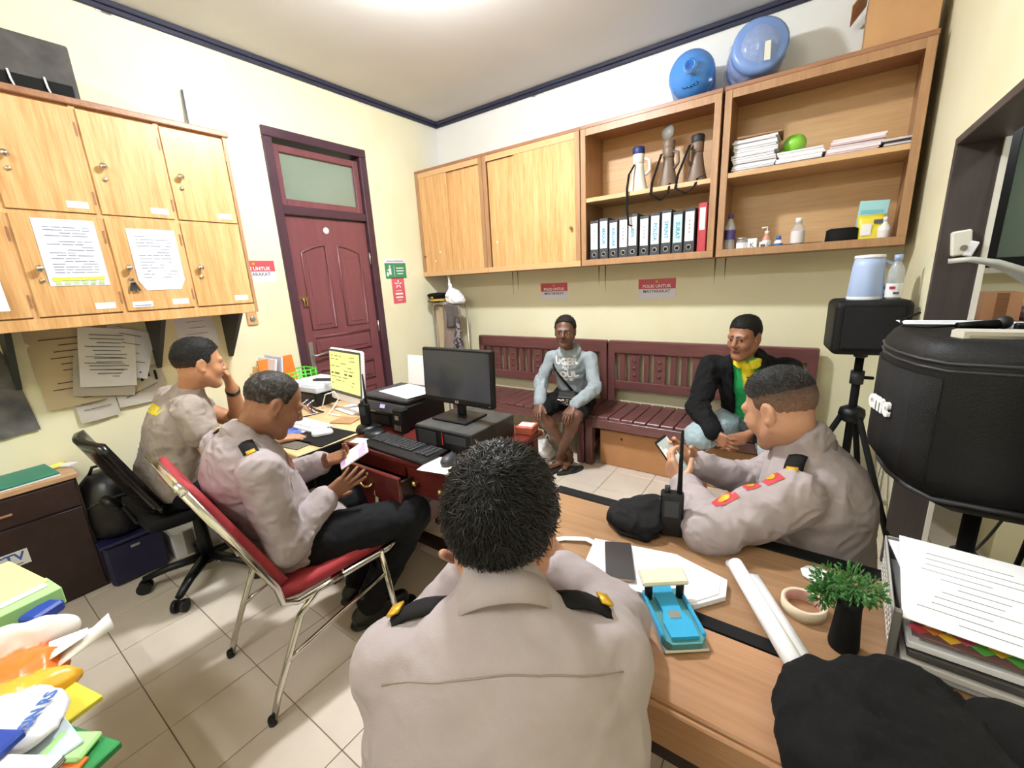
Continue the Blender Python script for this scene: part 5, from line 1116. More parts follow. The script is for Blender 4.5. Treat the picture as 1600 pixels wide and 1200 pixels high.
MB().box((.16,-.16,.065),(.075,.05,.13),bev=.006).build('ink_tank_box',M_black,pr_); MB().box((.16,-.1865,.085),(.03,.002,.022)).build('ink_label',M_steel,pr_)
for k in range(4): MB().box((.138+k*.014,-.1865,.03),(.007,.002,.03)).build('ink_window',M_steel,pr_)
text('EPSON',.016,M_steel,pr_,(-.08,-.1535,.085),RX90,'logo'); MB().box((.03,-.168,.128),(.04,.001,.02),(-.5,0,0)).build('sticker',mat('lilac_sticker','b9b4e0',.5),pr_)
pg=thing('printed_page','printed white page lying on the printer lid','paper',(-1.82,1.53,.9215),-.15); MB().box((0,0,.0006),(.29,.20,.0012)).build('sheet',M_white,pg)
mb=MB()
for i in range(7): mb.box((0,.075-i*.022,.0014),(.22-.03*(i%3),.003,.0003))
mb.build('printed_lines',M_ink,pg)
wp=thing('leaning_whiteboard','white board leaning behind the printer','board',(-2.08,1.86,0)); MB().box((0,0,.52),(.30,.014,1.04),(-.10,.0,.0),bev=.002).build('panel',M_white,wp)
def radio(label,loc,rz,ant=.17,sc_=1.0,charger=False):
    t=thing('handheld_radio',label,'radio',loc,rz); z0=.035 if charger else 0
    MB().box((0,0,z0+.06*sc_),(.056*sc_,.034*sc_,.12*sc_),bev=.006).build('radio_body',M_black,t); MB().tube([(.017*sc_,0,z0+.118*sc_),(.017*sc_,0,z0+.13*sc_),(.017*sc_,0,z0+.118*sc_+ant)],[.008,.007,.004],8).build('antenna',M_matte,t)
    MB().tube([(-.012*sc_,0,z0+.118*sc_),(-.012*sc_,0,z0+.135*sc_)],.008,10).build('volume_knob',M_dark,t); MB().box((0,-.018*sc_,z0+.08*sc_),(.036*sc_,.003,.045*sc_),bev=.001).build('speaker_slots',M_dark,t); MB().box((-.029*sc_,0,z0+.075*sc_),(.004,.014,.045*sc_),bev=.001).build('talk_button',M_dark,t)
    if charger: MB().lathe([(.0,0),(.058,0),(.06,.012),(.05,.03),(.0,.03)],n=20).build('charger_dock',M_black,t)
    return t
radio('handheld radio standing in its charger beside the printer',(-1.90,1.29,.75),.3,.16,1.0,True)
ch=thing('radio_charger','low black charger puck in front of the printer','charger',(-1.80,1.265,.75),.2); MB().lathe([(0,0),(.055,0),(.058,.012),(.045,.026),(0,.028)],n=20).build('puck',M_black,ch); MB().tube([(.05,0,.01),(.09,.02,.008),(.12,.0,.006),(.16,.03,.006)],.003,6).build('cable',M_matte,ch)
bb=thing('black_device','black box with tangled cables by the wall end of the light desk','device',(-2.78,1.55,.748)); MB().box((0,0,.045),(.34,.26,.09),bev=.01).build('device_body',M_black,bb)
for k in range(6):
    a=k*1.1; MB().tube([(.10+.05*math.cos(a),-.13,.05),(.16+.06*math.sin(a),-.19,.03+.02*k%3*.01),(.23+.02*k,-.20+.03*math.cos(a),.006),(.30,-.15-.03*k,.005)],.0035,6).build('cable',(M_white,M_black,M_dark,mat('red_cable','8c2a30',.5))[k%4],bb)
sn=thing('white_scanner','flat white scanner on the black device','scanner',(-2.78,1.56,.839),.05); MB().box((0,0,.022),(.36,.29,.044),bev=.008).build('scanner_body',mat('pale_blue_plastic','ccd6e8',.4),sn); MB().box((0,.0,.047),(.35,.27,.008),bev=.003).build('scanner_lid',M_white,sn)
ph_=thing('dark_glasses_case','dark slim case lying on the white scanner','case',(-2.72,1.56,.8915),.4); MB().box((0,0,.006),(.15,.045,.012),bev=.005).build('case_body',M_dark,ph_)
tr_=thing('wooden_tray','thin brown board in front of the white computer','board',(-2.17,1.34,.749),.35); MB().box((0,0,.003),(.14,.11,.006),bev=.001).build('board',M_frame,tr_)
wc=thing('white_cable','white cable looping beside the white computer','cable',(-2.55,1.42,.752)); MB().tube([(0,0,.0),(.03,.02,.09),(.09,.05,.11),(.13,.05,.07),(.12,.0,.01),(.17,-.06,.004),(.28,-.05,.004)],.004,8).build('cord',M_white,wc)
# files leaning by the wall
x0=-3.03
fb=thing('green_basket','bright green plastic mesh basket with yellow papers by the wall','basket',(x0-.03,1.56,.748),.0)
M_lime=mat('lime_plastic','55d838',.4); mb=MB(); MB().box((0,0,.006),(.16,.22,.012),bev=.003).build('basket_base',M_lime,fb)
for y,x,w_,d_ in ((-.11,0,.16,.01),(.11,0,.16,.01)):
    pass
for i in range(7):
    z=.02+i*.028; MB().tube([(-.08,-.11,z),(.08,-.11,z),(.08,.11,z),(-.08,.11,z)],.005,6,closed=True).build('basket_rib',M_lime,fb)
for i in range(6):
    for sx_ in (-.08,.08): MB().tube([(sx_,-.1+.04*i,.01),(sx_,-.1+.04*i,.19)],.004,6).build('basket_strut',M_lime,fb)
fo=thing('orange_folder','orange folder standing behind the green basket','folder',(x0-.09,1.46,.75)); MB().box((0,0,.15),(.012,.26,.29),(.0,-.12,.1),bev=.002).build('cover',mat('orange_card','ee7a2b',.6),fo)
for i,(c,lb,ht) in enumerate((('d9b074','brown envelope leaning left of the orange folder',.24),('e9ebf3','white file leaning between the envelope and the orange folder',.30),('d3dbee','pale blue file leaning against the orange folder',.31))):
    f_=thing('paper_file',lb,'file',(x0-.11,1.33+i*.05,.75)); MB().box((0,0,ht/2),(.2,.012,ht),(-.25+i*.06,.05,.12),bev=.002).build('cover',mat('file_'+c,c,.7),f_)
yl=thing('yellow_papers','yellow papers in the green basket','paper',(x0-.02,1.55,.765)); MB().box((0,0,.05),(.11,.17,.07),(.1,.05,.1),bev=.01).build('paper_bundle',mat('yellow_card','ece23c',.6),yl)
rb=thing('small_red_box','small brick red box at the end of the mahogany desk','box',(-1.115,1.665,.75)); MB().box((0,0,.02),(.09,.09,.04),(0,0,.2),bev=.003).build('box_body',mat('brick_red','b0563f',.7,var=.3,scale=40),rb); MB().box((0,0,.0412),(.07,.05,.0015),(0,0,.2)).build('label',M_white,rb)
# ================================================================== binders, megaphones, bottles on the back shelves
M_bind=mat('binder_black','3a3a40',.55,var=.25,scale=30); M_cyan=mat('cyan_ink','3d9ab8',.6)
names=['','MASUK','KELUAR','','BIN','','POLDA','SPRINT','SURAT','']
bx0=XC0+.048; bw=(XC1-.048-bx0)/11
pos_=['leftmost binder on the shelf','second binder from the left on the shelf','third binder from the left on the shelf','fourth binder from the left on the shelf','binder half covered by a hanging black strap','sixth binder from the left on the shelf','seventh binder from the left on the shelf','eighth binder from the left on the shelf','binder with a pale green spine label','binder beside the red one']
for i in range(10):
    x=bx0+bw*(i+.5); y=3.175-(.02 if i==4 else 0); b=thing('ring_binder','black '+pos_[i],'binder',(x,y,ZB+.0255),random.uniform(-.03,.03),'binders on the open shelf')
    hz=.305+.012*math.sin(i*2.1); MB().box((0,.135,hz/2),(bw*.90,.27,hz),bev=.003).build('cover',M_bind,b)
    MB().box((0,-.0008,hz*.62),(bw*.72,.0016,hz*.62)).build('spine_label',M_white if i!=8 else mat('mint_label','bfe6d6',.7),b)
    MB().tube([(.015*math.cos(a),-.0015,.055+.015*math.sin(a)) for a in np.linspace(0,2*PI,17)[:-1]],.003,6,closed=True).build('finger_ring',M_steel,b); MB().lathe([(0,0),(.012,0),(.012,.0008)],(0,-.0006,.055),14,Matrix.Rotation(PI/2,3,'X')).build('ring_hole',M_matte,b)
    if names[i]: text(names[i],.036,M_cyan,b,(0,-.002,hz*.58),(PI/2,PI/2,0),bold=.0012)
    else:
        for q in range(4): MB().box((0,-.002,hz*(.5+.08*q)),(.006,.0006,.010)).build('spine_print',M_ink,b)
x=bx0+bw*10.5; b=thing('ring_binder','red binder at the right end of the shelf','binder',(x,3.185,ZB+.0255),0,'binders on the open shelf'); MB().box((0,.13,.165),(bw*.7,.26,.33),bev=.003).build('cover',mat('red_binder','b83a40',.55),b); MB().box((0,-.0008,.23),(bw*.45,.0016,.14)).build('spine_label',M_white,b)
def megaphone(label,x,y,body,cap,horn,rz=0,disc=False):
    t=thing('megaphone',label,'megaphone',(x,y,2.0655),rz)
    MB().lathe([(.072,0),(.077,.004),(.074,.012),(.058,.06),(.046,.12),(.038,.17),(.034,.20)],n=24).build('horn',horn,t); MB().lathe([(.036,.195),(.039,.20),(.040,.26),(.037,.265)],n=24).build('body',body,t)
    MB().lathe([(.040,.258),(.042,.262),(.042,.30),(.036,.306),(0,.306)],n=24).build('rear_cap',cap,t); MB().tube([(.036,0,.23),(.075,0,.215),(.08,0,.15),(.05,0,.12)],.011,8).build('grip',body,t)
    if disc: MB().lathe([(0,0),(.045,.0),(.048,.006),(.048,.014),(0,.018)],(0,-.005,.355),20,Matrix.Rotation(PI/2,3,'X')).build('round_back',mat('clear_grey','9a9a92',.2,alpha=.7),t)
    return t
M_tan=mat('brown_grey_plastic','7d6a5c',.45); M_cream=mat('cream_plastic','e6e2d4',.45); M_navy=mat('navy_cap','27346e',.45)
mx=[aty(px,290,3.27).x for px in (997,1043,1086)]
megaphone('cream megaphone with navy cap on the open shelf',mx[0],3.27,M_cream,M_navy,M_cream,.3); megaphone('brown megaphone with round clear back on the open shelf',mx[1],3.27,M_tan,M_tan,M_tan,-.4,True); megaphone('brown megaphone at the right end of the open shelf',mx[2],3.29,M_tan,M_dark,M_tan,-2.2)
for i,(x,pts,lb) in enumerate(((mx[0]-.012,[(0,-.045,2.25),(-.02,-.10,2.18),(-.015,-.15,2.08),(-.01,-.155,1.95),(0,-.15,1.84),(.02,-.14,1.83)],'black strap hanging from the cream megaphone'),(mx[1],[(-.03,-.06,2.28),(-.07,-.12,2.10),(-.07,-.15,2.02),(0,-.155,1.97),(.045,-.15,2.01),(.05,-.13,2.075)],'black strap looping from the middle megaphone'),(mx[2],[(-.03,-.06,2.30),(-.09,-.10,2.12),(-.09,-.15,2.03),(-.02,-.155,1.99),(.03,-.15,2.03),(.04,-.12,2.08),(.06,-.06,2.1)],'black strap looping from the right megaphone'))):
    t=thing('carry_strap',lb,'strap',(x,3.27,2.07)); P=[Vector((a,b,c-2.07)) for a,b,c in pts]; Q=[]
    for k in range(len(P)-1):
        for u in np.linspace(0,1,4)[:-1]: Q.append(P[k].lerp(P[k+1],u))
    Q.append(P[-1]); MB().grid([[q+Vector((-.008,0,.0)),q+Vector((.008,0,.003))] for q in Q],.003).build('webbing',M_matte,t)
zD=2.0755
ORD=['first','second','third','fourth','fifth','sixth','seventh','eighth','ninth','tenth','eleventh','twelfth','thirteenth','fourteenth','fifteenth']
def stack(x0,x1,n,th,label,group,cols,tilt=0,y0=3.18,dep=.22,z=zD,jit=.008):
    r=random.Random(int(x0*1000))
    for i in range(n):
        t=thing('booklet',label+', '+ORD[i]+' from the bottom' if n>1 else label,'booklet',((x0+x1)/2+r.uniform(-jit,jit)+tilt*i,y0+dep/2+r.uniform(-jit,jit),z+i*th),r.uniform(-.03,.03),group)
        c=cols[i%len(cols)]; MB().box((0,0,th*.5),((x1-x0),dep,th*.86)).build('pages',mat('pages_'+c,c,.8),t)
DX=lambda px: aty(px,240,3.2).x
stack(DX(1146),DX(1212),15,.0125,'white booklet in the tall stack on the upper shelf','booklets in the tall stack',('e8e8ee','d6d4da','efeff4'))
stack(DX(1216),DX(1287),6,.0125,'white paper bundle in the low stack beside the green ball','bundles in the low stack',('f0f0f4','e4e4ec'))
stack(DX(1290),DX(1372),8,.011,'pinkish paper bundle in the leaning stack on the upper shelf','bundles in the leaning stack',('e6dde4','d9b9bd','efeaf0','e9e2ea'),.003)
stack(DX(1376),DX(1424),4,.011,'dark edged folder in the thin stack at the shelf end','folders in the thin stack',('4a4444','d8d6da'),.002)
fl=thing('cardboard_cover','brown cover on top of the tall booklet stack','cover',((DX(1146)+DX(1212))/2+.02,3.29,zD+15*.0125+.001),.06); MB().box((0,0,.006),(.24,.24,.012),bev=.002).build('cover',M_edge,fl)
gb=thing('green_ball','light green ball behind the low paper stack','ball',(aty(1243,210,3.28).x,3.30,zD+6*.0125)); S=SDF(.004); S.ell((0,0,.055),(.06,.055,.055),None,.01,'8fd44a'); link('ball_skin',S.mesh('ball_skin',attrmat('rubber',.35,.05,20,0,10)),gb); MB().tube([(-.05,-.02,.02),(-.062,-.03,.012)],.012,8).build('ball_valve',M_lime,gb)
zl=ZB+.0255
def bottle(label,px,prof,body,cap,y=3.22,lab=None,caph=.02,x=None,z=None,pump=False,n=18,cat='bottle',cr=.55):
    t=thing('bottle',label,cat,(aty(px,370,y).x if x is None else x,y,zl if z is None else z)); MB().lathe(prof,n=n).build('bottle_body',body,t); h=prof[-1][1]; r=prof[-1][0]
    MB().lathe([(r+.003,h-.004),(r+.003,h+caph),(0,h+caph+.001)],n=14).build('cap',cap,t)
    if lab: MB().lathe([(lab[2],lab[0]),(lab[2],lab[1])],n=n,cap=False).build('label_band',lab[3],t)
    if pump: MB().tube([(0,0,h+caph),(0,0,h+caph+.025),(-.03,0,h+caph+.022)],.005,8).build('pump_head',cap,t)
    return t
M_clear=mat('clear_plastic','dfe6ea',.08,alpha=.35,spec=.8); M_pur=mat('violet_label','4c3f7a',.5); M_wcap=mat('white_cap','eeeeee',.4); M_orange=mat('pink_liquid','d9a08a',.3,alpha=.8)
bottle('clear water bottle with violet label at the left end of the lower shelf',1140,[(.03,0),(.032,.01),(.032,.15),(.028,.17),(.013,.205),(.013,.215)],M_clear,M_pur,3.2,(.08,.14,.0325,M_pur))
bottle('clear glass jar beside the water bottle',1160,[(.03,0),(.032,.01),(.032,.07),(.03,.075)],M_clear,M_steel,3.19,(.02,.055,.0326,M_white),.012,cat='jar')
bottle('small pump bottle with pink liquid on the lower shelf',1198,[(.022,0),(.025,.01),(.025,.075),(.012,.09),(.010,.10)],M_orange,M_cream,3.23,(.02,.06,.0255,M_white),.015,pump=True)
bottle('small blue and white bottle on the lower shelf',1217,[(.022,0),(.024,.008),(.022,.045),(.010,.06)],M_white,mat('blue_cap','3a66b0',.4),3.22,(.015,.035,.0243,mat('blue_cap','3a66b0',.4)))
bottle('white capped spirit bottle with red logo label on the lower shelf',1246,[(.034,0),(.036,.01),(.036,.10),(.030,.125),(.016,.14),(.015,.15)],M_clear,M_wcap,3.24,(.03,.10,.0365,mat('label_pale','e6dfe2',.6)),.025)
bottle('small white dropper bottle at the right end of the lower shelf',1380,[(.026,0),(.028,.008),(.028,.075),(.012,.095),(.008,.11)],M_white,M_wcap,3.2,(.02,.06,.0285,mat('label_pale','e6dfe2',.6)),.02)
for px,lb,w_,h_ in ((1176,'small white box marked K on the lower shelf',.05,.075),(1193,'small white box with grey picture on the lower shelf',.04,.05)):
    t=thing('small_box',lb,'box',(aty(px,375,3.175).x,3.175,zl)); MB().box((0,0,h_/2),(w_,.035,h_),bev=.001).build('carton',M_white,t)
    if px==1176: text('K',.04,M_ink,t,(0,-.0182,h_*.45),RX90)
    else: MB().box((0,-.018,h_*.5),(.025,.001,.02)).build('picture',M_ink,t)
t=thing('black_case','long flat black case on the lower shelf','case',((aty(1197,378,3.19).x+aty(1288,370,3.19).x)/2,3.255,zl)); MB().box((0,0,.013),(.29,.10,.026),bev=.006).build('case_body',M_matte,t); MB().box((0,-.051,.013),(.27,.002,.004)).build('zip',M_dark,t)
t=thing('velvet_hat','black velvet cap on the lower shelf','cap',(aty(1316,362,3.22).x,3.23,zl)); MB().lathe([(.078,0),(.08,.004),(.076,.085),(.06,.092),(0,.094)],n=24).build('cap_shell',M_matte,t); o=MB().lathe([(.0805,.002),(.0808,.022)],n=24,cap=False).build('cap_band',mat('black_felt','1b1b1d',.9),t)
for oo in t.children: oo.scale=(1,.72,1)
t=thing('yellow_pouch','yellow and white pouch on the lower shelf','packet',(aty(1360,355,3.22).x,3.225,zl)); G=[[(x,-.028*math.cos(x/.05)*(1-(z/.15)**3)*sg,z) for x in np.linspace(-.06,.06,7)] for sg in (1,) for z in np.linspace(0,.15,7)]
M_yel=mat('yellow_film','e8d84a',.4); MB().grid(G,.03).build('pouch',M_yel,t); MB().box((-.02,-.030,.07),(.045,.002,.06),bev=.0005).build('white_panel',M_white,t); MB().box((.03,-.026,.11),(.04,.002,.02)).build('printed_name',M_ink,t)
t=thing('cyan_box','pale cyan box standing behind the yellow pouch','box',(aty(1364,325,3.27).x,3.30,zl)); MB().box((0,0,.115),(.13,.05,.23),(0,.06,0),bev=.002).build('carton',mat('cyan_card','a5dbe4',.6),t); MB().box((0,-.0262,.17),(.10,.001,.02),(0,.06,0)).build('label',mat('cyan_card2','7fc4d2',.6),t)
# water jugs and carton on top of the shelves
M_jug=mat('blue_water_plastic','3f8fe6',.12,alpha=.78,spec=.7); M_jug2=mat('blue_wrapped_plastic','7f9fdc',.25,alpha=.85)
jp=[(0,0),(.12,0),(.135,.012),(.137,.06),(.130,.075),(.137,.09),(.137,.17),(.130,.185),(.137,.20),(.137,.26),(.125,.30),(.075,.345),(.034,.36),(.03,.365),(.03,.395),(.034,.40),(.034,.41),(.026,.41),(.024,.37)]
x=aty(1071,117,3.2).x; t=thing('water_jug','blue water jug lying with its mouth to the room on the binder shelf','jug',(x,3.44,ZT+.138)); R=Matrix.Rotation(.16,3,'Z')@Matrix.Rotation(PI/2,3,'X'); MB().lathe(jp,n=30,R=R).build('jug_body',M_jug,t); MB().lathe([(.036,.385),(.038,.388),(.038,.405),(.036,.408)],n=24,R=R,cap=False).build('neck_ring',mat('pale_blue','a8d0f5',.3),t)
t_=text('CLEO',.04,M_white,t,R@Vector((0,0,0)),RX90,'embossed_mark'); 
for v in t_.data.vertices:
    p_=v.co; a=-PI/2+p_.x/.1; v.co=Vector((p_.x,p_.y*.9-.085,0))
t_.location=R@Vector((.0,0,.335)); 
x=aty(1192,80,3.25).x; t=thing('water_jug','plastic wrapped blue water jug tilted on the shelf by the doorway','jug',(x,3.14,ZT+.175)); R=Matrix.Rotation(.28,3,'Z')@Matrix.Rotation(-PI/2-.12,3,'X')
MB().lathe([(a*1.08,z*.9) for a,z in jp],n=30,R=R).build('jug_body',M_jug2,t)
S=SDF(.006); q0=Vector(R@Vector((0,0,.12))); q1=Vector(R@Vector((0,0,.25))); S.cone(q0,q1,.155,.15,.02,None,'b9c4e2')
wr=link('plastic_wrap',S.mesh('plastic_wrap',mat('cling_wrap','c8d2ea',.15,alpha=.30,spec=.9),None,[(.006,(30,30,12)),(.004,(60,60,60))]),t); MB().box(R@Vector((.03,.06,-.030)),(.03,.10,.004),R).build('tape_strip',M_cream,t)
x0_,x1_=aty(1354,30,3.25).x,aty(1466,30,3.25).x; M_card=mat('cardboard','c79a6b',.8,var=.1,scale=12); t=thing('cardboard_box','open cardboard box on the shelf next to the doorway','box',((x0_+x1_)/2,3.32,ZT)); MB().box((0,0,.14),(x1_-x0_,.26,.28),bev=.003).build('carton',M_card,t)
MB().box((-(x1_-x0_)/2-.035,0,.275),(.10,.25,.004),(0,-.9,0)).build('flap',M_card,t); MB().box((0,-.155,.285),(x1_-x0_,.06,.004),(.5,0,0)).build('flap',M_card,t)
# ================================================================== signs on the walls
M_sred=mat('sign_red','c4505c',.5); M_swhite=mat('sign_white','e9e6f2',.5)
def polri(label,c,w_,h_,face):
    t=thing('wall_sign',label,'sign',c,0,'red and white slogan signs'); L=face=='L'; B=lambda a,z,d,sa,sz,sd: MB().box((d,a,z) if L else (a,-d,z),(sd,sa,sz) if L else (sa,sd,sz))
    B(0,-h_/4,.0012,w_,h_/2,.0024).build('white_half',M_swhite,t); B(0,h_/4,.0012,w_,h_/2,.0024).build('red_half',M_sred,t)
    rot=RLEFT if L else RX90; P=lambda z: (.0028,0,z) if L else (0,-.0028,z)
    text('POLRI UNTUK',w_*.12,M_white,t,P(h_*.13),rot,bold=.0006); text('MASYARAKAT',w_*.115,M_ink,t,P(-h_*.13),rot,bold=.0004); B(0,h_*.36,.0026,.018,.016,.0006).build('emblem',M_gold,t); return t
a,b=aty(845,443,YB),aty(887,468,YB); polri('slogan sign on the back wall left of the hoodie wearer',((a.x+b.x)/2,YB,(a.z+b.z)/2),b.x-a.x,.15,'B')
a,b=aty(998,436,YB),aty(1055,467,YB); polri('slogan sign on the back wall between the two bench sitters',((a.x+b.x)/2,YB,(a.z+b.z)/2),b.x-a.x,.155,'B')
polri('slogan sign half hidden behind the locker beside the door',(XL,1.50,1.65),.29,.15,'L')
t=thing('wall_sign','green and white clean-up sign beside the door','sign',(XL,2.775,1.66)); MB().box((.0012,0,-.02),(.0024,.25,.14)).build('green_field',mat('sign_green','3f8a62',.5),t); MB().box((.0012,0,.07),(.0024,.25,.04)).build('white_header',M_swhite,t)
text('JAGALAH KEBERSIHAN',.019,M_ink,t,(.0028,0,.068),RLEFT); MB().box((.0028,.045,-.02),(.0008,.003,.10)).build('divider',M_white,t) if 0 else MB().box((.0028,-.02,-.02),(.0008,.003,.10)).build('divider',M_white,t)
mb=MB(); mb.box((.0028,-.07,-.025),(.0008,.026,.06)); mb.lathe([(0,0),(.011,0),(.011,.0008)],(.0028,-.07,.02),12,Matrix.Rotation(PI/2,3,'Y')); mb.box((.0028,-.10,-.05),(.0008,.022,.035)); mb.box((.0028,-.088,-.01),(.0008,.03,.008),(.6,0,0)); mb.build('person_symbol',M_white,t)
for k in range(3): MB().box((.0028,.05,.005-.026*k),(.0008,.09-.02*(k==2),.009)).build('text_line',M_white,t)
t=thing('wall_sign','narrow red poster under the green sign','sign',(XL,2.785,1.455)); MB().box((.0012,0,0),(.0024,.15,.24)).build('red_field',mat('poster_red','d8606a',.5),t); mb=MB()
for k in range(5): a=k*1.2566+.3; mb.tube([(.003,.012*math.cos(a),.06+.012*math.sin(a)),(.003,.045*math.cos(a),.06+.04*math.sin(a))],.006,6)
mb.build('hand_symbol',M_white,t)
for z,w_,h_ in ((.0,.07,.006),(-.03,.09,.016),(-.062,.085,.014),(-.09,.06,.005)): MB().box((.0028,0,z),(.0008,w_,h_)).build('text_line',M_white,t)
t=thing('light_switch','wooden switch plate beside the locker','switch',(XL,1.42,1.33)); MB().box((.006,0,0),(.012,.07,.10),bev=.003).build('plate',M_cabx,t); MB().lathe([(.018,0),(.018,.006),(.012,.008),(0,.008)],(.012,0,-.005),14,Matrix.Rotation(PI/2,3,'Y')).build('rotary_switch',M_steel,t)
# stains below the cupboards
for i,(px,py) in enumerate(((801,430),(809,430),(936,418),(946,418),(1118,404),(1134,404))):
    c=aty(px,py,YB); L=.22-.03*(i%3); t=thing('drip_stain','dark run mark below the cupboards, %s from the left'%('first','second','third','fourth','fifth','sixth')[i],'stain',(c.x,YB,ZB),0,'run marks on the back wall'); MB().prism([(-.005,0),(.006,0),(.003,-L*.5),(.001,-L),(-.002,-L*.6)],(0,-.0012,0),(0,0,0),(1,0,0),(0,0,1)).build('stain',mat('stain_brown','7d6f58',.8),t)
# ---- papers on the wall below the locker
def wsheet(label,y,z,w_,h_,rot,m,extra=None,dx=.0,lines=6,seed=0,nm='wall_paper_sheet'):
    t=thing(nm,label,'paper',(XL+.001+dx,y,z),0,rot=(rot,0,0)); G=[[(.002+.004*math.sin(j*.9+i)+.012*(1-i/6)**2,(-.5+j/6)*w_,(-.5+i/6)*h_) for j in range(7)] for i in range(7)]
    MB().grid(G).build('sheet',m,t); mb=MB(); r=random.Random(seed)
    for i in range(lines):
        zz=(.38-.72*i/max(lines,1))*h_; mb.box((.014,r.uniform(-.05,.05)*w_,zz),(.001,w_*r.uniform(.4,.75),h_*.012))
    if lines: mb.build('printed_lines',extra or M_ink,t)
    return t
M_gpaper=mat('grey_paper','b9b3a8',.8); M_maroonp=mat('maroon_print','6e3a36',.7)
wsheet('calendar poster with maroon printing below the locker',.52,1.16,.40,.42,0,mat('poster_tan','c8b898',.7),M_maroonp,0,9,1,'calendar')
t=wsheet('chart sheet with black bars beside the hanging sheaf',.72,1.0,.24,.22,0,M_gpaper,None,.004,0,2)
for k in range(6): MB().box((.016,-.09+k*.034,.055+.012*math.sin(k*2)),(.001,.012,.045+.012*(k%2))).build('chart_bar',M_matte,t)
MB().box((.016,0,-.03),(.001,.17,.004),(.35,0,0)).build('chart_line',M_ink,t)
wsheet('hanging sheaf of written sheets pinned under the locker',.61,1.19,.24,.33,-.18,M_paper,None,.022,11,3); wsheet('second hanging sheet behind the written sheaf',.70,1.20,.22,.28,-.35,M_sheet,None,.012,4,4); wsheet('third hanging sheet below the written sheaf',.58,1.10,.26,.25,-.22,M_gpaper,None,.015,5,5)
wsheet('striped form with thick black lines at the lower wall',.51,.95,.17,.20,.05,M_gpaper,M_matte,.006,4,6)
wsheet('white sheet on the wall behind the man in the T-shirt',1.07,1.26,.22,.22,0,M_sheet,None,0,4,7)
t=wsheet('grey landscape picture at the left picture edge',.10,1.07,.32,.44,.08,mat('grey_photo','6a6866',.6,var=.5,scale=12,col2='3c3c40'),None,0,0,8,'wall_picture')
t=thing('black_crate','dusty dark crate on top of the locker','crate',(-3.08,.50,2.42)); MB().box((0,0,.115),(.30,.42,.23),bev=.006).build('crate_body',mat('dusty_charcoal','55524e',.8,var=.35,scale=12,col2='3a3836'),t); MB().box((.152,.0,.035),(.004,.38,.05)).build('dark_slot',M_matte,t)
for k in range(3): MB().tube([(.155,-.12+.11*k,.07),(.162,-.118+.11*k,.03),(.158,-.11+.11*k,.0)],.004,6).build('white_tie',M_white,t)
a_,b_=atx(284,140,XL+.012),atx(295,200,XL+.03); b_.z=2.421; t=thing('grey_stick','thin grey stick standing on the locker top against the wall','stick',b_); MB().tube([(0,0,0),a_-b_],.006,8,flat=((1,0,0),.6)).build('stick',mat('slate_stick','5f6674',.5),t); MB().tube([(0,0,0),(0,0,.008)],.009,8).build('stick_tip',M_dark,t)
# ================================================================== things on the oak table
M_wpaper=mat('bright_paper','f0f0f3',.7)
nb_=thing('white_notebook','white paper pad with cut corners lying on the oak table','notebook',(-.265,.94,.7525),.18)
MB().prism([(-.165,-.09),(.10,-.085),(.165,-.03),(.17,.03),(.06,.085),(-.165,.08)],(0,0,.012)).build('page_block',M_paper,nb_); MB().prism([(-.168,-.092),(.085,-.088),(.15,-.03),(.155,.028),(.05,.087),(-.168,.082)],(0,0,.002),(0,0,.0125)).build('top_sheet',M_wpaper,nb_)
ph3=thing('smartphone','black phone with rose rim lying on the white paper pad','phone',(-.348,.925,.769),.42); MB().box((0,0,.004),(.072,.152,.008),bev=.0035).build('phone_body',mat('rose_metal','b89a94',.3,metal=.6),ph3); MB().box((0,0,.0082),(.069,.148,.001),bev=.0004).build('screen',mat('phone_glass','3b3a3c',.12),ph3)
ln=thing('white_lanyard','white ribbon lanyard lying left of the paper pad','lanyard',(-.47,.92,.7525))
def ribbon(P,w_,m,name,par,th=.0015):
    P=[Vector(p) for p in P]; Q=[]
    for k in range(len(P)-1):
        for u in np.linspace(0,1,4)[:-1]: Q.append(P[k].lerp(P[k+1],u))
    Q.append(P[-1]); G=[]
    for i,q in enumerate(Q):
        d=(Q[min(i+1,len(Q)-1)]-Q[max(i-1,0)]).normalized(); s=d.cross(Vector((0,0,1))).normalized()*w_/2; G.append([q-s,q+s])
    return MB().grid(G,th).build(name,m,par)
ribbon([(.06,.06,.003),(.0,.065,.008),(-.06,.04,.004),(-.10,.0,.003)],.018,M_wpaper,'ribbon',ln); ribbon([(.09,-.04,.004),(.03,-.055,.009),(-.02,-.04,.004),(-.08,-.03,.003)],.018,M_wpaper,'ribbon',ln); MB().box((.085,-.062,.006),(.03,.02,.01),(0,0,.6),bev=.003).build('clip',M_black,ln)
pu=thing('hole_punch','bright blue hole punch with cream handle on the oak table','hole punch',(-.185,.815,.7505),-.95)
M_sky=mat('sky_blue_metal','35a6d6',.35); M_teal=mat('teal_grey','4f8f94',.4)
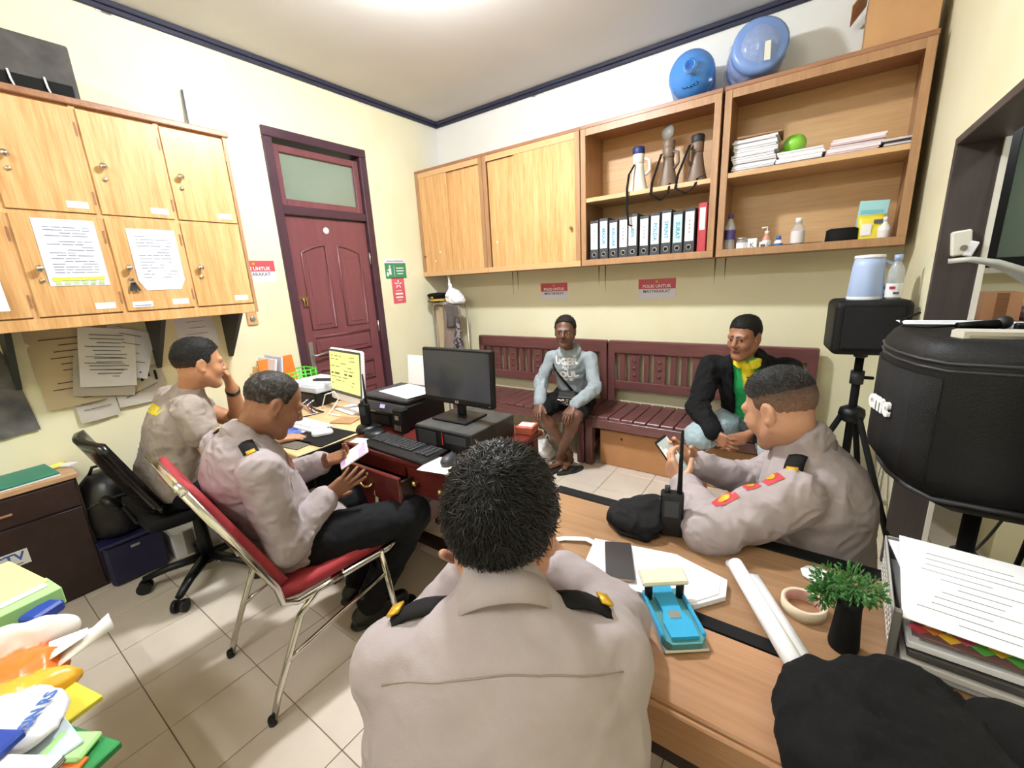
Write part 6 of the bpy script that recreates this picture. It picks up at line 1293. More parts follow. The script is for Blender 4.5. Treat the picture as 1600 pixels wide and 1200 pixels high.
# local x along the length (front +x)
MB().box((0,0,.004),(.165,.095,.008),bev=.003).build('base_plate',M_steel,pu)
MB().prism([(-.075,-.042),(.065,-.042),(.08,-.03),(.08,.03),(.065,.042),(-.075,.042)],(0,0,.014),(0,0,.008)).build('chip_tray',M_teal,pu)
MB().prism([(-.08,-.024),(.0,-.02),(.03,-.03),(.07,-.028),(.07,.028),(.03,.03),(.0,.02),(-.08,.024)],(0,0,.010),(0,0,.020)).build('blue_deck',M_sky,pu)
for s in (-1,1): MB().box((-.0,s*.0425,.02),(.13,.008,.022),bev=.003).build('blue_rail',M_sky,pu)
MB().box((.012,0,.0305),(.02,.024,.002)).build('paper_window',M_steel,pu)
for s in (-1,1): MB().tube([(-.05,s*.036,.02),(-.05,s*.036,.062)],.009,12).build('punch_pin',M_black,pu)
MB().box((-.06,0,.068),(.045,.105,.012),(0,.22,0),bev=.004).build('press_handle',mat('ivory_plastic','e4dfc8',.45),pu)
ro=thing('paper_roll','rolled white paper with blue writing across the oak table','paper roll',(-.02,.93,.7525)); a,b=Vector((-.075,.135,.018)),Vector((.085,-.165,.018)); d=(b-a).normalized(); s=Vector((-d.y,d.x,0))*-1
G=[[p_+ (s*math.cos(t)+Vector((0,0,1))*math.sin(t))*(.0175-.0006*t) for t in np.linspace(-.6,2*PI-.3,22)] for p_ in (a,a.lerp(b,.5),b)]
MB().grid(G,.0012).build('roll',M_wpaper,ro); fl_=[[p_+s*(.0-.016*k)*1.0*-1*-1+Vector((0,0,-.0165+.002*math.sin(k))) for k in range(4)] for p_ in (a.lerp(b,.05),a.lerp(b,.5),b)]
MB().grid(fl_,.001).build('loose_edge',M_wpaper,ro)
mb=MB(); r_=random.Random(3)
for k in range(12):
    p_=a.lerp(b,.25+.055*k)+s*-.028; mb.tube([p_+s*.006+Vector((0,0,-.0145)),p_-s*.004+d*.006+Vector((0,0,-.0145)),p_+s*.003+d*.010+Vector((0,0,-.0145))],.0006,4)
mb.build('handwriting',M_inkb,ro)
tp=thing('tape_roll','cream roll of masking tape on the oak table','tape',(.05,1.0,.7495)); MB().lathe([(.036,0),(.043,0),(.043,.026),(.036,.026),(.036,0)],n=32,cap=False).build('tape_ring',mat('masking_tape','d9c7ab',.6),tp); MB().lathe([(.0345,.0),(.0358,.0),(.0358,.026),(.0345,.026),(.0345,0)],n=32,cap=False).build('cardboard_core',mat('pink_core','b98a80',.7),tp)
oc_=thing('white_card','white eight-sided card at the back of the oak table','card',(.075,1.145,.7525),.2); MB().prism([(.034*math.cos(PI/8+k*PI/4),.034*math.sin(PI/8+k*PI/4)) for k in range(8)],(0,0,.003)).build('card',M_wpaper,oc_)
oc_=thing('white_card','round white paper disc beside the roll on the oak table','card',(-.10,1.09,.7495),0); MB().lathe([(0,0),(.02,0),(.02,.002),(0,.002)],n=24).build('card',M_wpaper,oc_)
# plant in a tall black vase
pl=thing('artificial_plant','small green leafy plant in a black vase on the oak table','plant',(.118,.93,.7495)); MB().lathe([(.0,0),(.024,0),(.026,.01),(.022,.06),(.02,.10),(.022,.115),(.018,.116),(.015,.06)],n=20).build('vase',M_matte,pl)
M_leaf=mat('plant_green','3f7a34',.6,var=.45,scale=60,col2='2a5c26'); r_=random.Random(9)
for c,rad in (((-.035,.0,.135),.034),((.0,-.005,.15),.036),((.025,.01,.135),.028),((-.02,.02,.115),.026),((-.045,-.01,.11),.022)):
    mb=MB()
    for k in range(240):
        v=Vector((r_.gauss(0,1),r_.gauss(0,1),r_.gauss(0,1))).normalized(); p_=Vector(c)+v*rad*r_.uniform(.3,1); e=p_+v*.010+Vector((r_.uniform(-.004,.004),)*3); s_=v.orthogonal().normalized()*.0024; mb.add([p_-s_*.3,p_+s_*.3,p_.lerp(e,.55)+s_,e,p_.lerp(e,.55)-s_],[(0,1,2,3,4)])
    o=mb.build('leaf_tuft',M_leaf,pl); o['kind']='stuff'
    MB().tube([(0,0,.10),Vector(c)],.002,5).build('stem',mat('stem_green','3a5a2c',.7),pl)
# black soft jacket and cap at the near right corner
bj=thing('black_jacket','black jacket bundled on the near corner of the oak table','jacket',(.17,.72,.7505)); S=SDF(.006)
for c,r in (((-.07,.0,.03),(.085,.11,.045)),((.02,.02,.04),(.10,.13,.06)),((.06,-.06,.04),(.10,.10,.06)),((-.02,-.10,.03),(.12,.08,.045))): S.ell(c,r,None,.04,'050506')
link('jacket_cloth',S.mesh('jacket_cloth',M_cloth,lambda P:-P[:,2]+.0,[(.008,(18,18,18),1),(.003,(50,50,50))]),bj); 
MB().tube([(-.13,.05,.02),(-.05,.105,.06),(.03,.13,.06),(.10,.10,.06)],.006,6).build('hem',M_matte,bj)
bc=thing('soft_hat','black cloth hat in front of the file tray','cap',(.315,.775,.7505)); S=SDF(.006); S.ell((0,0,.045),(.075,.085,.055),None,.02,'050506'); S.cone((-.05,-.03,.02),(-.06,-.06,.015),.035,.03,.02,(Vector((0,0,1)),.4),'050506'); link('cap_crown',S.mesh('cap_crown',M_cloth,lambda P:-P[:,2],[(.003,(30,30,30))]),bc); MB().lathe([(.006,0),(.006,.004),(0,.006)],(0,0,.099),10).build('top_button',M_matte,bc)
pn=thing('twisted_pen','cream twisted pen between the jacket and the cap','pen',(.255,.865,.7535),.3); MB().tube([(-.02,0,.004),(0,0,.005),(.02,0,.004)],[.002,.005,.004],8).build('pen_barrel',M_cream,pn); 
for k in range(4): MB().tube([(.0+k*.006-.006,0,.005),(.002+k*.006-.006,0,.005)],.0062,8).build('pen_ring',M_cream,pn)
# file tray with papers
ft=thing('file_tray','grey perforated metal file tray full of papers on the oak table','tray',(.30,1.075,.7505),-.06); M_tray=mat('grey_tray','a9a8a6',.45)
MB().box((0,0,.006),(.21,.31,.006)).build('tray_floor',M_tray,ft); MB().box((-.105,0,.055),(.004,.31,.10),(0,-.06,0),bev=.001).build('side_wall',M_tray,ft); MB().box((.105,0,.055),(.004,.31,.10),bev=.001).build('side_wall',M_tray,ft); MB().box((0,.155,.055),(.21,.004,.10),bev=.001).build('rear_wall',M_tray,ft); MB().box((-.104,-.150,.06),(.012,.012,.12),bev=.002).build('corner_post',mat('tray_post','6f6c69',.5),ft)
mb=MB()
for i in range(16):
    for j in range(3): mb.box((-.1085,-.13+.017*i,.035+.02*j),(.001,.008,.008))
h_=mb.build('perforation',mat('tray_hole','efeade',.6),ft); h_['kind']='stuff'
for k,(z,c,dx,lb) in enumerate(((.018,'d8d2cc',.0,'lower'),(.040,'4a4644',.004,'dark'),(.060,'e6e6ea',-.002,'middle'))):
    t=thing('paper_bundle','%s bundle of papers inside the grey file tray'%lb,'paper',(.302+dx,1.06,.7505+z),-.06+.02*k); MB().box((0,0,0),(.185,.28,.014),(0,0,0),bev=.002).build('sheets',mat('bundle_'+c,c,.8),t)
cs=thing('colour_chart','strip with coloured diamonds sticking out of the file tray','paper',(.295,.945,.835),-.06); MB().box((0,0,0),(.17,.06,.002)).build('sheet',mat('chart_dark','6a4a48',.6),cs)
for k,c in enumerate(('b8404a','e58a3a','f0c23c','d85a78','5cb04a','eec63e','58b048','e9a23c')): MB().box((-.075+.0205*k,-.008+.010*(k%2),.0015),(.021,.021,.001),(0,0,.785)).build('diamond',mat('chip_'+c,c,.5),cs)
tpaper=thing('form_sheet','white printed form on top of the grey file tray','paper',(.31,1.07,.862),-.10); MB().box((0,0,0),(.205,.30,.0015),(.03,0,0)).build('sheet',M_wpaper,tpaper); mb=MB(); r_=random.Random(5)
for i in range(11): mb.box((r_.uniform(-.02,.02),.10-.022*i,.0012+.0007*(.1-.022*i)/.022*.9),(r_.uniform(.06,.15),.002,.0006),(.03,0,0))
mb.build('printed_lines',mat('faint_ink','9b9ca4',.7),tpaper); tp2=thing('form_sheet','tilted white form under the top sheet of the file tray','paper',(.315,1.085,.853),.08); MB().box((0,0,0),(.20,.29,.002)).build('sheet',M_paper,tp2); MB().box((.03,-.02,.0012),(.12,.10,.0004)).build('printed_table',mat('table_print','d2d2d6',.7),tp2)
# beret and radio beside the elbow
be=thing('black_beret','black beret lying on the oak table beside the radio','beret',(-.375,1.135,.7525)); S=SDF(.005); S.ell((0,0,.032),(.085,.075,.036),None,.02,'131214'); S.ell((.035,.05,.05),(.05,.045,.035),None,.03,'131214'); S.cone((-.07,-.02,.012),(.05,-.06,.012),.014,.014,.01,None,'0d0c0e'); link('beret_felt',S.mesh('beret_felt',M_cloth,lambda P:-P[:,2],[(.005,(28,28,28),1)]),be); MB().tube([(-.07,-.03,.008),(-.02,-.072,.008),(.04,-.068,.008),(.075,-.03,.008)],.007,8).build('leather_band',M_matte,be)
radio('handheld radio with long antenna standing beside the black beret',(-.275,1.145,.7525),.25,.19,1.12)
# ================================================================== loudspeaker tops
t=thing('water_kettle','pale blue plastic jug on the far loudspeaker','jug',(.215,2.80,1.3155)); M_pb=mat('pale_blue_plastic2','b4c8ee',.35); MB().lathe([(0,0),(.07,0),(.073,.01),(.064,.16),(.058,.20)],n=28).build('jug_body',M_pb,t); MB().lathe([(.06,.198),(.062,.20),(.06,.212),(0,.216)],n=28).build('lid',M_white,t); MB().lathe([(.0735,.0),(.0742,.004),(.0735,.014)],n=28,cap=False).build('base_ring',M_white,t); MB().tube([(.06,.0,.18),(.10,0,.16),(.10,0,.07),(.066,0,.05)],.009,8).build('handle',M_pb,t)
t=bottle('clear bottle with red and white label on the far loudspeaker',0,[(.028,0),(.031,.008),(.031,.05),(.027,.06),(.031,.07),(.031,.13),(.024,.155),(.013,.175),(.013,.185)],M_clear,mat('pale_blue_cap','a9c0ee',.4),2.76,(.01,.075,.0316,M_wpaper),.022,x=.318,z=1.3155)
MB().box((-.01,-.0322,.055),(.022,.001,.012)).build('red_mark',M_red,t); MB().box((.006,-.0322,.03),(.022,.001,.01)).build('dark_mark',M_ink,t)
ZS=1.3175
for k,(x,y,w_,d_,rz,lb) in enumerate(((.33,1.70,.22,.10,.05,'white sheet at the back of the large loudspeaker top'),(.46,1.64,.24,.16,-.1,'large white sheet on the large loudspeaker top'))):
    t=thing('paper_sheet',lb,'paper',(x,y,ZS+.0005*k),rz); MB().box((0,0,.001),(w_,d_,.0015)).build('sheet',M_wpaper,t)
    MB().box((0,0,.0019),(w_*.7,d_*.5,.0003)).build('printed_area',mat('faint_print','cfcfd8',.7),t)
t=thing('white_board_strip','long cream plastic lid along the front of the large loudspeaker top','lid',(.46,1.40,ZS),.02); MB().prism([(-.17,-.03),(-.185,0),(-.17,.03),(.16,.03),(.16,-.03)],(0,0,.016)).build('lid_body',mat('grey_cream','cfcabd',.5),t); MB().box((0,-.031,.005),(.32,.003,.006)).build('lid_rim',M_steel,t)
t=thing('microphone','black microphone with cable on the large loudspeaker top','microphone',(.36,1.55,ZS),.5); MB().tube([(-.06,0,.012),(.03,0,.012)],[.008,.012],10).build('mic_handle',M_black,t); MB().ball((.045,0,.016),.017,12).build('mic_head',M_dark,t); MB().tube([(-.06,0,.012),(-.10,.03,.006),(-.12,.09,.004),(-.09,.14,.012),(-.05,.13,.035)],.003,6).build('mic_cable',M_matte,t)
t=thing('plug_adapter','pair of black plug blocks on the large loudspeaker top','adapter',(.415,1.47,ZS)); 
for k in (-1,1): MB().box((.013*k,0,.013),(.02,.022,.026),bev=.003).build('plug_block',M_black,t)
t=thing('curved_panel','curved grey plastic panel standing on the large loudspeaker','panel',(.44,1.60,ZS)); pr2=[(-.155,.165,.012),(-.12,.168,.035),(-.08,.158,.055),(-.04,.138,.07),(0,.108,.075),(.03,.07,.075),(.045,.03,.075),(.05,.0,.075)]
MB().grid([[(x,w_*sg,z) for sg in (-1,-.5,0,.5,1)] for x,z,w_ in pr2],.012).build('panel_shell',mat('grey_plastic','aeb0a8',.5),t); MB().grid([[(x+.10,w_*sg,z*.92) for sg in (-1,0,1)] for x,z,w_ in [(-.03,.13,.06),(.02,.10,.07),(.05,.05,.075),(.055,.0,.075)]],.012).build('rear_shell',mat('grey_plastic','aeb0a8',.5),t); MB().box((.045,-.078,.022),(.012,.006,.044)).build('white_edge',M_white,t)
# ================================================================== doorway, next room
fr_=link('door_2',None,None,(XR+.065,OY1,0)); fr_['kind']='structure'; M_jamb=wood('dark_brown_jamb','4c4340','383130',axis=2,freq=10,rough=.45)
W(MB().bx(XR-.004,XR+.134,OY1-.03,OY1,0,OZ,bev=.002),'jamb',M_jamb,fr_); W(MB().bx(XR-.004,XR+.134,OY0,OY1-.03,OZ-.03,OZ,bev=.002),'lintel',M_jamb,fr_); W(MB().bx(XR-.004,XR+.134,OY0,OY0+.03,0,OZ-.03,bev=.002),'jamb',M_jamb,fr_); W(MB().bx(XR+.128,XR+.145,OY1-.045,OY1-.03,0,OZ-.03),'stop_strip',M_cream,fr_)
c=aty(1500,380,OY1-.03); t=thing('power_adapter','white charger with folded note on the dark door jamb','charger',(c.x,OY1-.03,c.z)); MB().box((0,-.015,0),(.06,.03,.10),(0,-.12,0),bev=.006).build('charger_body',M_cream,t); MB().box((.03,-.018,-.025),(.03,.025,.06),(0,.3,0),bev=.004).build('folded_note',M_white,t); MB().lathe([(0,0),(.012,0),(.012,.003)],(.008,-.031,-.02),10,Matrix.Rotation(PI/2,3,'X')).build('socket_face',M_steel,t)
win=link('window_1',None,None,(1.4,4.05,1.4)); win['kind']='structure'; M_navyf=mat('black_blue_frame','14181f',.3)
mb=MB()
for a in (.85,1.55,2.2): W(MB().bx(a,a+.07,3.99,4.05,1.42,2.75,bev=.004),'window_post',M_navyf,win)
for z in (1.42,2.70): W(MB().bx(.85,2.27,3.99,4.05,z,z+.06,bev=.004),'window_rail',M_navyf,win)
for a in (.92,1.62): W(MB().bx(a,a+.63 if a<1 else a+.58,4.025,4.032,1.48,2.70),'pane',mat('smoked_glass','8fa39a',.08,spec=.8,alpha=.75),win)
W(MB().bx(.80,2.3,3.95,4.05,1.385,1.42,bev=.003),'window_sill',M_cream,win)
t=thing('brown_sideboard','dark brown sideboard in the room beyond the doorway','cabinet',(1.1,3.78,0)); MB().box((0,0,.55),(.7,.36,1.10),bev=.004).build('cabinet_body',M_darkwood,t); MB().box((0,0,1.11),(.74,.40,.025),bev=.003).build('top_board',M_edge,t); MB().box((-.17,-.185,.6),(.32,.012,.9),bev=.003).build('cabinet_door',M_darkwood,t); MB().box((.17,-.185,.6),(.32,.012,.9),bev=.003).build('cabinet_door',M_darkwood,t)
t=thing('peach_box','peach cardboard box on the brown sideboard','box',(.90,3.74,1.1225)); MB().box((0,0,.08),(.16,.2,.16),bev=.002).build('carton',mat('peach_card','d9a27c',.7),t); MB().box((0,-.101,.08),(.05,.001,.16)).build('tape',M_edge,t)
t=thing('folded_cloth','pink and white folded cloth on the brown sideboard','cloth',(1.08,3.72,1.1225),.2); MB().box((0,0,.03),(.16,.18,.06),bev=.015).build('cloth_fold',mat('pink_white_cloth','d8c4da',.8,var=.3,scale=40,col2='a57fa8'),t); MB().box((.0,0,.075),(.13,.16,.03),bev=.012).build('cloth_fold',M_wpaper,t)
for k,pts in enumerate((((.52,1.62,.88),(.50,1.75,.62),(.47,1.95,.35),(.35,2.05,.012),(.25,2.15,.008)),((.55,1.60,.88),(.56,1.70,.55),(.58,1.9,.25),(.56,2.1,.01),(.5,2.3,.008)),((.60,1.66,.88),(.64,1.75,.60),(.66,1.95,.30),(.60,2.2,.012),(.52,2.4,.008)))):
    t=thing('speaker_cable','%s cable hanging under the large loudspeaker'%('thin black','thick black','brown')[k],'cable',(.5,1.7,0)); P=[Vector(p)-Vector((.5,1.7,0)) for p in pts]; Q=[]
    for i in range(len(P)-1):
        p0,p1,p2,p3=P[max(i-1,0)],P[i],P[i+1],P[min(i+2,len(P)-1)]
        for u in np.linspace(0,1,7)[:-1]: Q.append(.5*((2*p1)+(p2-p0)*u+(2*p0-5*p1+4*p2-p3)*u*u+(3*p1-p0-3*p2+p3)*u**3))
    Q.append(P[-1]); MB().tube(Q,(.004,.007,.005)[k],8).build('cord',(M_dark,M_matte,mat('brown_cord','6a5a4a',.6))[k],t)
# ================================================================== rack in the corner, floor things
rk=thing('metal_rack','grey metal tube rack with hanging clothes in the room corner','rack',(-3.0,3.22,0)); M_tube=mat('rack_tube','b9b2a6',.35,metal=.6)
for x,nm in ((-.20,'upright'),(-.06,'upright')): pass
MB().tube([(-.22,-.06,0),(-.22,-.06,1.24),(-.205,-.06,1.29),(-.17,-.06,1.305),(-.09,-.06,1.305),(-.055,-.06,1.29),(-.04,-.06,1.24),(-.04,-.06,0)],.011,10).build('hoop',M_tube,rk)
MB().tube([(.13,.06,0),(.13,.06,1.28)],.011,10).build('upright',M_tube,rk); MB().tube([(-.22,-.06,1.27),(-.22,.06,1.275),(.13,.06,1.28),(.13,-.06,1.28),(-.04,-.06,1.27)],.008,8).build('top_frame',M_tube,rk); MB().tube([(-.22,-.06,.8),(-.22,.06,.8),(.13,.06,.8),(.13,-.06,.8)],.008,8,closed=True).build('middle_frame',M_tube,rk); MB().tube([(.13,-.06,0),(.13,-.06,1.28)],.011,10).build('upright',M_tube,rk); MB().tube([(-.22,.06,0),(-.22,.06,1.28)],.011,10).build('upright',M_tube,rk)
def drape(label,name,x0,x1,z0,z1,y,m,skew=0,seed=0,cat='clothes'):
    t=thing(name,label,cat,((x0+x1)/2-3.0,3.22+y,z1)); G=[]
    for i in range(12):
        u=i/11; z=(z0-z1)*u; row=[]
        for j in range(10):
            v=j/9; row.append(((v-.5)*(x1-x0)*(1-.15*math.sin(PI*u))+skew*u, .018*math.sin(v*11+seed)*u+.008*math.sin(v*23+u*5), z+.012*math.sin(v*5)))
        G.append(row)
    MB().grid(G,.006).build('cloth',m,t); return t
M_taupe=mat('taupe_cloth','8d7d74',.85,var=.12,scale=20); drape('taupe uniform hanging on the corner rack','hanging_uniform',-.06,.20,.70,1.28,-.085,M_taupe,-.06,1); drape('dark grey trousers folded over the corner rack','hanging_trousers',-.02,.17,1.06,1.29,-.105,mat('grey_cloth','5e5654',.85),.01,2); drape('beige shirt hanging behind the hoop of the corner rack','hanging_shirt',-.24,-.05,.80,1.27,-.03,mat('beige_cloth','b5a287',.85),.03,3)
t=thing('patterned_bag','dark bag with floral pattern on the corner rack','bag',(-2.86,3.10,.812)); S=SDF(.006); S.cone((0,0,.05),(.02,0,.28),.07,.03,.02,(Vector((0,1,0)),.5),'3a3438'); link('bag_cloth',S.mesh('bag_cloth',scr('floral',('2a262a','8a8088','3c363c','55505a'),0,50),lambda P:-P[:,2]),t); MB().tube([(-.02,0,.27),(.0,0,.36),(.04,0,.36),(.05,0,.27)],.006,6).build('strap',M_dark,t)
c=aty(684,467,3.2); t=thing('peaked_cap','black peaked cap with gold badge on the corner rack','cap',(c.x+.02,3.18,1.318)); MB().lathe([(.075,0),(.078,.01),(.076,.035),(.10,.06),(.105,.075),(.085,.088),(0,.095)],n=28).build('crown',M_matte,t); MB().lathe([(.0785,.008),(.079,.02),(.0785,.032)],n=28,cap=False).build('cap_band',mat('gold_cord','c9a64a',.4),t); MB().prism([(.078*math.cos(a),.078*math.sin(a)) for a in np.linspace(PI*1.15,PI*1.85,9)]+[(.10*math.cos(a),.03+.145*math.sin(a)) for a in np.linspace(PI*1.82,PI*1.18,9)],(0,-.01,.006),(0,0,.006)).build('visor',M_black,t); MB().ball((.01,-.09,.055),(.018,.008,.02),10).build('badge',M_gold,t)
c=aty(712,468,3.2); t=thing('plastic_bag','knotted white plastic bag hanging over the corner rack','bag',(c.x,3.18,1.305)); S=SDF(.005); S.ell((0,0,.06),(.09,.07,.07),None,.02,'eeeef4'); S.ell((.03,0,.03),(.09,.07,.05),None,.03,'eeeef4'); S.cone((-.03,0,.11),(-.045,0,.20),.03,.008,.03,None,'eeeef4'); S.cone((-.045,0,.20),(-.05,0,.26),.008,.012,.01,None,'eeeef4'); link('bag_film',S.mesh('bag_film',attrmat('bag_film',.35,.05,30,.3,60),lambda P:-P[:,2],[(.008,(30,30,30),1),(.003,(70,70,70))]),t); MB().tube([(-.05,0,.25),(-.06,.0,.275),(-.05,0,.29),(-.04,0,.275)],.006,6,closed=True).build('knot_loop',M_white,t)
M_cardb=mat('cardboard_dark','c08a5c',.8,var=.12,scale=10)
for k,(x0,x1,lb) in enumerate(((-1.30,-.64,'long cardboard box under the bench beside the bench leg'),(-.62,-.04,'cardboard box with black arrow under the bench of the man in the polo'))):
    t=thing('cardboard_box',lb,'box',((x0+x1)/2,3.17,0)); MB().box((0,0,.15),(x1-x0,.34,.295),bev=.004).build('carton',M_cardb if k==0 else M_card,t); MB().box((0,0,.299),(x1-x0-.01,.06,.002)).build('packing_tape',M_edge,t)
    if k: MB().prism([(-.006,0),(.006,0),(.006,.035),(.018,.035),(0,.06),(-.018,.035),(-.006,.035)],(0,-.001,0),(-.12,-.1705,.13),(1,0,0),(0,0,1)).build('arrow_mark',M_ink,t)
    else: MB().lathe([(0,0),(.01,0),(.01,.001)],(-.15,-.1705,.24),12,Matrix.Rotation(PI/2,3,'X')).build('round_hole',M_darkwood,t)
t=thing('green_basket','dark green woven basket under the bench behind the bare legs','basket',(-1.50,3.17,0)); MB().lathe([(0,0),(.085,0),(.09,.01),(.115,.27),(.12,.275),(.113,.28),(.085,.02)],n=20,cap=False).build('basket_wall',mat('green_weave','5f7a4c',.7,var=.4,scale=60,col2='3c5232'),t)
for k in range(16):
    a=k*2*PI/16; MB().tube([(.091*math.cos(a),.091*math.sin(a),.01),(.117*math.cos(a),.117*math.sin(a),.27)],.004,5).build('basket_stake',mat('green_stake','7a9462',.7),t)
t=thing('white_sack','white plastic sack with beige contents on the floor under the left bench','sack',(-1.93,2.92,0)); S=SDF(.008); 
for c,r in (((0,0,.06),(.20,.14,.09)),((.10,-.05,.05),(.16,.12,.07)),((-.10,.05,.08),(.12,.12,.11))): S.ell(c,r,None,.04,'e9e6e4')
S.p.append(('e',np.array((.0,.05,.15)),np.array((.12,.10,.08)),np.eye(3),0,S._col('c9ad90'),2)); link('sack_film',S.mesh('sack_film',M_cloth,lambda P:-P[:,2],[(.014,(14,14,14),1),(.006,(30,30,30),1)]),t); MB().tube([(.12,.06,.13),(.14,.07,.17),(.17,.06,.15)],.007,6).build('tied_end',M_white,t)
def sandal(label,c,rz,m):
    t=thing('flip_flop',label,'sandal',c,rz,'flip flops on the tiles'); P=[(.045*math.sin(a)*(1 if math.cos(a)>0 else .8),.125*math.cos(a)) for a in np.linspace(0,2*PI,25)[:-1]]; MB().prism(P,(0,0,.018)).build('sole',m,t); MB().tube([(-.035,-.01,.018),(-.028,.02,.04),(0,.07,.02),(.028,.02,.04),(.035,-.01,.018)],.006,8).build('thong_strap',M_black,t)
M_sole=mat('black_rubber','232221',.7); sandal('empty black flip flop standing alone on the tiles',(-1.44,2.74,0),-.5,M_sole); sandal('flip flop under the crossed feet of the hoodie wearer',(-1.57,2.74,0),.25,M_sole)
# ================================================================== foreground left desk with paper pile
fd_=thing('side_desk','brown desk under the paper pile at the near left corner','desk',(-1.4,-.42,0)); MB().box((0,0,.705),(1.5,.78,.03),bev=.004).build('desk_top',M_darkwood,fd_)
for x in (-.7,.7):
    for y in (-.34,.30): MB().box((x,y,.345),(.05,.05,.69),bev=.003).build('leg',M_darkwood,fd_)
MB().box((0,.30,.62),(1.35,.02,.12)).build('apron',M_darkwood,fd_)
def slab(name,label,cat,c,d_,rz,m,tilt=0,bev=.002,extra=None):
    t=thing(name,label,cat,c,rz); MB().box((0,0,d_[2]/2),d_,(0,tilt,0),bev=bev).build('sheets',m,t)
    if extra: extra(t)
    return t
def page_edge(d_): 
    return lambda t: [MB().box((0,0,d_[2]*(.25+.25*k)),(d_[0]+.002,d_[1]+.002,.0008)).build('page_line',M_ink,t) for k in range(3)]
M_lem=mat('lemon_paper','e6ea9a',.7); M_lime2=mat('mint_paper','a9e08f',.7); M_grn=mat('green_folder','2f8a4c',.5); M_blu=mat('royal_blue','23409c',.4)
slab('paper_stack','pale yellow paper stack at the far end of the near left desk','papers',(-1.72,-.07,.7205),(.24,.22,.055),.2,M_lem,extra=page_edge((.24,.22,.055)))
slab('paper_stack','white and mint papers beside the pale yellow stack','papers',(-1.60,-.01,.7205),(.10,.16,.048),.15,M_lime2); slab('paper_sheet','white sheet on the mint papers','paper',(-1.625,-.015,.7695),(.08,.13,.003),.2,M_wpaper,bev=0)
slab('blue_packet','small blue packet at the desk edge beside the tissue pack','packet',(-1.535,.03,.7205),(.05,.07,.03),.5,M_blu,bev=.006)
ts=thing('tissue_pack','orange tissue pack marked 700 with tissues pulled out','tissue pack',(-1.27,-.085,.7205),PI/2-.12); S=SDF(.005); S.ell((0,0,.035),(.125,.085,.042),None,.02,'f07a2e'); S.cone((-.085,0,.035),(.07,0,.035),.04,.035,.03,None,'f07a2e')
S.p.append(('e',np.array((.0,-.075,.03)),np.array((.14,.045,.045)),np.eye(3),0,S._col('eeb03a'),2)); S.p.append(('e',np.array((-.01,.075,.06)),np.array((.16,.035,.06)),np.eye(3),0,S._col('efece6'),2)); me=S.mesh('pack_film',attrmat('pack_film',.35,.05,40,.15,80),lambda P:-P[:,2],[(.004,(30,30,30),1)]); link('pack_film',me,ts)
bvt=bvh_of(me); t_=MB(); G=[[(.025*math.cos(a)*r*1.5-.02,.018*math.sin(a)*r+.0,.2) for a in np.linspace(0,2*PI,17)] for r in (0.02,.5,1)]; q=[p_ for rr in G for p_ in rr]; dq=decal(q,bvt,(0,0,-1),.002); MB().grid([dq[i*17:(i+1)*17] for i in range(3)]).build('oval_badge',mat('badge_navy','2c2a5c',.5),ts)
tx=text('700',.024,M_white,ts,(0,0,0),bold=.001); 
for v in tx.data.vertices:
    h_=bvt.ray_cast(Vector((-.02-v.co.x,-v.co.y,.3)),Vector((0,0,-1))); v.co=(h_[0]+Vector((0,0,.004))) if h_[0] else v.co
G=[[(.11+.09*u,(-.045+.09*v)*(1-.35*u),.045+.03*math.sin(v*6)*u+.02*u) for v in np.linspace(0,1,8)] for u in np.linspace(0,1,6)]; MB().grid(G,.002).build('pulled_tissue',M_wpaper,ts); G=[[(.10+.06*u,(-.03+.07*v),.06+.02*math.sin(v*5+1)*u) for v in np.linspace(0,1,7)] for u in np.linspace(0,1,5)]; MB().grid(G,.002).build('pulled_tissue',M_wpaper,ts)
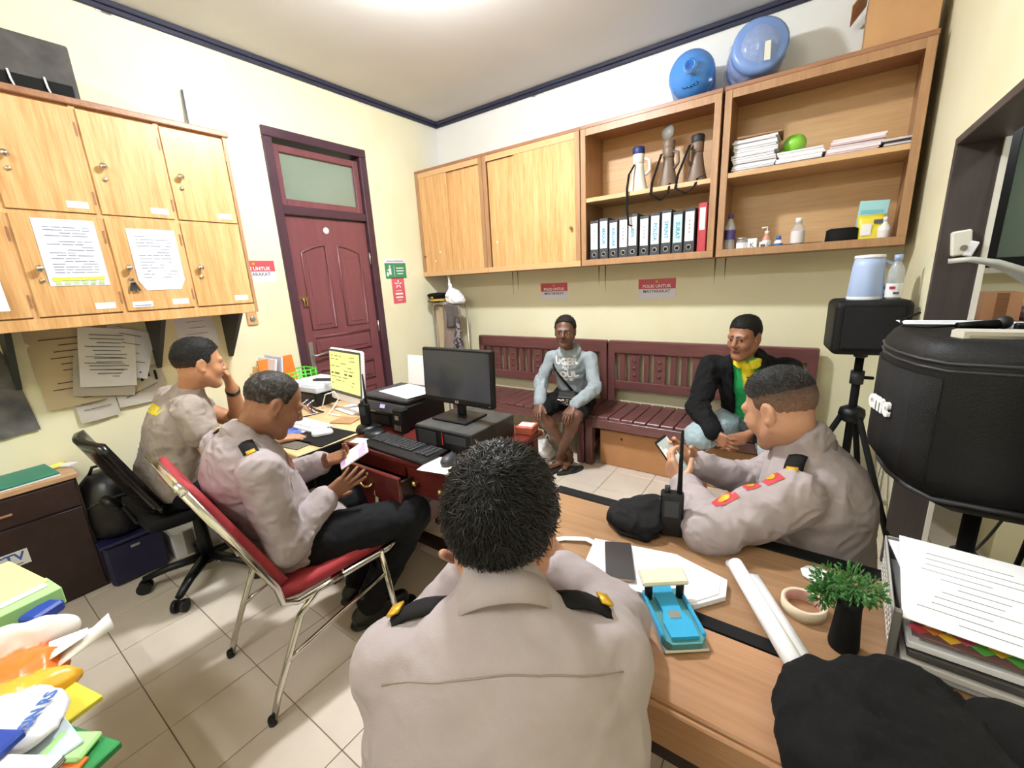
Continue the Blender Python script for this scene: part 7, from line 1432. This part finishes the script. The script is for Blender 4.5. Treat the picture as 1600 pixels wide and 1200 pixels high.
slab('green_file','green folder sticking out under the white papers','folder',(-1.0,-.10,.7205),(.22,.24,.014),.35,M_grn); slab('yellow_pad','yellow pad under the white pack at the desk edge','pad',(-1.10,-.035,.7355),(.10,.16,.012),.25,M_yel); slab('orange_file','orange file corner below the green folder','file',(-.93,-.10,.7345),(.10,.20,.008),.6,mat('orange_card','ee7a2b',.6)); slab('pale_blue_file','pale blue file on the green folder','file',(-1.03,-.075,.7485),(.14,.16,.010),.1,mat('pale_blue_card','c4d3da',.7)); slab('lime_slip','crumpled lime paper at the desk edge','paper',(-.985,-.005,.7435),(.07,.05,.012),.7,M_lime2,.15,.004)
wp_=thing('white_packet','white plastic packet with blue print on the papers','packet',(-1.10,-.055,.7605),.3); S=SDF(.005); S.ell((0,0,.018),(.095,.065,.018),None,.02,'ecebf1'); link('packet_film',S.mesh('packet_film',attrmat('bag_film',.35,.05,30,.3,60),lambda P:-P[:,2],[(.004,(40,40,40),1)]),wp_)
text('SIN RS',.026,M_inkb,wp_,(.05,.02,.041),(0,0,2.2),bold=.001)
slab('white_papers','large white sheet bundle at the near left picture corner','papers',(-1.0,-.16,.7825),(.30,.16,.016),.55,M_wpaper,extra=page_edge((.30,.16,.016))); slab('white_papers','white papers between the tissue pack and the blue book','papers',(-1.18,-.13,.7825),(.26,.12,.012),.5,M_wpaper)
slab('blue_book','dark blue glossy book on the white papers','book',(-1.095,-.125,.7995),(.24,.055,.016),.55,M_blu,.0,.004,lambda t: MB().box((-.04,0,.0168),(.06,.03,.0008)).build('cover_picture',mat('cover_grey','6a7bb0',.4),t))

# stools that carry the two men at the oak table
def stool(label,c,z,rz):
    t=thing('wooden_stool',label,'stool',c,rz); MB().box((0,0,z-.016),(.34,.34,.03),bev=.008).build('seat',M_darkwood,t)
    for x in (-1,1):
        for y in (-1,1): MB().tube([(x*.13,y*.13,z-.03),(x*.155,y*.155,0)],.016,8).build('leg',M_darkwood,t)
    for a,b in (((-.145,-.145),(.145,-.145)),((-.145,.145),(.145,.145)),((-.145,-.145),(-.145,.145)),((.145,-.145),(.145,.145))): MB().tube([(a[0],a[1],.18),(b[0],b[1],.18)],.010,8).build('stretcher',M_darkwood,t)
p3,p4=PEOPLE['P3']['pelvis'],PEOPLE['P4']['pelvis']
stool('dark wooden stool under the man in the foreground',(p3[0],p3[1],0),.43,.6); stool('dark wooden stool under the man at the oak table',(p4[0],p4[1],0),.40,.05)
